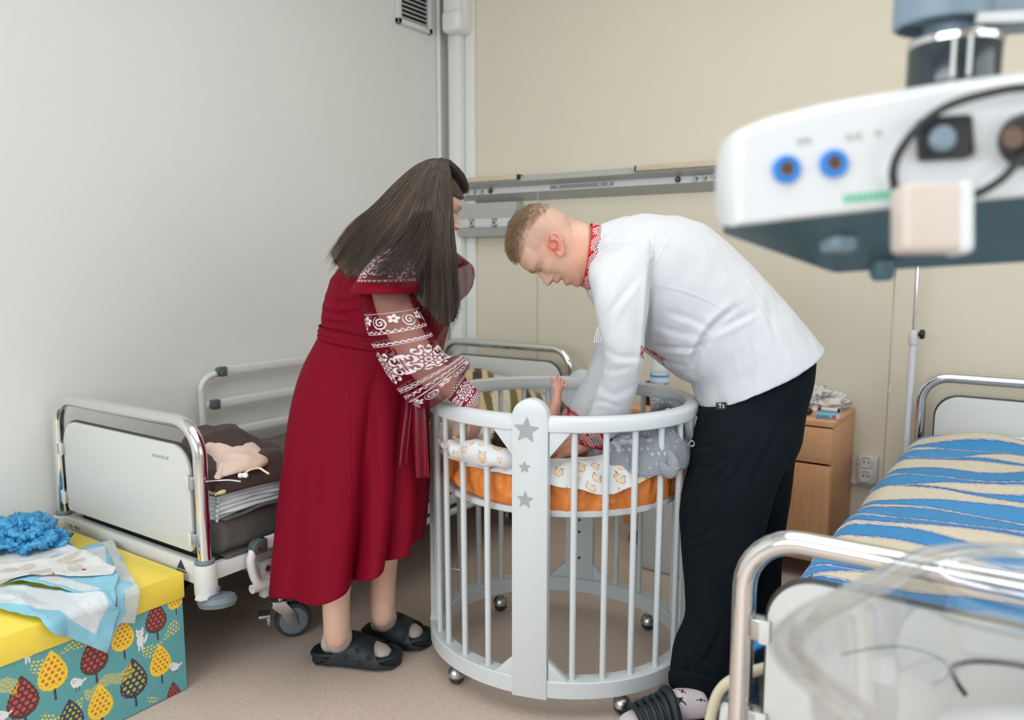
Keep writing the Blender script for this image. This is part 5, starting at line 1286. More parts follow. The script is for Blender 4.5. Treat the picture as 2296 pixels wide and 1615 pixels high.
# clipped hair on the sides: above a line from the temple round the ear to the nape
lim, _, _ = dist_poly(np.stack([cx, cy], 1), [(330, 1110), (470, 900), (560, 960), (690, 940), (760, 800), (900, 660), (1060, 600), (1200, 520), (1350, 470)])
scal = isH & inpoly(np.stack([cx, cy], 1), [(300, 1165), (340, 1080), (450, 850), (560, 960), (690, 960), (770, 760), (900, 640), (1040, 640), (1200, 560), (1330, 480), (1200, 200), (600, 50), (50, 400), (100, 1200)])
st = scal * np.clip(lim / 90, 0, 1) * np.clip(.44 + .10 * vnoise(V, 420, 2) + .07 * vnoise(V, 140, 4), 0, 1) * (1 - .45 * sstep(500, 1000, cx))
C = lerp3(C, S(120, 100, 92), st * .85)
low = sstep(1350, 1520, hf * 0 + cy + .2 * cx) * isH; C = lerp3(C, S(196, 146, 126), .5 * low * (.6 + .4 * vnoise(V, 700, 6)))
def spot(pts, w, col, k):
    global C
    r, _, _ = dist_poly(np.stack([cx, cy], 1), pts); C = lerp3(C, col, np.exp(-(r / w) ** 2) * k * isH)
spot([(505, 1215), (540, 1250), (600, 1235), (680, 1195)], 17, S(110, 84, 66), .75)
spot([(640, 1250), (668, 1245), (690, 1225)], 9, S(60, 42, 36), .9); spot([(655, 1232), (700, 1240), (740, 1265)], 7, S(150, 104, 88), .7)
spot([(900, 1415), (945, 1432), (985, 1410)], 15, S(190, 112, 104), .7); spot([(1065, 1420), (1090, 1465), (1130, 1460)], 17, S(186, 112, 104), .7); spot([(1000, 1385), (1045, 1385)], 10, S(96, 48, 44), .8)
spot([(828, 1440), (845, 1425)], 9, S(120, 66, 56), .8); spot([(935, 830), (950, 870)], 14, S(110, 56, 48), .85); spot([(830, 760), (900, 745), (970, 800)], 9, S(176, 92, 78), .5)
for q in ((440, 1085), (540, 1080), (600, 1085), (690, 1030), (1275, 1060)): spot([q, (q[0] + 3, q[1])], 8, S(150, 100, 78), .5)
paint(me, C)
body = link('body', me, M['skin'], man, sharp=None)
# hair on top
sg = np.linspace(0, 1, 90); ag = np.linspace(0, 1, 90)
hair_poly = np.array([(300, 1120), (345, 1085), (385, 940), (430, 760), (480, 620), (560, 470), (660, 340), (760, 262), (870, 215), (960, 240), (860, 160), (740, 140), (560, 120), (380, 180), (230, 330), (130, 560), (110, 850), (200, 1100)], float)
HG = head_grid(m_place, 1, True, 240, 220)
mbh = MB(); Vh = HG.reshape(-1, 3); Xh = px_of(Vh); hx = (Xh[:, 0] - 1120) * 7.342; hy = (Xh[:, 1] - 440) * 7.342
inside = inpoly(np.stack([hx, hy], 1), hair_poly) & (UI[0] * hx + UI[1] * hy + 1717 > 900)
mh = bpy.data.meshes.new('hairtmp'); q = MB(); q.loft(HG); mt = q.mesh(); nh = getn(mt); Vt = getv(mt)
edge, _, _ = dist_poly(np.stack([hx, hy], 1), hair_poly[:11]); thick = np.clip(edge / 260, 0.04, 1) * .0105
thick = thick * (1 + .35 * vnoise(Vt, 130, 3))
Vn = Vt + nh * (np.where(inside, thick, -.003))[:, None]
b = bmesh.new(); b.from_mesh(mt); b.verts.ensure_lookup_table()
for i, v in enumerate(b.verts): v.co = Vn[i]
bmesh.ops.delete(b, geom=[f for f in b.faces if not any(inside[v.index] for v in f.verts)], context='FACES'); b.to_mesh(mt); b.free()
Vm = getv(mt); HC = lerp3(S(122, 100, 76), S(84, 66, 50), np.clip(.5 + .8 * vnoise(Vm, 320, 5), 0, 1))
Xm = px_of(Vm); em, _, _ = dist_poly(np.stack([(Xm[:, 0] - 1120) * 7.342, (Xm[:, 1] - 440) * 7.342], 1), hair_poly[:11])
HC = lerp3(S(186, 150, 130), HC, np.clip(em / 190 - .12 + .45 * vnoise(Vm, 800, 8), 0, 1)); paint(mt, HC)
M['hair_man'] = mat('short_fair_brown_hair', S(110, 90, 68), .6, attr=True)
hair = link('hair', mt, M['hair_man'], man, sharp=None)
def strands(name, paths, r0, m, parent, kind='stuff'):
    """paths (n,k,3): one curve object with n tapered strands"""
    cu = bpy.data.curves.new(name, 'CURVE'); cu.dimensions = '3D'; cu.bevel_depth = r0; cu.bevel_resolution = 0; cu.use_fill_caps = False
    for P in paths:
        sp = cu.splines.new('POLY'); sp.points.add(len(P) - 1)
        sp.points.foreach_set('co', np.concatenate([P, np.ones((len(P), 1))], 1).ravel())
        sp.points.foreach_set('radius', np.linspace(1, .25, len(P)) ** .7)
    cu.materials.append(m); o = bpy.data.objects.new(name, cu); COL.objects.link(o); adopt(o, parent)
    if kind: o['kind'] = kind
    return o
rs = np.random.RandomState(5); idx = np.where(inside)[0]; pw = np.clip(edge[idx] / 260, .02, 1); pick = rs.choice(idx, 5600, replace=True, p=pw / pw.sum())
sc_ = np.clip(edge / 240, .10, 1)
ps = []
for i in pick:
    p0 = Vt[i] if i < len(Vt) else Vh[i]; n0 = nh[i]; ln = .010 + .018 * sc_[i] * rs.uniform(.7, 1.15)
    frontness = np.clip((UI[0] * hx[i] + UI[1] * hy[i] + 1717 - 1000) / 300, 0, 1)
    d = nrm(n0 * .9 + mF * (.9) + (-mU) * (.35 * (1 - frontness) * 0 + .25) + rs.normal(0, .13, 3))
    p0 = p0 + n0 * rs.uniform(-.001, .003)
    ps.append(np.array([p0, p0 + d * ln * .5, p0 + d * ln + (mF * .5 - n0 * .35) * ln * .35]))
o = strands('hair_strands', np.array(ps), .00042, mat('fair_brown_strand', S(138, 114, 86), .5), hair)

# shirt: torso and both sleeves as one cloth
T_ = 2.42
torso = [(1312, 640, 1338, 506, 2.38, .062), (1326, 668, 1362, 497, 2.39, .105), (1350, 705, 1405, 486, 2.41, .165), (1400, 757, 1470, 481, T_, .195), (1448, 790, 1560, 502, T_, .185), (1492, 822, 1640, 560, T_, .178), (1532, 850, 1720, 641, T_, .178), (1556, 866, 1785, 715, T_, .185), (1566, 914, 1833, 776, T_, .19)]
mb = MB(); mb.loft(sil(torso, 64, 110, 2.2))
slN = [(1368, 560, 1462, 500, 2.33, .05), (1336, 575, 1464, 545, 2.275, .07), (1318, 612, 1463, 605, 2.235, .076), (1327, 665, 1457, 680, 2.205, .071), (1341, 730, 1447, 752, 2.195, .066), (1353, 786, 1442, 812, 2.20, .063), (1351, 828, 1433, 850, 2.225, .060), (1337, 878, 1420, 898, 2.265, .056), (1318, 925, 1402, 944, 2.30, .050), (1300, 958, 1378, 984, 2.325, .044)]
mb.loft(sil(slN, 44, 90))
slF = [(1372, 570, 1460, 520, 2.52, .05), (1345, 600, 1455, 590, 2.58, .065), (1345, 690, 1440, 700, 2.62, .062), (1335, 770, 1425, 800, 2.62, .058), (1316, 830, 1380, 870, 2.60, .055), (1292, 880, 1345, 915, 2.56, .048), (1274, 915, 1318, 942, 2.53, .040)]
mb.loft(sil(slF, 36, 70))
me = fuse(mb, .0042, 7, .55)
V = getv(me); N_ = getn(me)
V = V + N_ * (.0035 * fbm(V, 7, 4, 3) + .0016 * fbm(V * (1, 1, .5), 26, 7, 2))[:, None]; setv(me, V); N_ = getn(me)
CR = [([(1462, 590), (1455, 680), (1447, 780), (1436, 850)], 7, .010), ([(1648, 690), (1612, 722), (1585, 752), (1560, 790), (1545, 830)], 9, .011), ([(1600, 745), (1640, 725), (1690, 700)], 8, .006), ([(1462, 776), (1520, 782), (1575, 778)], 6, .006), ([(1590, 760), (1560, 800), (1556, 850)], 8, .010),
      ([(1640, 700), (1650, 760), (1668, 850)], 6, .004), ([(1655, 690), (1690, 760), (1705, 850)], 8, .004), ([(1720, 660), (1735, 740), (1760, 800)], 8, .003), ([(1345, 772), (1385, 800), (1442, 800)], 8, .004), ([(1352, 822), (1375, 832), (1415, 822)], 7, .0025), ([(1338, 856), (1375, 886), (1428, 862)], 9, .003), ([(1318, 905), (1350, 900), (1385, 912)], 6, .003),
      ([(1340, 700), (1365, 640), (1410, 560)], 9, .004), ([(1348, 760), (1370, 700), (1430, 620)], 9, .005), ([(1325, 560), (1350, 530), (1385, 505)], 5, .004), ([(1332, 580), (1370, 545), (1420, 525)], 6, .004), ([(1460, 800), (1500, 815), (1545, 820)], 6, .004), ([(1500, 700), (1560, 720), (1600, 745)], 8, .004), ([(1470, 730), (1520, 745), (1570, 755)], 8, .003)]
V = creases(V, N_, CR); setv(me, V); N_ = getn(me)
seams = [([(1340, 560), (1372, 546), (1420, 550), (1460, 566)], 2.2, -.0020), ([(1466, 490), (1464, 560), (1462, 600)], 2.2, -.0018), ([(1515, 512), (1490, 550), (1466, 592)], 2.2, -.0018), ([(1515, 512), (1600, 560), (1670, 620), (1722, 700), (1770, 800)], 2.4, -.0018), ([(1466, 640), (1520, 650), (1580, 672), (1635, 700)], 2.4, -.0020), ([(1640, 700), (1655, 780), (1672, 880)], 2.2, -.0014)]
V = creases(V, N_, seams)
# hem: the cloth stands slightly off the trousers
setv(me, V)
C = np.tile(S(206, 209, 214), (len(V), 1))
def stitch(u, v):
    """red, black and white cross-stitch pattern in cell units"""
    a, b = np.floor(u).astype(int), np.floor(v).astype(int); m = np.abs((a % 12) - 6); k = np.abs((b % 12) - 6); s = m + k
    col = np.tile(S(206, 202, 200), (len(a), 1)); R_, K_ = S(200, 32, 44), S(28, 26, 34)
    h = ((a * 7 + b * 13) % 5)
    col[(s == 6) | (s == 4) | ((s == 9) & (h != 1)) | (s == 8) | ((s == 10) & (h > 1))] = R_; col[(s <= 2) & (s != 1)] = K_; col[(s == 11) | ((s == 7) & (h == 0)) | ((s == 12))] = K_
    return col
Xp = px_of(V)
pat = inpoly(Xp[:, :2], [(1436, 775), (1466, 787), (1493, 806), (1486, 812), (1494, 822), (1483, 832), (1462, 822), (1436, 800)]) & (V @ nrm(FWD) < at_d(1460, 800, 2.40) @ nrm(FWD))
C[pat] = stitch(Xp[pat, 0] / 1.3, (Xp[pat, 1] + .5 * Xp[pat, 0]) / 1.3)
paint(me, C)
M['shirt'] = mat('white_linen', S(236, 236, 238), .8, attr=True, bump=(260, .12), sheen=.1)
shirt = link('shirt', me, M['shirt'], man, sharp=None)
M['stitch'] = mat('embroidered_band', (.6, .6, .6), .8, attr=True, bump=(300, .2))
def band(name, rows, cells, parent, rim=None, n=240, R=48, th=.0025, m=None, pattern=None):
    P = sil(rows, n, R); mb = MB(); mb.grid(P, cu=True); me = mb.mesh(); uv = np.array([(j, i) for i in range(R) for j in range(n)], float)
    per = np.linalg.norm(np.diff(P[R // 2], axis=0), axis=1).sum(); hgt = np.linalg.norm(P[-1] - P[0], axis=1).mean()
    c = (pattern or stitch)(uv[:, 0] / n * per / cells, uv[:, 1] / (R - 1) * hgt / cells)
    if rim is not None:
        k = uv[:, 1] / (R - 1) * hgt; c[(k < .004) | (k > hgt - .004)] = rim
    paint(me, c); me = baked(me, ('SOLIDIFY', dict(thickness=th, offset=1)))
    return MB().build(name, m or M['stitch'], parent, sharp=None, mesh=me)
band('collar', [(1303, 640, 1325, 503, 2.37, .064), (1312, 645, 1338, 504, 2.375, .067), (1325, 655, 1352, 508, 2.38, .072)], .0040, man, S(190, 24, 34))
band('cuff', [(1300, 950, 1374, 974, 2.318, .0445), (1290, 968, 1364, 990, 2.33, .043), (1287, 985, 1353, 1005, 2.345, .0415)], .0042, man, S(190, 28, 40), R=40)
band('cuff', [(1272, 914, 1319, 943, 2.525, .041), (1258, 932, 1304, 962, 2.515, .039)], .0042, man, S(190, 28, 40), R=40)
mb = MB(); p = at_d(1347, 745, 2.20)
for k in range(5):
    a = np.array([0.0, 0, 0]) + RIGHT * (.004 * (k - 2)); mb.tube([p + a * .2 + UP * .03, p + a - RIGHT * .004, p + a * 1.6 - UP * .03 - RIGHT * .006], .0012, 6, sm=10)
mb.build('tassel', mat('white_thread', (.8, .8, .8), .8), man)

# trousers: hips and both legs in one cloth
mb = MB()
mb.loft(sil([(1574, 890, 1818, 778, T_, .165), (1566, 940, 1812, 845, T_, .172), (1553, 1000, 1796, 915, T_, .172), (1548, 1050, 1785, 985, T_, .165), (1560, 1085, 1765, 1040, T_, .13)], 56, 50, 2.3))
legN = [(1570, 920, 1815, 840, 2.36, .10), (1550, 1000, 1792, 935, 2.34, .105), (1543, 1050, 1768, 1010, 2.33, .103), (1530, 1110, 1734, 1100, 2.32, .098), (1525, 1165, 1716, 1170, 2.32, .09), (1531, 1250, 1694, 1252, 2.31, .083), (1537, 1330, 1668, 1345, 2.30, .076), (1535, 1385, 1652, 1410, 2.29, .072), (1511, 1440, 1638, 1472, 2.28, .066), (1503, 1488, 1622, 1516, 2.27, .058), (1501, 1520, 1600, 1548, 2.268, .048), (1501, 1534, 1590, 1562, 2.266, .044)]
mb.loft(sil(legN, 44, 110, 2.2))
legF = [(1600, 930, 1812, 850, 2.50, .10), (1620, 1010, 1784, 990, 2.53, .10), (1640, 1130, 1766, 1120, 2.55, .09), (1655, 1250, 1751, 1252, 2.56, .078), (1650, 1330, 1742, 1335, 2.57, .072), (1632, 1390, 1716, 1402, 2.57, .062), (1622, 1430, 1692, 1440, 2.57, .05), (1622, 1446, 1686, 1456, 2.57, .044)]
mb.loft(sil(legF, 40, 80, 2.2))
me = fuse(mb, .0048, 8, .55)
V = getv(me); N_ = getn(me); V = V + N_ * (.003 * fbm(V * (1, 1, .6), 9, 14, 3))[:, None]; setv(me, V); N_ = getn(me)
V = creases(V, N_, [([(1560, 1000), (1600, 1000), (1650, 975)], 7, .006), ([(1548, 1045), (1590, 1050), (1640, 1020)], 7, .006), ([(1532, 1110), (1580, 1090), (1640, 1040)], 8, .006), ([(1530, 1215), (1570, 1205), (1610, 1180)], 7, .006), ([(1536, 1240), (1575, 1232)], 6, .005), ([(1536, 1290), (1570, 1290)], 6, .005), ([(1780, 900), (1740, 980), (1690, 1080)], 14, .006), ([(1720, 950), (1670, 1040), (1620, 1110)], 12, .005),
    ([(1640, 930), (1637, 1050), (1612, 1150), (1600, 1300), (1590, 1450)], 3, .0025), ([(1512, 1440), (1545, 1480), (1540, 1515)], 7, .008), ([(1530, 1420), (1560, 1470), (1590, 1490)], 8, .007), ([(1560, 1390), (1590, 1440), (1610, 1480)], 8, .005), ([(1505, 1500), (1550, 1508), (1605, 1520)], 5, .006), ([(1620, 1400), (1600, 1450), (1570, 1500)], 8, .005)])
setv(me, V)
M['trousers'] = mat('black_jersey', S(8, 17, 23), .9, bump=(300, .15), spec=.2)
tr = link('trousers', me, M['trousers'], man, sharp=None)
mb = MB()
a0 = [at_d(1502 + 8 * 0, 1534, 2.264)]
ring_ = sil([(1501, 1512, 1606, 1540, 2.268, .047), (1501, 1534, 1590, 1564, 2.266, .044)], 96, 12)
rr_ = 1 + .025 * np.cos(np.arange(96) * 2 * math.pi / 96 * 24); cc = ring_.mean(1, keepdims=True); ring_ = cc + (ring_ - cc) * rr_[None, :, None] * 1.02
mb.loft(ring_); mb.build('ribbed_cuff', M['trousers'], tr, sharp=None)
# sewn label under the shirt hem, and a drawcord end
lp = at_d(1617, 911, 2.205)
tn = nrm(-FWD * .95 + RIGHT * -.1); tx_ = nrm(RIGHT - tn * (RIGHT @ tn)); tx_ = nrm(tx_ + UP * .05); ty_ = np.cross(tn, tx_)
o = None
def on_cloth(mesh_v, px, py):
    X_ = px_of(mesh_v); m_ = (np.hypot(X_[:, 0] - px, X_[:, 1] - py) < 6); return X_[m_, 2].min() if m_.any() else None
dl = on_cloth(V, 1617, 912) or 2.25
lp = at_d(1617, 911, dl - .004)
mb = MB(); mb.box((0, 0, 0), (.030, .022, .0016), .0004, M=MX(lp, tx_, ty_, tn)); lb = mb.build('sewn_label', mat('black_label', (.012, .013, .016), .6), tr)
text('Tt', .019, MX(lp + tn * .001, tx_, ty_, tn), mat('white_print', (.8, .8, .8), .5), 'lettering', lb)
dl = on_cloth(V, 1560, 996) or 2.3; lp = at_d(1551, 995, dl - .0)
mb = MB(); mb.tube([lp + RIGHT * .008 * math.cos(a) + UP * .008 * math.sin(a) for a in np.linspace(0, 6.283, 14, endpoint=False)], .0022, 8, closed=True); mb.build('eyelet', M['steel'], tr)

# socks and slide of the near foot; far foot behind the bed end
def bats(V, base, seed):
    C = np.tile(base, (len(V), 1)); X_ = px_of(V)
    for (bx_, by_, sc, rot) in ((1526, 1570, 20, .55), (1492, 1535, 9, .4), (1530, 1550, 13, .5), (1572, 1570, 13, .1), (1585, 1600, 7, .3), (1445, 1620, 10, .2)):
        c, s = math.cos(rot), math.sin(rot); x = ((X_[:, 0] - bx_) * c + (X_[:, 1] - by_) * s) / sc; y = (-(X_[:, 0] - bx_) * s + (X_[:, 1] - by_) * c) / sc
        w = .20 * (1 - np.abs(x)) * (1 + .5 * np.cos(x * 9)) + .12 * np.exp(-(x / .15) ** 2); m_ = (np.abs(x) < 1) & (np.abs(y - .18 * x * x) < w); C[m_] = S(40, 42, 46)
    return C
hl = at_z(1585, 1606, .030); toe = at_z(1392, 1634, .030)
dd = nrm(toe - hl); toe = hl + dd * .258
fm, fd, fs_, fl_ = foot_shape(hl, toe, 1.0, .078, ank_n, (.040, .040))
me = fuse(fm, .0032, 3, .5); V = getv(me); paint(me, bats(V, S(208, 198, 202), 1)); M['sock'] = mat('bat_print_sock', (.7, .7, .7), .9, attr=True, bump=(240, .3, (1, 1, .3)))
link('sock', me, M['sock'], man, sharp=None)
fm2, d2, s2, l2 = foot_shape(at_z(1690, 1492, .028), at_z(1690, 1492, .028) + fd * .255, 1.0, .078, ank_f, (.04, .04)); me = fuse(fm2, .0045, 3, .5); paint(me, bats(getv(me), S(208, 198, 202), 2)); link('sock', me, M['sock'], man, sharp=None)
M['slide'] = mat('dark_foam_rubber', S(26, 35, 41), .55, bump=(120, .06))
def sole(heel, d, L, w, h, z=0.0):
    s = np.cross((0, 0, 1), d); out = []
    ctl = [(-.02, .0), (-.012, .45), (.04, .72), (.15, .80), (.35, .74), (.55, .86), (.72, 1.0), (.86, .94), (.96, .66), (1.015, .3), (1.025, 0)]
    c = crom(np.array(ctl), 50); xy = [heel[:2] + d[:2] * t * L + s[:2] * ww * w for t, ww in c] + [heel[:2] + d[:2] * t * L - s[:2] * ww * w for t, ww in c[::-1][1:-1]]
    xy = np.array(xy); cen = xy.mean(0); rings = []
    for f, zz in ((.93, 0), (.985, .003), (1.0, .010), (1.0, h - .010), (.98, h - .003), (.93, h), (.5, h - .002)): rings.append(np.concatenate([cen + (xy - cen) * f, np.full((len(xy), 1), z + zz)], 1))
    mb = MB(); mb.loft(np.array(rings)); return mb
hs0 = np.array([hl[0], hl[1], 0]); sl = sole(hs0, fd, .268, .052, .032).build('slide', M['slide'], man, sharp=50)
mb = MB()
for k in range(6):
    t0 = .42 + .072 * k; rings = []
    a = np.linspace(-1.35, 1.35, 26)
    hgt = float(np.interp(t0, [.2, .36, .5, .68, .82, .93], [.115, .122, .100, .086, .072, .060])) + .006; c0 = hs0 + fd * (t0 * .262)
    pts = [c0 + fd * (.010 * math.cos(b) * (1 if k else 1)) + fs_ * (.058 * math.sin(b) / math.sin(1.35)) + np.array([0, 0, .014 + (hgt - .014) * max(0, (math.cos(b) - math.cos(1.35)) / (1 - math.cos(1.35))) ** .6]) for b in a]
    mb = MB(); mb.tube(pts, [.0085 if k else .013] * len(pts), 12, flat=1.0); mb.build('strap', M['slide'], sl, sharp=None)
for zz in (-1, 1):
    mb = MB(); mb.tube([hs0 + fd * .262 * t + fs_ * zz * .055 + np.array([0, 0, z]) for t, z in ((.36, .03), (.5, .036), (.65, .034), (.80, .030), (.88, .026))], [.007, .012, .012, .011, .007], 12, sm=30); mb.build('side_wall', M['slide'], sl, sharp=None)
h2 = at_z(1690, 1492, 0); sole(h2, fd, .268, .052, .032).build('slide', M['slide'], man, sharp=50)
# ------------------------------------------------------------------ the woman
woman = thing('person', 'woman with long brown hair in dark red embroidered dress reaching into the crib', 'person', tuple(at_z(800, 1480, 0)))
DW = 2.50
wU = nrm(.30 * RIGHT + .95 * UP); yaw = math.radians(22)
wF = nrm((.95 * RIGHT - .30 * UP) * math.cos(yaw) + FWD * math.sin(yaw)); wU = nrm(wU - wF * (wU @ wF)); wS = np.cross(wU, wF)
if wS @ FWD > 0: wS = -wS
uw = .00017
w_chin = at_d(1027, 479, DW + .02) - (726 * wU + (1000 - 560) * wF) * uw
def w_place(s, f, x):
    return w_chin + np.asarray(s)[..., None] * uw * wU + (np.asarray(f)[..., None] - 560) * uw * wF + np.asarray(x)[..., None] * uw * wS
mb = MB(); mb.loft(head_grid(w_place, 1, False, 150, 110, .98))
mb.loft(sil([(940, 470, 985, 480, DW, .05), (925, 530, 972, 545, DW, .052), (900, 575, 965, 600, DW, .075), (880, 590, 985, 615, DW, .09)], 30, 24))
mb.loft(sil([(800, 590, 985, 610, DW, .12), (765, 640, 995, 680, DW, .13), (745, 690, 975, 735, DW, .11), (745, 740, 945, 780, DW, .11), (735, 790, 935, 820, DW, .13), (740, 850, 925, 870, DW, .13), (770, 900, 900, 910, DW, .10)], 36, 50))
wr = at_d(1058, 915, 2.345)
mb.tube([at_d(868, 615, 2.37), at_d(885, 690, 2.325), at_d(918, 765, 2.30), at_d(952, 822, 2.30), at_d(985, 848, 2.315), at_d(1022, 872, 2.33), wr], [.056, .054, .049, .046, .042, .035, .027], 24, sm=60)
mb.tube([at_d(970, 620, 2.66), at_d(990, 640, 2.70), at_d(985, 700, 2.72), at_d(968, 780, 2.70), at_d(962, 840, 2.66), at_d(962, 880, 2.63)], [.05, .046, .040, .036, .030, .026], 20, sm=40)
add_hand(mb, wr, at_d(1056, 985, 2.37) - wr, NEAR * .55 + RIGHT * .8 + UP * .1, -1, curl=(.62, .66, .7, .75), thumb=(.5, .6), sc=.92, spread=.05)
add_hand(mb, at_d(962, 880, 2.63), at_d(970, 930, 2.60) - at_d(962, 880, 2.63), FWD, 1, curl=(.5, .5, .5, .5), sc=.9)
an, af = at_d(755, 1415, 2.50), at_d(857, 1372, 2.64)
mb.tube([at_d(775, 900, 2.45), at_d(772, 1120, 2.45), at_d(762, 1230, 2.46), at_d(754, 1330, 2.48), an, at_d(752, 1440, 2.51)], [.085, .058, .054, .0435, .0405, .030], 24, sm=50)
mb.tube([at_d(860, 900, 2.60), at_d(866, 1120, 2.60), at_d(862, 1210, 2.62), at_d(860, 1290, 2.63), af, at_d(856, 1392, 2.65)], [.085, .058, .052, .0425, .0405, .030], 24, sm=50)
me = fuse(mb, .0032, 3, .5); V = getv(me); X = px_of(V)
C = np.tile(S(222, 182, 162), (len(V), 1)) * (1 + .04 * fbm(V, 50, 3, 2))[:, None]
def hl_(V): q = V - w_chin; return q @ wU / uw, q @ wF / uw + 560, q @ wS / uw
hs, hf, hx_ = hl_(V); isH = X[:, 1] < 560
e = isH & (hf > 700); bl = np.exp(-((np.abs(hx_) - 185) / 80) ** 2 - ((hs - 700) / 16) ** 2) * e; C = lerp3(C, S(50, 36, 32), np.clip(bl, 0, 1))
bl = np.exp(-((np.abs(hx_) - 180) / 110) ** 2 - ((hs - 815) / 20) ** 2) * e; C = lerp3(C, S(70, 50, 42), np.clip(bl, 0, 1) * .9)
bl = np.exp(-(hx_ / 120) ** 2 - ((hs - 280) / 55) ** 2) * (isH & (hf > 900)); C = lerp3(C, S(186, 110, 104), np.clip(bl, 0, 1) * .8)
h_ = (X[:, 1] > 905) & (X[:, 0] > 1000) & (X[:, 1] < 1040); C = lerp3(C, S(214, 164, 140), h_ * .6)
paint(me, C); link('body', me, M['skin'], woman, sharp=None)

# dress
MAR = S(118, 2, 30)
M['dress'] = mat('dark_red_crepe', MAR, .7, bump=(420, .1), spec=.12)
mb = MB()
top = [(905, 548, 985, 575, DW, .085), (845, 560, 1000, 592, DW, .15), (790, 580, 1012, 615, DW, .185), (748, 620, 1016, 660, DW, .175), (731, 665, 1008, 708, DW, .155), (724, 705, 986, 750, DW, .140), (724, 738, 966, 785, DW, .132), (722, 760, 962, 800, DW, .135)]
mb.loft(sil(top, 64, 90, 2.15))
me = fuse(mb, .0045, 5, .5); V = getv(me); N_ = getn(me)
V = V + N_ * (.002 * fbm(V, 14, 4, 3))[:, None]
V = creases(V, N_, [([(724, 700), (760, 706), (800, 700)], 6, .006), ([(726, 672), (770, 680), (820, 672)], 7, .006), ([(735, 650), (760, 690), (770, 720)], 7, .004), ([(745, 610), (775, 640), (790, 700)], 8, .004), ([(726, 725), (770, 728), (810, 740)], 5, .005)])
setv(me, V); bod = link('bodice', me, M['dress'], woman, sharp=None)
# skirt: an open surface with godet folds, doubled in thickness
rows = [(722, 748, 964, 792, DW, .134), (708, 775, 961, 808, DW, .142), (688, 812, 958, 842, DW, .158), (670, 858, 956, 888, DW, .172), (656, 915, 956, 935, DW, .182), (646, 980, 956, 1000, DW, .190), (637, 1060, 956, 1070, DW, .198), (628, 1150, 952, 1130, DW, .208), (619, 1240, 945, 1180, DW, .218), (614, 1302, 938, 1222, DW, .228)]
ns = 360; P = sil(rows, ns, 150, 2.1)
c = P.mean(1, keepdims=True); a = np.linspace(0, 2 * math.pi, ns, endpoint=False); t = np.linspace(0, 1, 150)[:, None]
# angle 0 is image right, pi image left, 3/2 pi faces the camera
amp = np.clip((t - .12) / .88, 0, 1) ** 1.2
def g(x0, w): return np.exp(-(((a - x0 + math.pi) % (2 * math.pi) - math.pi) / w) ** 2)[None]
fold = -.34 * g(4.99, .10) + .10 * g(4.66, .22) + .10 * g(5.22, .12) - .20 * g(5.50, .10) + .06 * g(5.72, .1) - .12 * g(5.95, .09) + .05 * g(3.75, .2) - .05 * g(4.15, .14) - .06 * g(3.40, .12) + .08 * np.sin(a * 7)[None] * (np.sin(a) > 0)
P = P + (P - c) * (fold * amp)[..., None]
P[..., 2] += (.0 * amp)[..., 0:1] + (-.020 * g(4.5, .5) + .018 * g(5.6, .35) + .03 * g(6.1, .25)) * t ** 3 + .004 * np.sin(a * 5)[None] * t ** 4
P += (P - c) * (.012 * fbm(P * (1, 1, .35), 8, 5, 3) * np.sin(np.clip(t * 1.2, 0, 1) * math.pi * .5))[..., None]
mb = MB(); mb.grid(P, cu=True); me = baked(mb.mesh(), ('SOLIDIFY', dict(thickness=.004, offset=1)))
V = getv(me); N_ = getn(me)
V = creases(V, N_, [([(782, 775), (786, 900), (792, 1100), (800, 1320)], 2.2, .002), ([(742, 850), (720, 1000), (700, 1200)], 14, .004), ([(830, 900), (845, 1100), (850, 1250)], 10, .004)]); setv(me, V)
sk = link('skirt', me, M['dress'], woman, sharp=None)
# sash with its hanging ends
def sash(rows, name, R=20):
    P = sil(rows, 120, R); k = np.linspace(0, 1, R)[:, None]; c = P.mean(1, keepdims=True)
    P = P + (P - c) * (.02 * np.sin(k * math.pi) + .010 * np.sin(k * 17 + np.arange(120)[None] * .02))[..., None]
    mb = MB(); mb.grid(P, cu=True); me = baked(mb.mesh(), ('SOLIDIFY', dict(thickness=.004, offset=1))); return mb.build(name, M['dress'], woman, sharp=None, mesh=me)
sash([(722, 728, 974, 768, DW, .140), (722, 744, 968, 786, DW, .140), (719, 756, 964, 796, DW, .142)], 'sash')
M['satin'] = mat('dark_red_satin', S(112, 4, 30), .38, spec=.35)
def ribbon(pts, w, name, wd=RIGHT, tw=0.0):
    q = crom(np.array(pts), 60); u = np.linspace(-1, 1, 16); P = []
    for i in range(60):
        k = i / 59; d = nrm(wd * math.cos(tw * k) + FWD * math.sin(tw * k)); P.append([q[i] + d * w * (x + 0) + NEAR * (.006 * math.cos(x * 3.2 + k * 2)) for x in u])
    mb = MB(); mb.grid(np.array(P)); me = baked(mb.mesh(), ('SOLIDIFY', dict(thickness=.003, offset=0))); return mb.build(name, M['satin'], woman, sharp=None, mesh=me)
ribbon([at_d(934, 850, 2.36), at_d(938, 920, 2.34), at_d(942, 990, 2.34), at_d(948, 1072, 2.35)], .020, 'sash_end')
ribbon([at_d(918, 860, 2.35), at_d(914, 920, 2.33), at_d(908, 980, 2.32), at_d(903, 1045, 2.32)], .011, 'sash_end', tw=.3)

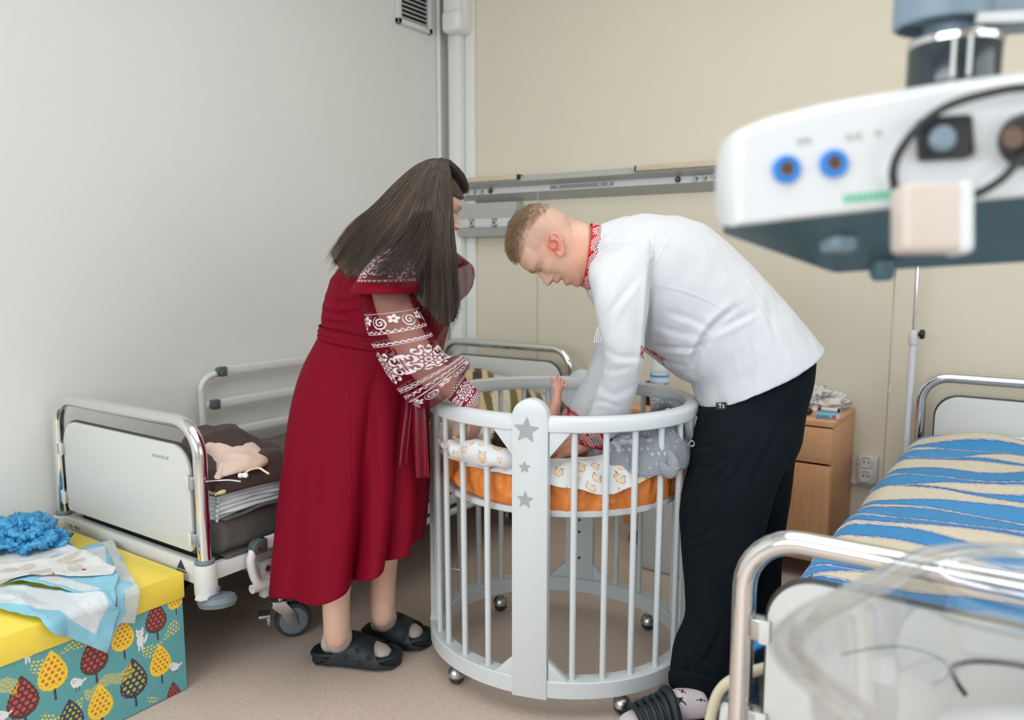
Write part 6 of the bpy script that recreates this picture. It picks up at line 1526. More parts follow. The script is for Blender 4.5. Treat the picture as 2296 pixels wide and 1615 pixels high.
# white embroidery on sheer red organza: colour and opacity are woven into the cloth
def lace_motif(u, v, kind):
    """u along the band (period 1), v across (0..1): True where white thread lies"""
    u = u % 1.0; x = (u - .5); y = (v - .5)
    if kind == 'zig': return (np.abs(y - (.30 * np.abs(((u * 10) % 1) - .5) * 2 - .15)) < .16) | (np.abs(y) > .40)
    if kind == 'edge': return (v > .9) | (v < .1) | (np.abs(y - .25 * np.sin(u * 2 * math.pi * 9)) < .16)
    if kind == 'scroll':
        r = np.hypot((u - .3) * 1.5, y - .08); th = np.arctan2(y - .08, (u - .3) * 1.5); w = (np.abs(((r * 5.2 - th / (2 * math.pi)) % 1) - .5) < .22) & (r < .40)
        r2 = np.hypot((u - .78) * 1.4, y + .1); th2 = np.arctan2(y + .1, (u - .78) * 1.4); w |= (r2 < .16 + .14 * np.abs(np.cos(th2 * 2.5))) & ~((r2 < .07))
        return w | (v < .06)
    r = np.hypot(x * 1.0, y); th = np.arctan2(y, x)
    w = (r < .16 + .05 * np.cos(th * 8)) & (r > .05) & ~((np.abs(r - .11) < .018)); w |= (np.abs(r - .27 - .035 * np.cos(th * 8)) < .050) & (np.abs(np.sin(th * 4)) > .25)
    w |= (np.abs(r - .39 - .03 * np.cos(th * 12)) < .034) & (np.cos(th * 12) > -.5)
    xx = np.abs(np.abs(x) - .46); rr = np.hypot(xx, np.abs(y) - .26); w |= (rr < .075 + .03 * np.cos(np.arctan2(y, xx) * 6)) & (rr > .028)
    w |= (np.abs(xx) < .03) & (np.abs(y) < .3) & ((np.abs(y) * 30) % 1 < .7)
    return w
M['organza'] = mat('sheer_red_organza', MAR, .6, attr=True, bump=(300, .15), spec=.2)
def alpha_attr(m):
    nt = m.node_tree; a = [n for n in nt.nodes if n.type == 'VERTEX_COLOR'][0]; nt.links.new(a.outputs['Alpha'], nt.nodes['Principled BSDF'].inputs['Alpha'])
alpha_attr(M['organza'])
def sheer(name, rows, bands, parent, n=320, R=300, puff=None, sheer_a=.40, seed=1, k=2.1, wk=1.0):
    P = sil(rows, n, R, k); c = P.mean(1, keepdims=True); t = np.linspace(0, 1, R)[:, None]
    A = np.linspace(0, 2 * math.pi, n, endpoint=False)
    Q = np.stack([np.broadcast_to(np.cos(A) * 1.4, (R, n)), np.broadcast_to(np.sin(A) * 1.4, (R, n)), np.broadcast_to(t * 4, (R, n))], -1)
    rid = 1 - 2.2 * np.abs(fbm(Q, 1.6, seed, 3)); wt = (.03 + .13 * sstep(.72, .95, t) + .05 * (1 - sstep(0, .2, t)))
    P = P + (P - c) * (rid * wt * wk)[..., None]
    mb = MB(); mb.grid(P, cu=True); me = mb.mesh(); V = getv(me)
    T2 = np.repeat(t[:, 0], n); A2 = np.tile(A, R)
    C = np.concatenate([np.tile(MAR, (len(V), 1)), np.full((len(V), 1), sheer_a)], 1)
    for (t0, t1, kind, cnt) in bands:
        # bands lie a little aslant, as worn
        tt_ = T2; m_ = (tt_ > t0) & (tt_ < t1); v = (tt_ - t0) / (t1 - t0); w = lace_motif(A2 / (2 * math.pi) * cnt + .13, v, kind) & m_
        C[w] = (*S(220, 212, 217), 1)
    paint(me, C); o = link(name, me, M['organza'], parent, sharp=None); return o
slv = [(806, 628, 932, 640, 2.36, .085), (812, 668, 934, 664, 2.325, .088), (818, 706, 938, 692, 2.30, .09), (828, 748, 955, 728, 2.285, .092), (844, 790, 976, 764, 2.28, .092), (866, 832, 1000, 796, 2.285, .09), (892, 874, 1032, 800, 2.295, .088), (926, 906, 1050, 808, 2.305, .082), (960, 914, 1052, 824, 2.315, .072), (988, 902, 1038, 840, 2.32, .048), (1003, 890, 1030, 846, 2.325, .036)]
sleeve = sheer('sleeve', slv, [(.195, .285, 'scroll', 6), (.285, .305, 'edge', 3), (.345, .368, 'zig', 3.0), (.385, .575, 'rose', 4.0), (.595, .620, 'zig', 3.0), (.640, .662, 'edge', 3), (.675, .755, 'scroll', 6)], woman, seed=4)
# far puff sleeve behind the hair
sheer('sleeve', [(985, 560, 1020, 600, 2.62, .06), (995, 545, 1052, 590, 2.68, .08), (1000, 580, 1062, 612, 2.70, .09), (1000, 640, 1055, 650, 2.71, .085), (990, 690, 1022, 690, 2.71, .07), (955, 770, 992, 775, 2.70, .05), (946, 850, 976, 850, 2.66, .04)], [], woman, n=200, R=150, seed=9, sheer_a=.55, wk=2.6)
# cuff and embroidered yoke: dark red cloth covered in white thread
def redlace(kind, per):
    def f(u, v):
        C = np.tile(MAR, (len(u), 1)); vmax = v.max() + 1e-6; y = v / vmax; lo, hi = .16, .84
        m_ = (y > lo) & (y < hi); w = lace_motif(u / per, (y - lo) / (hi - lo), kind); e = lace_motif(u / per, y / lo, 'edge') & (y < lo) | lace_motif(u / per, (y - hi) / (1 - hi), 'edge') & (y > hi)
        C[(w & m_) | e] = S(220, 212, 217); return C
    return f
band('cuff', [(1000, 888, 1034, 842, 2.328, .037), (1020, 908, 1054, 860, 2.335, .037), (1042, 922, 1074, 884, 2.342, .037)], .001, woman, None, n=260, R=150, th=.003, pattern=redlace('rose', 78))
yk = sil([(870, 560, 925, 556, 2.40, .10), (838, 586, 930, 582, 2.345, .125), (812, 616, 931, 612, 2.31, .125), (803, 636, 932, 634, 2.305, .120)], 260, 130, 2.1)
mb = MB(); mb.grid(yk, cu=True); me = mb.mesh(); uv = np.array([(j, i) for i in range(130) for j in range(260)], float); paint(me, redlace('rose', 44)(uv[:, 0] * .7, uv[:, 1]))
me = baked(me, ('SOLIDIFY', dict(thickness=.003, offset=1))); M['redlace'] = mat('embroidered_red_cloth', MAR, .7, attr=True, bump=(260, .2))
mb.build('yoke', M['redlace'], woman, sharp=None, mesh=me)
yk = sil([(800, 632, 934, 630, 2.306, .124), (793, 645, 936, 646, 2.300, .126), (792, 656, 936, 655, 2.298, .124)], 160, 24, 2.1)
mb = MB(); mb.grid(yk, cu=True); me = baked(mb.mesh(), ('SOLIDIFY', dict(thickness=.003, offset=1))); mb.build('flounce', M['dress'], woman, sharp=None, mesh=me)

# hair: one long mass parted over the shoulder
G = [[(957, 358), (925, 375), (880, 415), (835, 463), (785, 505), (741, 568)],
     [(966, 356), (930, 392), (890, 440), (845, 490), (797, 540), (758, 592)],
     [(974, 355), (938, 400), (905, 455), (868, 510), (825, 565), (786, 618)],
     [(981, 355), (948, 410), (922, 470), (893, 530), (858, 585), (822, 618)],
     [(986, 356), (962, 415), (945, 480), (925, 545), (903, 598), (885, 634)],
     [(990, 357), (975, 420), (962, 490), (951, 560), (944, 625), (941, 676)],
     [(995, 358), (986, 425), (978, 500), (972, 580), (970, 650), (974, 712)],
     [(1000, 360), (998, 425), (995, 500), (993, 580), (995, 660), (1003, 735)],
     [(1006, 363), (1010, 430), (1011, 500), (1013, 570), (1018, 645), (1022, 712)],
     [(1012, 368), (1016, 435), (1017, 505), (1021, 565), (1025, 625), (1028, 690)]]
G = np.array(G, float)
def hair_grid(R, n):
    g = crom(G.transpose(1, 0, 2), R); g = crom(g.transpose(1, 0, 2), n)      # (n across, R along, 2)
    return g.transpose(1, 0, 2)
R, n = 170, 150
HP = hair_grid(R, n); tt_ = np.linspace(0, 1, R)[:, None]; uu = np.linspace(0, 1, n)[None]
HP[..., 0] += 3.0 * np.sin(tt_ * 11 + uu * 7) * tt_ * np.sin(uu * math.pi); HP[..., 1] += 9 * n1(uu * 16 + 0 * tt_, 21) * tt_ ** 3
hw = np.interp(tt_, [0, .08, .25, .45, .7, 1], [.062, .102, .108, .116, .125, .105])       # half depth of the mass along its length
arch = np.sqrt(np.clip(1 - (2 * uu - 1) ** 2, 0, 1)) ** .8
dc = np.interp(tt_, [0, .3, .6, 1], [DW, DW - .01, DW - .075, DW - .09])
def lay(px, d): 
    return CAM + (FWD + RIGHT * ((px[..., 0] - W / 2) / FPX)[..., None] - UP * ((px[..., 1] - HH / 2) / FPX)[..., None]) * d[..., None]
rid = .010 * n1(uu * 14 + .8 * tt_ * np.sin(uu * 9), 3) + .006 * n1(uu * 40 + tt_ * 1.5, 5) + .003 * n1(uu * 95 + tt_ * 2, 7)
near = lay(HP, dc - hw * arch + rid * (.3 + .7 * tt_)); far = lay(HP, dc + np.minimum(hw, .085) * arch)
full = np.concatenate([near, far[:, ::-1][:, 1:-1]], 1)
mb = MB(); mb.loft(full); me = mb.mesh(); V = getv(me)
T2 = np.repeat(tt_[:, 0], full.shape[1]); U2 = np.tile(np.concatenate([uu[0], uu[0][::-1][1:-1]]), R)
st = .5 + .35 * n1(U2 * 90 + T2 * 2, 2) + .25 * n1(U2 * 260 + T2 * 3, 4)
C = lerp3(S(36, 30, 26), S(72, 58, 47), np.clip(st, 0, 1)); tip = sstep(.45, 1.0, T2) * np.clip(.5 + .5 * n1(U2 * 60, 8), 0.15, 1); C = lerp3(C, S(124, 94, 68), tip * .7)
paint(me, C); M['hair'] = mat('long_brown_hair', S(80, 62, 50), .42, attr=True, spec=.45); hairw = link('hair', me, M['hair'], woman, sharp=None)
# scalp part of the hair round the head, with the parting and forelock
HG = head_grid(w_place, 1, False, 120, 100); Vh = HG.reshape(-1, 3); hs, hf, hx_ = hl_(Vh)
q = MB(); q.loft(HG); mt = q.mesh(); nh = getn(mt); Vt = getv(mt)
cov = (hs > 930 - .55 * (hf - 700) * 0) & ((hf < 905) | (hs > 985)) | ((hf < 560) & (hs > 250))
Vn = Vt + nh * np.where(cov, .005 + .003 * n1(hx_ / 30, 4), -.004)[:, None]
b = bmesh.new(); b.from_mesh(mt); b.verts.ensure_lookup_table()
for i, v in enumerate(b.verts): v.co = Vn[i]
bmesh.ops.delete(b, geom=[f for f in b.faces if not any(cov[v.index] for v in f.verts)], context='FACES'); b.to_mesh(mt); b.free()
Vm = getv(mt); paint(mt, lerp3(S(44, 34, 30), S(74, 58, 48), np.clip(.5 + .6 * vnoise(Vm, 160, 5), 0, 1))); link('hair_crown', mt, M['hair'], hairw, sharp=None)
fl = MB()
FP_ = sil([(985, 358, 1010, 362, DW, .05), (1000, 372, 1034, 384, DW + .01, .06), (1010, 392, 1046, 408, DW + .02, .055), (1014, 412, 1049, 424, DW + .025, .045), (1015, 432, 1044, 432, DW + .02, .03), (1014, 444, 1022, 442, DW, .015)], 40, 40); fl.loft(FP_)
me = fl.mesh(); V = getv(me); N_ = getn(me); setv(me, V + N_ * (.002 * n1(V @ FWD * 160 + V @ RIGHT * 60, 3))[:, None]); paint(me, lerp3(S(38, 30, 27), S(66, 52, 44), np.clip(.5 + .6 * n1(V @ FWD * 300 + V @ RIGHT * 200, 5), 0, 1))); fl.build('forelock', M['hair'], hairw, sharp=None, mesh=me)
rs = np.random.RandomState(11); ps = [[], [], []]
for k in range(3400):
    u = rs.rand(); u0 = u; i = u * (n - 1); j = int(i); f = i - j; j2 = min(j + 1, n - 1); ext = rs.uniform(.62, 1.0) if rs.rand() < .5 else rs.uniform(.9, 1.03)
    rowsel = np.linspace(rs.uniform(0, .1), min(ext, 1.0), 16) * (R - 1); ri = rowsel.astype(int)
    sp = HP[ri, j] * (1 - f) + HP[ri, j2] * f; tk = rowsel / (R - 1)
    ar = (arch[0, j] * (1 - f) + arch[0, j2] * f); off = rs.normal(0, 1)
    dd_ = np.interp(tk, tt_[:, 0], dc[:, 0]) - np.interp(tk, tt_[:, 0], hw[:, 0]) * ar * (1 if rs.rand() < .86 else -rs.rand()) + (rid[ri, j] * (.3 + .7 * tk)) - .001 - .003 * rs.rand()
    drift = np.stack([rs.normal(0, 3.5) * tk ** 2 + 1.6 * np.sin(tk * rs.uniform(4, 9) + rs.uniform(0, 6)) * tk, rs.normal(0, 3) * tk ** 2], 1)
    P = lay(sp + drift, dd_)
    if ext > .97: P = np.concatenate([P, (P[-1] + (P[-1] - P[-2]) / np.linalg.norm(P[-1] - P[-2]) * rs.exponential(.009) + rs.normal(0, .003, 3))[None]])
    c_ = 0 if rs.rand() < .45 else (1 if rs.rand() < .7 else 2)
    ps[c_].append(P)
fc_ = FP_.mean(1)
for k in range(520):
    j = rs.uniform(18, 41) % 40; j0 = int(j); f = j - j0; r0 = rs.randint(0, 12); r1 = min(39, r0 + rs.randint(14, 34)); ri = np.arange(r0, r1, 2)
    P = FP_[ri, j0] * (1 - f) + FP_[ri, (j0 + 1) % 40] * f; c = fc_[ri]; P = c + (P - c) * rs.uniform(1.0, 1.05) + rs.normal(0, .0012, 3); ps[0 if rs.rand() < .75 else 1].append(P)
for k in range(420):
    x0 = rs.uniform(0, 1); a0 = np.array([930 + 40 * x0, 470 + 40 * rs.rand()]); e0 = np.array([800 + 128 * x0 + rs.normal(0, 8), 592 + 44 * rs.rand() + 14 * x0])
    tk = np.linspace(0, 1, 14); mid = a0 * .5 + e0 * .5 + np.array([12, 8.0]); sp = (1 - tk)[:, None] ** 2 * a0 + 2 * (tk * (1 - tk))[:, None] * mid + tk[:, None] ** 2 * e0
    sp += np.stack([2.5 * np.sin(tk * 6 + rs.uniform(0, 6)) * tk, 0 * tk], 1); ps[rs.randint(0, 2)].append(lay(sp, 2.36 - (.19 + .008 * rs.rand()) * np.sin(tk * math.pi / 2)))
for col, P, nm in ((S(44, 36, 31), ps[0], 'hair_strands'), (S(68, 55, 45), ps[1], 'hair_strands'), (S(106, 84, 63), ps[2], 'hair_strands')):
    strands(nm, P, .00055, mat('brown_strand', col, .4, spec=.5), hairw)

# socks and slides
M['sock_beige'] = mat('beige_sock', S(206, 192, 182), .9, bump=(260, .25))
def slide_pair(heel_px, toe_px, ankle, zs, name):
    h0 = at_z(*heel_px, 0.0); t0 = at_z(*toe_px, 0.0); d = nrm(t0 - h0); L = np.linalg.norm(t0 - h0); s = np.cross((0, 0, 1), d)
    fm, _, _, _ = foot_shape(h0 + d * .025 + np.array([0, 0, .028]), h0 + d * (L - .03) + np.array([0, 0, .026]), 1.0, .074, ankle, (.0435, .0425), .043)
    me = fuse(fm, .0034, 3, .5); link('sock', me, M['sock_beige'], woman, sharp=None)
    so = sole(h0, d, L, .053, .036).build('slide', M['slide'], woman, sharp=50)
    # raised rim round the heel and sides, rising into one broad strap
    R_, n_ = 40, 60; P = np.zeros((R_, n_, 3)); ths = np.linspace(-1.42, 1.42, n_)
    for i in range(R_):
        k = i / (R_ - 1)
        hgt = np.interp(k, [0, .12, .45, .8, 1], [.080, .090, .084, .070, .060])
        for j, th in enumerate(ths):
            cz = max(0, (math.cos(th) - math.cos(1.42)) / (1 - math.cos(1.42))) ** .62
            m_ = cz ** .55; t = (1 - m_) * (.06 + .93 * k) + m_ * (.37 + .33 * k)
            wd = .0545 * np.interp(t, [.0, .06, .15, .35, .55, .72, .86, .95, 1.0], [.50, .70, .80, .78, .88, 1.0, .96, .72, .45])
            x = h0 + d * L * t + s * (wd * math.sin(th) / math.sin(1.42)); x[2] = .008 + (hgt - .008) * cz; P[i, j] = x
    mb = MB(); mb.grid(P); me = baked(mb.mesh(), ('SOLIDIFY', dict(thickness=.013, offset=1)), ('BEVEL', dict(width=.003, segments=2, limit_method='ANGLE')))
    st = mb.build('strap', M['slide'], so, sharp=60, mesh=me)
    mb = MB(); pts = [h0 + d * L * t + s * w_ + np.array([0, 0, z]) for t, w_, z in ((.86, .050, .032), (.62, .053, .036), (.3, .044, .038), (.1, .040, .034), (.0, .024, .032), (-.012, 0, .032), (.0, -.024, .032), (.1, -.040, .034), (.3, -.044, .038), (.62, -.053, .036), (.86, -.050, .032))]
    mb.tube(pts, .008, 10, sm=70); mb.build('rim', M['slide'], so)
    mb = MB(); pts = [h0 + d * L * t + s * w_ + np.array([0, 0, .036]) for t, w_ in ((.84, .05), (.93, .038), (.995, .018), (1.005, 0), (.995, -.018), (.93, -.038), (.84, -.05))]
    mb.tube(pts, .0085, 10, sm=40); mb.build('toe_rim', M['slide'], so)
    # embossed motifs on the near flank and the strap
    def motif(i, j, kind, r):
        p = P[i, j]; tu = nrm(P[min(i + 1, R_ - 1), j] - P[max(i - 1, 0), j]); tv = nrm(P[i, min(j + 1, n_ - 1)] - P[i, max(j - 1, 0)]); nn = nrm(np.cross(tu, tv)); cen_ = h0 + d * ((p - h0) @ d); nn = nn if nn @ (p - cen_) > 0 else -nn
        tv = np.cross(nn, tu); p = p + nn * .0133; q = MB()
        def loop(f, rr=.0017): q.tube([p + tu * f(a)[0] * r + tv * f(a)[1] * r for a in np.linspace(0, 2 * math.pi, 28, endpoint=False)], rr, 6, closed=True)
        if kind == 'ring': loop(lambda a: (math.cos(a), math.sin(a))); loop(lambda a: (.62 * math.cos(a) * abs(math.cos(2 * a)) ** .6, .62 * math.sin(a) * abs(math.cos(2 * a)) ** .6))
        elif kind == 'diamond': loop(lambda a: (math.copysign(abs(math.cos(a)) ** 1.9, math.cos(a)), math.copysign(abs(math.sin(a)) ** 1.9, math.sin(a)))); loop(lambda a: (.35 * math.cos(a), .35 * math.sin(a)))
        else: loop(lambda a: (math.cos(a) * (.35 + .65 * abs(math.cos(2 * a)) ** 1.4), math.sin(a) * (.35 + .65 * abs(math.cos(2 * a)) ** 1.4)))
        q.build('embossed_motif', M['slide'], so)
    sgn = 1 if (s @ NEAR) > 0 else -1
    for i, b_, kind, r in ((6, .55, 'ring', .009), (14, .35, 'ring', .010), (22, .6, 'diamond', .010), (12, .8, 'flower', .009), (24, .9, 'flower', .009), (30, .35, 'flower', .010), (20, .05, 'ring', .012), (33, .75, 'ring', .009)):
        j = int((n_ - 1) * (.5 + .5 * sgn * b_)) if True else 0; motif(i, min(max(j, 1), n_ - 2), kind, r)
    return so
slide_pair((708, 1478), (896, 1489), an, 1, 'a')
slide_pair((822, 1428), (964, 1448), af, 1, 'b')
# ------------------------------------------------------------------ the baby
baby = thing('baby', 'newborn baby lying in the crib with one arm raised', 'baby', tuple(at_d(1270, 1000, 2.42)))
bu = nrm(-RIGHT * .98 + UP * .1); bf = nrm(UP * .9 - FWD * .25 + RIGHT * .1); bf = nrm(bf - bu * (bf @ bu)); bsd = np.cross(bu, bf); ub = .000088
b_chin = at_d(1196, 984, 2.40)
def b_place(s, f, x): return b_chin + np.asarray(s)[..., None] * ub * bu + (np.asarray(f)[..., None] - 520) * ub * bf + np.asarray(x)[..., None] * ub * 1.1 * bsd
mb = MB(); mb.loft(head_grid(b_place, 1, False, 90, 70, 1.0))
mb.tube([at_d(1195, 992, 2.41), at_d(1225, 988, 2.42), at_d(1260, 990, 2.43), at_d(1310, 998, 2.43), at_d(1350, 1002, 2.43), at_d(1372, 1002, 2.43)], [.030, .046, .056, .060, .054, .035], 30, sm=40)
bw = at_d(1250, 884, 2.43)
mb.tube([at_d(1226, 972, 2.43), at_d(1234, 945, 2.43), at_d(1243, 918, 2.43), at_d(1248, 900, 2.43), bw, at_d(1251, 874, 2.43)], [.024, .0215, .0175, .0172, .0132, .0130], 20, sm=40)
k = 2.43 / FPX
palm = [(1251, 882), (1252, 870), (1252, 858)]
P = sil([(1241.5, 886, 1259, 887, 2.43, .0095), (1240, 875, 1261, 877, 2.43, .0105), (1239, 866, 1264, 869, 2.43, .010), (1241, 857, 1265, 864, 2.43, .008), (1245, 853, 1262, 860, 2.43, .006)], 24, 24); mb.loft(P)
for pts, r in (([(1243, 871), (1239, 861), (1237, 853), (1234.5, 847)], (4.2, 3.5, 3.0, 2.3)), ([(1248, 862), (1248, 853), (1249, 846), (1250, 840)], (3.9, 3.3, 3.0, 2.3)), ([(1254, 861), (1255, 854), (1256.5, 849), (1257, 851)], (3.8, 3.5, 3.3, 2.8)), ([(1259, 863), (1262, 857), (1264, 854), (1263.5, 857)], (3.6, 3.4, 3.2, 2.7)), ([(1262, 868), (1267, 864), (1271, 862), (1272, 865)], (3.4, 3.2, 3.1, 2.5))):
    dpt = [2.43 - .0015 * i for i in range(4)]; q = [at_d(a, b, d) for (a, b), d in zip(pts, dpt)]; mb.tube(q, [x * k for x in r], 12, sm=20); mb.ball(q[-1], r[-1] * k, 8)
# other arm lying, legs
mb.tube([at_d(1226, 985, 2.47), at_d(1245, 970, 2.52), at_d(1275, 985, 2.54)], [.02, .017, .013], 16, sm=16); mb.ball(at_d(1280, 988, 2.54), .016, 10)
mb.tube([at_d(1350, 1000, 2.40), at_d(1385, 990, 2.40), at_d(1420, 978, 2.42), at_d(1423, 965, 2.44), at_d(1416, 948, 2.45), at_d(1411, 938, 2.455)], [.034, .029, .024, .021, .017, .015], 20, sm=40)
mb.loft(sil([(1400, 941, 1420, 944, 2.455, .013), (1398, 934, 1422, 937, 2.455, .0135), (1401, 926, 1422, 931, 2.455, .013), (1406, 919, 1422, 924, 2.455, .012), (1409, 915, 1420, 919, 2.455, .009)], 24, 24))
for (a, b, r) in ((1408.5, 915, 3.6), (1413, 918, 2.7), (1416.5, 921.5, 2.5), (1419, 926, 2.4), (1420.5, 931, 2.2)): mb.tube([at_d(a + 3, b + 5, 2.45), at_d(a, b, 2.448)], [r * k, r * k], 10); mb.ball(at_d(a, b, 2.448), r * k * 1.05, 8)
mb.tube([at_d(1352, 1002, 2.48), at_d(1390, 985, 2.52), at_d(1420, 1005, 2.54), at_d(1440, 1010, 2.55)], [.032, .028, .02, .015], 18, sm=24)
me = fuse(mb, .0021, 2, .5); V = getv(me); X = px_of(V)
C = np.tile(S(212, 158, 140), (len(V), 1)) * (1 + .06 * fbm(V, 70, 5, 2))[:, None]
C = lerp3(C, S(196, 130, 116), np.clip(np.exp(-((X[:, 1] - 855) / 16) ** 2) * .5, 0, 1))
q = V - b_chin; hs = q @ bu / ub; hf = q @ bf / ub + 520
hm = (hs > 250) & ((hf < 560) | (hs > 980)); C[hm] = lerp3(S(44, 34, 30), S(66, 50, 42), np.clip(.5 + .6 * vnoise(V, 200, 3), 0, 1))[hm]
paint(me, C); link('body', me, M['skin'], baby, sharp=None)
# fine dark hair
HG = head_grid(b_place, 1, False, 90, 80); Vh = HG.reshape(-1, 3); q = Vh - b_chin; hs = q @ bu / ub; hf = q @ bf / ub + 520
cov = (hs > 300) & ((hf < 540) | (hs > 1000)); qq = MB(); qq.loft(HG); mt = qq.mesh(); nh = getn(mt); Vt = getv(mt); rs = np.random.RandomState(2)
ps = []
for i in rs.choice(np.where(cov)[0], 1400):
    d = nrm(nh[i] * .5 + bu * .2 - bf * .4 + rs.normal(0, .4, 3)); ps.append(np.array([Vt[i], Vt[i] + d * .006 + nh[i] * .001, Vt[i] + d * .013]))
bmesh_ = bmesh.new(); bmesh_.from_mesh(mt); bmesh_.verts.ensure_lookup_table()
for i, v in enumerate(bmesh_.verts): v.co = Vt[i] + nh[i] * (.0025 if cov[i] else -.002)
bmesh.ops.delete(bmesh_, geom=[f for f in bmesh_.faces if not any(cov[v.index] for v in f.verts)], context='FACES'); bmesh_.to_mesh(mt); bmesh_.free()
hb = link('hair', mt, mat('dark_baby_hair', S(46, 36, 32), .6), baby, sharp=None); strands('hair_strands', np.array(ps), .0004, mat('dark_strand', S(52, 40, 36), .5), hb)
# nappy
P = sil([(1318, 950, 1312, 1036, 2.42, .060), (1345, 952, 1340, 1035, 2.42, .064), (1368, 962, 1366, 1030, 2.425, .056), (1384, 980, 1384, 1022, 2.43, .036)], 40, 30); P += .004 * fbm(P, 30, 3, 2)[..., None] * NEAR
mb = MB(); mb.loft(P); me = mb.mesh(); V = getv(me); X = px_of(V); C = np.tile(S(232, 228, 228), (len(V), 1))
paint(me, C); dp = mb.build('nappy', mat('white_nappy', (.8, .79, .79), .7, attr=True, bump=(60, .2)), baby, sharp=None, mesh=me)
M['red_print'] = mat('red_nappy_print', S(206, 70, 76), .6)
for yy, wd in ((1004, 7), (1010, 9), (1016, 8)):
    mb = MB()
    r_ = [at_d(1346 + wd * s, yy + 2 * s, 2.352) for s in (-.5, .5)]
    Xn = px_of(getv(me)); 
    def surf_d(px, py):
        m_ = np.hypot(Xn[:, 0] - px, Xn[:, 1] - py) < 7; return Xn[m_, 2].min() if m_.any() else 2.37
    pts = [at_d(1346 + wd * s, yy - 5 * s, surf_d(1346 + wd * s, yy - 5 * s) + .0002) for s in np.linspace(-.5, .5, 6)]
    mb.tube(pts, .0009, 6); mb.build('red_marking', M['red_print'], dp)
# ------------------------------------------------------------------ infant warmer head, close to the lens
M['glossy_white'] = mat('glossy_white_casing', (.68, .70, .72), .28, coat=.2)
M['teal_dark'] = mat('dark_teal_casing', S(62, 92, 102), .5)
M['arm_grey'] = mat('blue_grey_metal', S(120, 140, 154), .4)
M['port_blue'] = mat('blue_ring', S(44, 130, 214), .35)
M['port_brown'] = mat('brown_port', S(104, 82, 66), .5)
wm = thing('infant_warmer', 'white and dark teal infant warmer head on a grey arm, close in the upper right', 'infant warmer', (.42, .96, 0))
def yt(x): return np.interp(x, [1604, 1609, 1620, 1642, 1680, 1723, 1846, 1969, 2132, 2296, 2420, 2560], [390, 345, 318, 298, 279, 262, 231, 209, 181, 159, 146, 136])
def yb(x): return np.interp(x, [1604, 1612, 1640, 1719, 1760, 2001, 2296, 2560], [470, 505, 508, 500, 494, 468, 441, 420])
def ylow(x): return np.interp(x, [1604, 1622, 1870, 2296, 2560], [500, 524, 612, 588, 574])
xs = np.concatenate([np.linspace(1604, 1660, 16), np.linspace(1670, 2560, 60)])
def zoff(x): return .06 * (1 - np.clip((x - 1604) / 60, 0, 1)) ** 2
rings = []
for x in xs:
    f = .80 + zoff(x); b_ = 1.00 - zoff(x) * .5; y0, y1 = yt(x), yb(x); m_ = (y0 + y1) / 2
    rings.append([at_d(x, y0, b_), at_d(x, y0 - 0, f + .08), at_d(x, y0 + 1, f + .035), at_d(x, y0 + 8, f + .012), at_d(x, y0 + 22, f + .002), at_d(x, m_, f), at_d(x, y1 - 8, f), at_d(x, y1, f + .004), at_d(x, y1, f + .05), at_d(x, y1, b_)])
mb = MB(); mb.loft(np.array(rings)); mb.build('casing', M['glossy_white'], wm, sharp=45)
rings = []
for x in np.linspace(1622, 2560, 60):
    f = .807 + zoff(x); y0, y1 = yb(x) - 6, ylow(x); rings.append([at_d(x, y0, f), at_d(x, yb(x) + 1, f), at_d(x, y1, .96), at_d(x, y1 - 6, .99), at_d(x, y0, .99)])
mb = MB(); mb.loft(np.array(rings)); us = mb.build('underside', M['teal_dark'], wm, sharp=30)
mb = MB(); c = at_d(1880, 548, .875); mb.lathe([(.001, -.008), (.016, -.008), (.02, -.004), (.02, .006), (.001, .006)], 24, MX(c, RIGHT, FWD, UP)); mb.build('sensor', M['arm_grey'], us)
mb = MB(); c = at_d(1978, 606, .94); mb.lathe([(.001, -.012), (.010, -.012), (.014, -.006), (.014, .01), (.001, .01)], 20, MX(c, RIGHT, FWD, UP)); mb.build('foot_pad', M['teal_dark'], us)
fd_ = -FWD
for px, py in ((1762, 381), (1868, 368)):
    c = at_d(px, py, .80); Mx = MX(c, RIGHT, UP, fd_)
    mb = MB(); mb.lathe([(.0062, -.004), (.0138, -.004), (.0142, .004), (.0130, .006), (.0085, .006), (.0072, .004), (.0072, -.0035)], 32, Mx); pr = mb.build('port', M['port_blue'], wm)
    mb = MB(); mb.lathe([(.001, -.0034), (.0076, -.0034), (.0072, .0045), (.004, .005), (.0036, .002), (.001, .002)], 24, Mx); mb.build('port_core', M['port_brown'], pr)
mb = MB()
for k_ in range(9): mb.box((k_ * .0056 - .0224, 0, 0), (.0042, .0085, .0008), 0, M=MX(at_d(1946, 441, .7995), nrm(RIGHT + UP * .1), nrm(UP - RIGHT * .1), fd_))
mb.build('green_marking', mat('green_print', S(110, 196, 160), .5), wm, smooth=False)
for px, py in ((1795, 316), (1812, 314), (1905, 307), (1925, 304), (1970, 297)):
    mb = MB(); mb.box((0, 0, 0), (.0055, .0055, .0008), .0003, M=MX(at_d(px, py, .7995), RIGHT, UP, fd_)); mb.build('icon', M['alu'], wm)
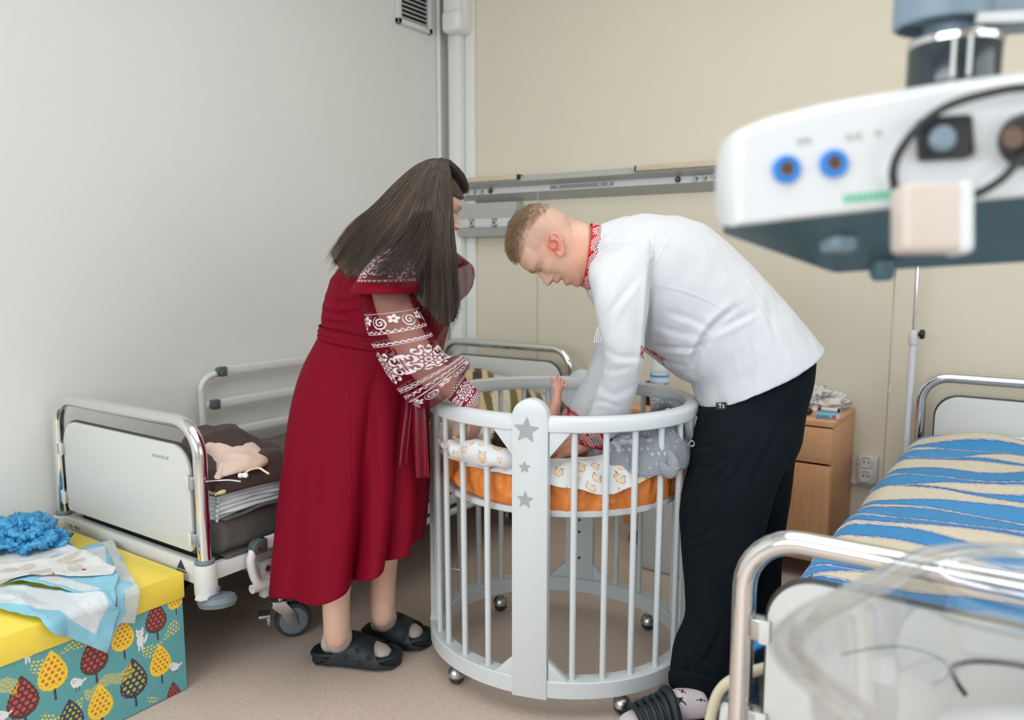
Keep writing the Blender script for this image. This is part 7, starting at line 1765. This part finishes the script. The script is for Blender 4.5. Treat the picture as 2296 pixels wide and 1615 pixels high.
# recess with black plug, cable loop and second plug
mb = MB(); mb.prism(rrect(.052, .042, .005), .014, MX(at_d(2110, 314, .801), nrm(RIGHT + UP * .06), nrm(UP - RIGHT * .06), fd_), .002); pl = mb.build('plug_block', M['black'], wm)
mb = MB(); mb.lathe([(.001, 0), (.0125, 0), (.0125, .007), (.009, .010), (.001, .010)], 24, MX(at_d(2108, 314, .786), RIGHT, UP, fd_)); mb.build('lens', M['arm_grey'], pl)
mb = MB(); mb.lathe([(.001, -.004), (.024, -.004), (.027, .006), (.025, .02), (.012, .026), (.001, .026)], 28, MX(at_d(2292, 318, .80), RIGHT, UP, fd_)); p2_ = mb.build('round_plug', M['black'], wm)
mb = MB(); mb.lathe([(.001, 0), (.010, 0), (.010, .006), (.001, .006)], 20, MX(at_d(2266, 312, .772), RIGHT, UP, fd_)); mb.build('plug_core', M['port_brown'], p2_)
lp_ = [(2006, 425, .79), (2003, 380, .785), (2020, 335, .78), (2062, 282, .778), (2120, 240, .776), (2200, 213, .776), (2300, 196, .778), (2420, 205, .78), (2440, 280, .78), (2390, 330, .78), (2300, 350, .775), (2250, 398, .772), (2200, 430, .774), (2150, 445, .78)]
mb = MB(); mb.tube([at_d(*p) for p in lp_], .0042, 12, sm=120); mb.build('cable', M['black'], wm)
mb = MB(); Mx = MX(at_d(2086, 492, .775), RIGHT, nrm(UP), fd_); mb.box((0, 0, 0), (.066, .066, .034), .007, M=Mx, seg=4); cl = mb.build('clip_box', mat('beige_clip', S(206, 194, 184), .4), wm)
mb = MB(); mb.box((.0265, 0, .001), (.016, .070, .036), .007, M=Mx, seg=4); mb.build('clip_edge', M['glossy_white'], cl)
# rotating joint and arm above
def vert(px, y0, y1, d): return at_d(px, y0, d), at_d(px, y1, d)
a_, b_ = at_d(2134, 200, .90), at_d(2134, 98, .90); L_ = np.linalg.norm(b_ - a_)
mb = MB(); mb.lathe([(.001, 0), (.046, 0), (.048, .002), (.048, L_ - .006), (.046, L_), (.001, L_)], 40, T(*a_)); kn = mb.build('joint', mat('dark_glass_plastic', S(30, 44, 50), .12, coat=.5), wm)
mb = MB(); mb.lathe([(.0478, L_ - .007), (.0492, L_ - .006), (.0492, L_ + .0), (.047, L_ + .002), (.0460, L_)], 40, T(*a_)); mb.build('joint_ring', M['chrome'], kn)
for an_ in (-2.62, -2.30, -.45): 
    dx = np.array([math.cos(an_ + YAW + .55), math.sin(an_ + YAW + .55), 0]); mb = MB(); mb.box((0, 0, L_ / 2), (.0035, .004, L_ - .008), .001, M=MX(a_ + dx * .0485, dx, np.cross((0, 0, 1), dx), (0, 0, 1))); mb.build('joint_strip', M['white_plastic'], kn)
a2 = at_d(2138, 104, .90); b2 = at_d(2138, 42, .90); mb = MB(); mb.tube([a2, (a2 + b2) / 2, b2], [.026, .030, .031], 32); mb.build('neck', M['arm_grey'], wm)
# hood-like arm end, open below at its left side, and the beam to the right
top_ = at_d(2110, -90, .90); c0 = at_d(2110, 62, .90); Hh_ = np.linalg.norm(top_ - c0)
mb = MB(); mb.lathe([(.001, .012), (.042, .012), (.046, .0), (.0505, .002), (.0505, Hh_), (.001, Hh_)], 44, T(*c0)); ar = mb.build('arm_head', M['arm_grey'], wm)
for (ya, yb_, m_, nm) in ((-60, 84, 'arm_grey', 'arm'),):
    A, B = at_d(2150, 12, .90), at_d(2600, -20, .98); mb = MB(); mb.box((0, 0, 0), (np.linalg.norm(B - A), .075, .062), .008, M=MX((A + B) / 2, nrm(B - A), nrm(np.cross((0, 0, 1), nrm(B - A))), nrm(np.cross(nrm(B - A), np.cross((0, 0, 1), nrm(B - A)))))); am = mb.build(nm, M['arm_grey'], wm)
A, B = at_d(2190, 42, .855), at_d(2560, 22, .93); mb = MB(); mb.box((0, 0, 0), (np.linalg.norm(B - A), .006, .012), .002, M=MX((A + B) / 2, nrm(B - A), nrm(np.cross((0, 0, 1), nrm(B - A))), (0, 0, 1))); mb.build('arm_highlight', M['white_plastic'], am)  # white strip standing in for the highlight along the arm
cb = at_d(2600, -20, .98); mb = MB(); mb.cyl((cb[0] + .02, cb[1], .10), (cb[0] + .02, cb[1], cb[2] + .06), .035, 24); mb.build('column', M['arm_grey'], wm)
mb = MB(); mb.box((cb[0] + .02, cb[1], .06), (.34, .42, .07), .02); mb.build('base', M['arm_grey'], wm)
for dx in (-.13, .13):
    for dy in (-.17, .17): mb = MB(); mb.cyl((cb[0] + .02 + dx - .012, cb[1] + dy, .03), (cb[0] + .02 + dx + .012, cb[1] + dy, .03), .03, 20, bev=.004); mb.build('castor', M['rubber_dark'], wm)

# ------------------------------------------------------------------ clear bassinet tub on its trolley, bottom right
def clear(name, alpha, col=(.9, .93, .96), rough=.06):
    return mat(name, col, rough, alpha=alpha, trans=1.0, ior=1.35)
M['clear'] = clear('clear_acrylic', .34); M['clear_rim'] = clear('clear_acrylic_rim', .62)
ZR = .92; aL = at_z(1688, 1428, ZR); ea = np.array([.965, -.264, 0]); eb = np.array([.264, .965, 0])
loc_ = [(.42, -.115), (.26, -.10), (.12, -.062), (.03, -.012), (0.0, .07), (0, .20), (0, .33), (.012, .405), (.06, .475), (.14, .515), (.30, .53), (.52, .53), (.64, .50), (.70, .40), (.71, .2), (.70, -.02), (.62, -.11)]
rim = crom(np.array([aL + ea * a + eb * b for a, b in loc_]), 160, True); cen = rim.mean(0)
bs = thing('bassinet', 'clear plastic hospital bassinet tub close in the lower right', 'bassinet', (cen[0], cen[1], 0))
def inset(o, z):
    d = rim - cen; L = np.linalg.norm(d, axis=1)[:, None]; q = cen + d * (1 - o / L); q[:, 2] = z; return q
mb = MB(); mb.grid(np.array([inset(o, z) for o, z in ((0, ZR - .004), (0, ZR + .004), (.004, ZR + .006), (.026, ZR + .006), (.030, ZR + .002), (.030, ZR - .003), (.026, ZR - .006), (.004, ZR - .006))]), cu=True, cv=True); mb.build('rim', M['clear_rim'], bs, sharp=None)
wl = [inset(o, z) for o, z in ((.029, ZR), (.036, ZR - .01), (.045, ZR - .10), (.055, ZR - .19), (.075, ZR - .215), (.12, ZR - .22))]
wl = crom(np.array(wl), 30); mb = MB(); mb.grid(wl, cu=True); me = baked(mb.mesh(), ('SOLIDIFY', dict(thickness=.003, offset=0))); mb.build('tub', M['clear'], bs, sharp=None, mesh=me)
mb = MB(); mb.loft(np.array([inset(o, z) for o, z in ((.10, ZR - .217), (.065, ZR - .215), (.062, ZR - .20), (.068, ZR - .185), (.12, ZR - .180))])); mb.build('pad', mat('white_pad', (.72, .74, .75), .7, bump=(20, .1)), bs, sharp=None)
mb = MB(); mb.loft(np.array([inset(o, z) for o, z in ((.10, ZR - .26), (.05, ZR - .255), (.05, ZR - .225), (.12, ZR - .222))])); mb.build('tray', M['glossy_white'], bs, sharp=None)
for a_, b_ in ((.14, .04), (.14, .38), (.58, .04), (.58, .38)):
    q = aL + ea * a_ + eb * b_; mb = MB(); mb.cyl((q[0], q[1], .10), (q[0], q[1], ZR - .25), .014, 16); mb.build('leg', M['white_metal'], bs)
    mb = MB(); mb.cyl((q[0] - .012, q[1], .045), (q[0] + .012, q[1], .045), .045, 22, bev=.005); mb.cyl((q[0], q[1], .05), (q[0], q[1], .11), .008, 10); mb.build('castor', M['rubber_dark'], bs)
for b_ in (.04, .38):
    A, B = aL + ea * .14 + eb * b_, aL + ea * .58 + eb * b_; A[2] = B[2] = .16; mb = MB(); mb.cyl(A, B, .012, 14); mb.build('stretcher', M['white_metal'], bs)
zc_ = ZR - .176
def lay_z(px, py, z): q = at_z(px, py, z); return q
mb = MB(); mb.tube([lay_z(2166, 1560, zc_), lay_z(2145, 1530, zc_ + .01), lay_z(2133, 1503, zc_ + .02), lay_z(2150, 1488, zc_ + .03), lay_z(2200, 1483, zc_ + .03), lay_z(2296, 1494, zc_ + .02), lay_z(2400, 1530, zc_ + .005)], .0034, 12, sm=80)
tag(mb.build('cable', M['black']), 'black cable curled on the white pad of the clear bassinet', 'cable')
mb = MB(); mb.tube([lay_z(1885, 1468, zc_ + .012), lay_z(1950, 1455, zc_ + .012), lay_z(2013, 1450, zc_ + .012), lay_z(2070, 1460, zc_ + .012), lay_z(2110, 1480, zc_ + .014), lay_z(2127, 1505, zc_ + .012), lay_z(2118, 1522, zc_ + .008), lay_z(2095, 1534, zc_)], .0022, 10, sm=80)
tag(mb.build('cable', mat('grey_cable', S(150, 156, 160), .5)), 'thin grey cable looping across the clear bassinet left of the black one', 'cable')
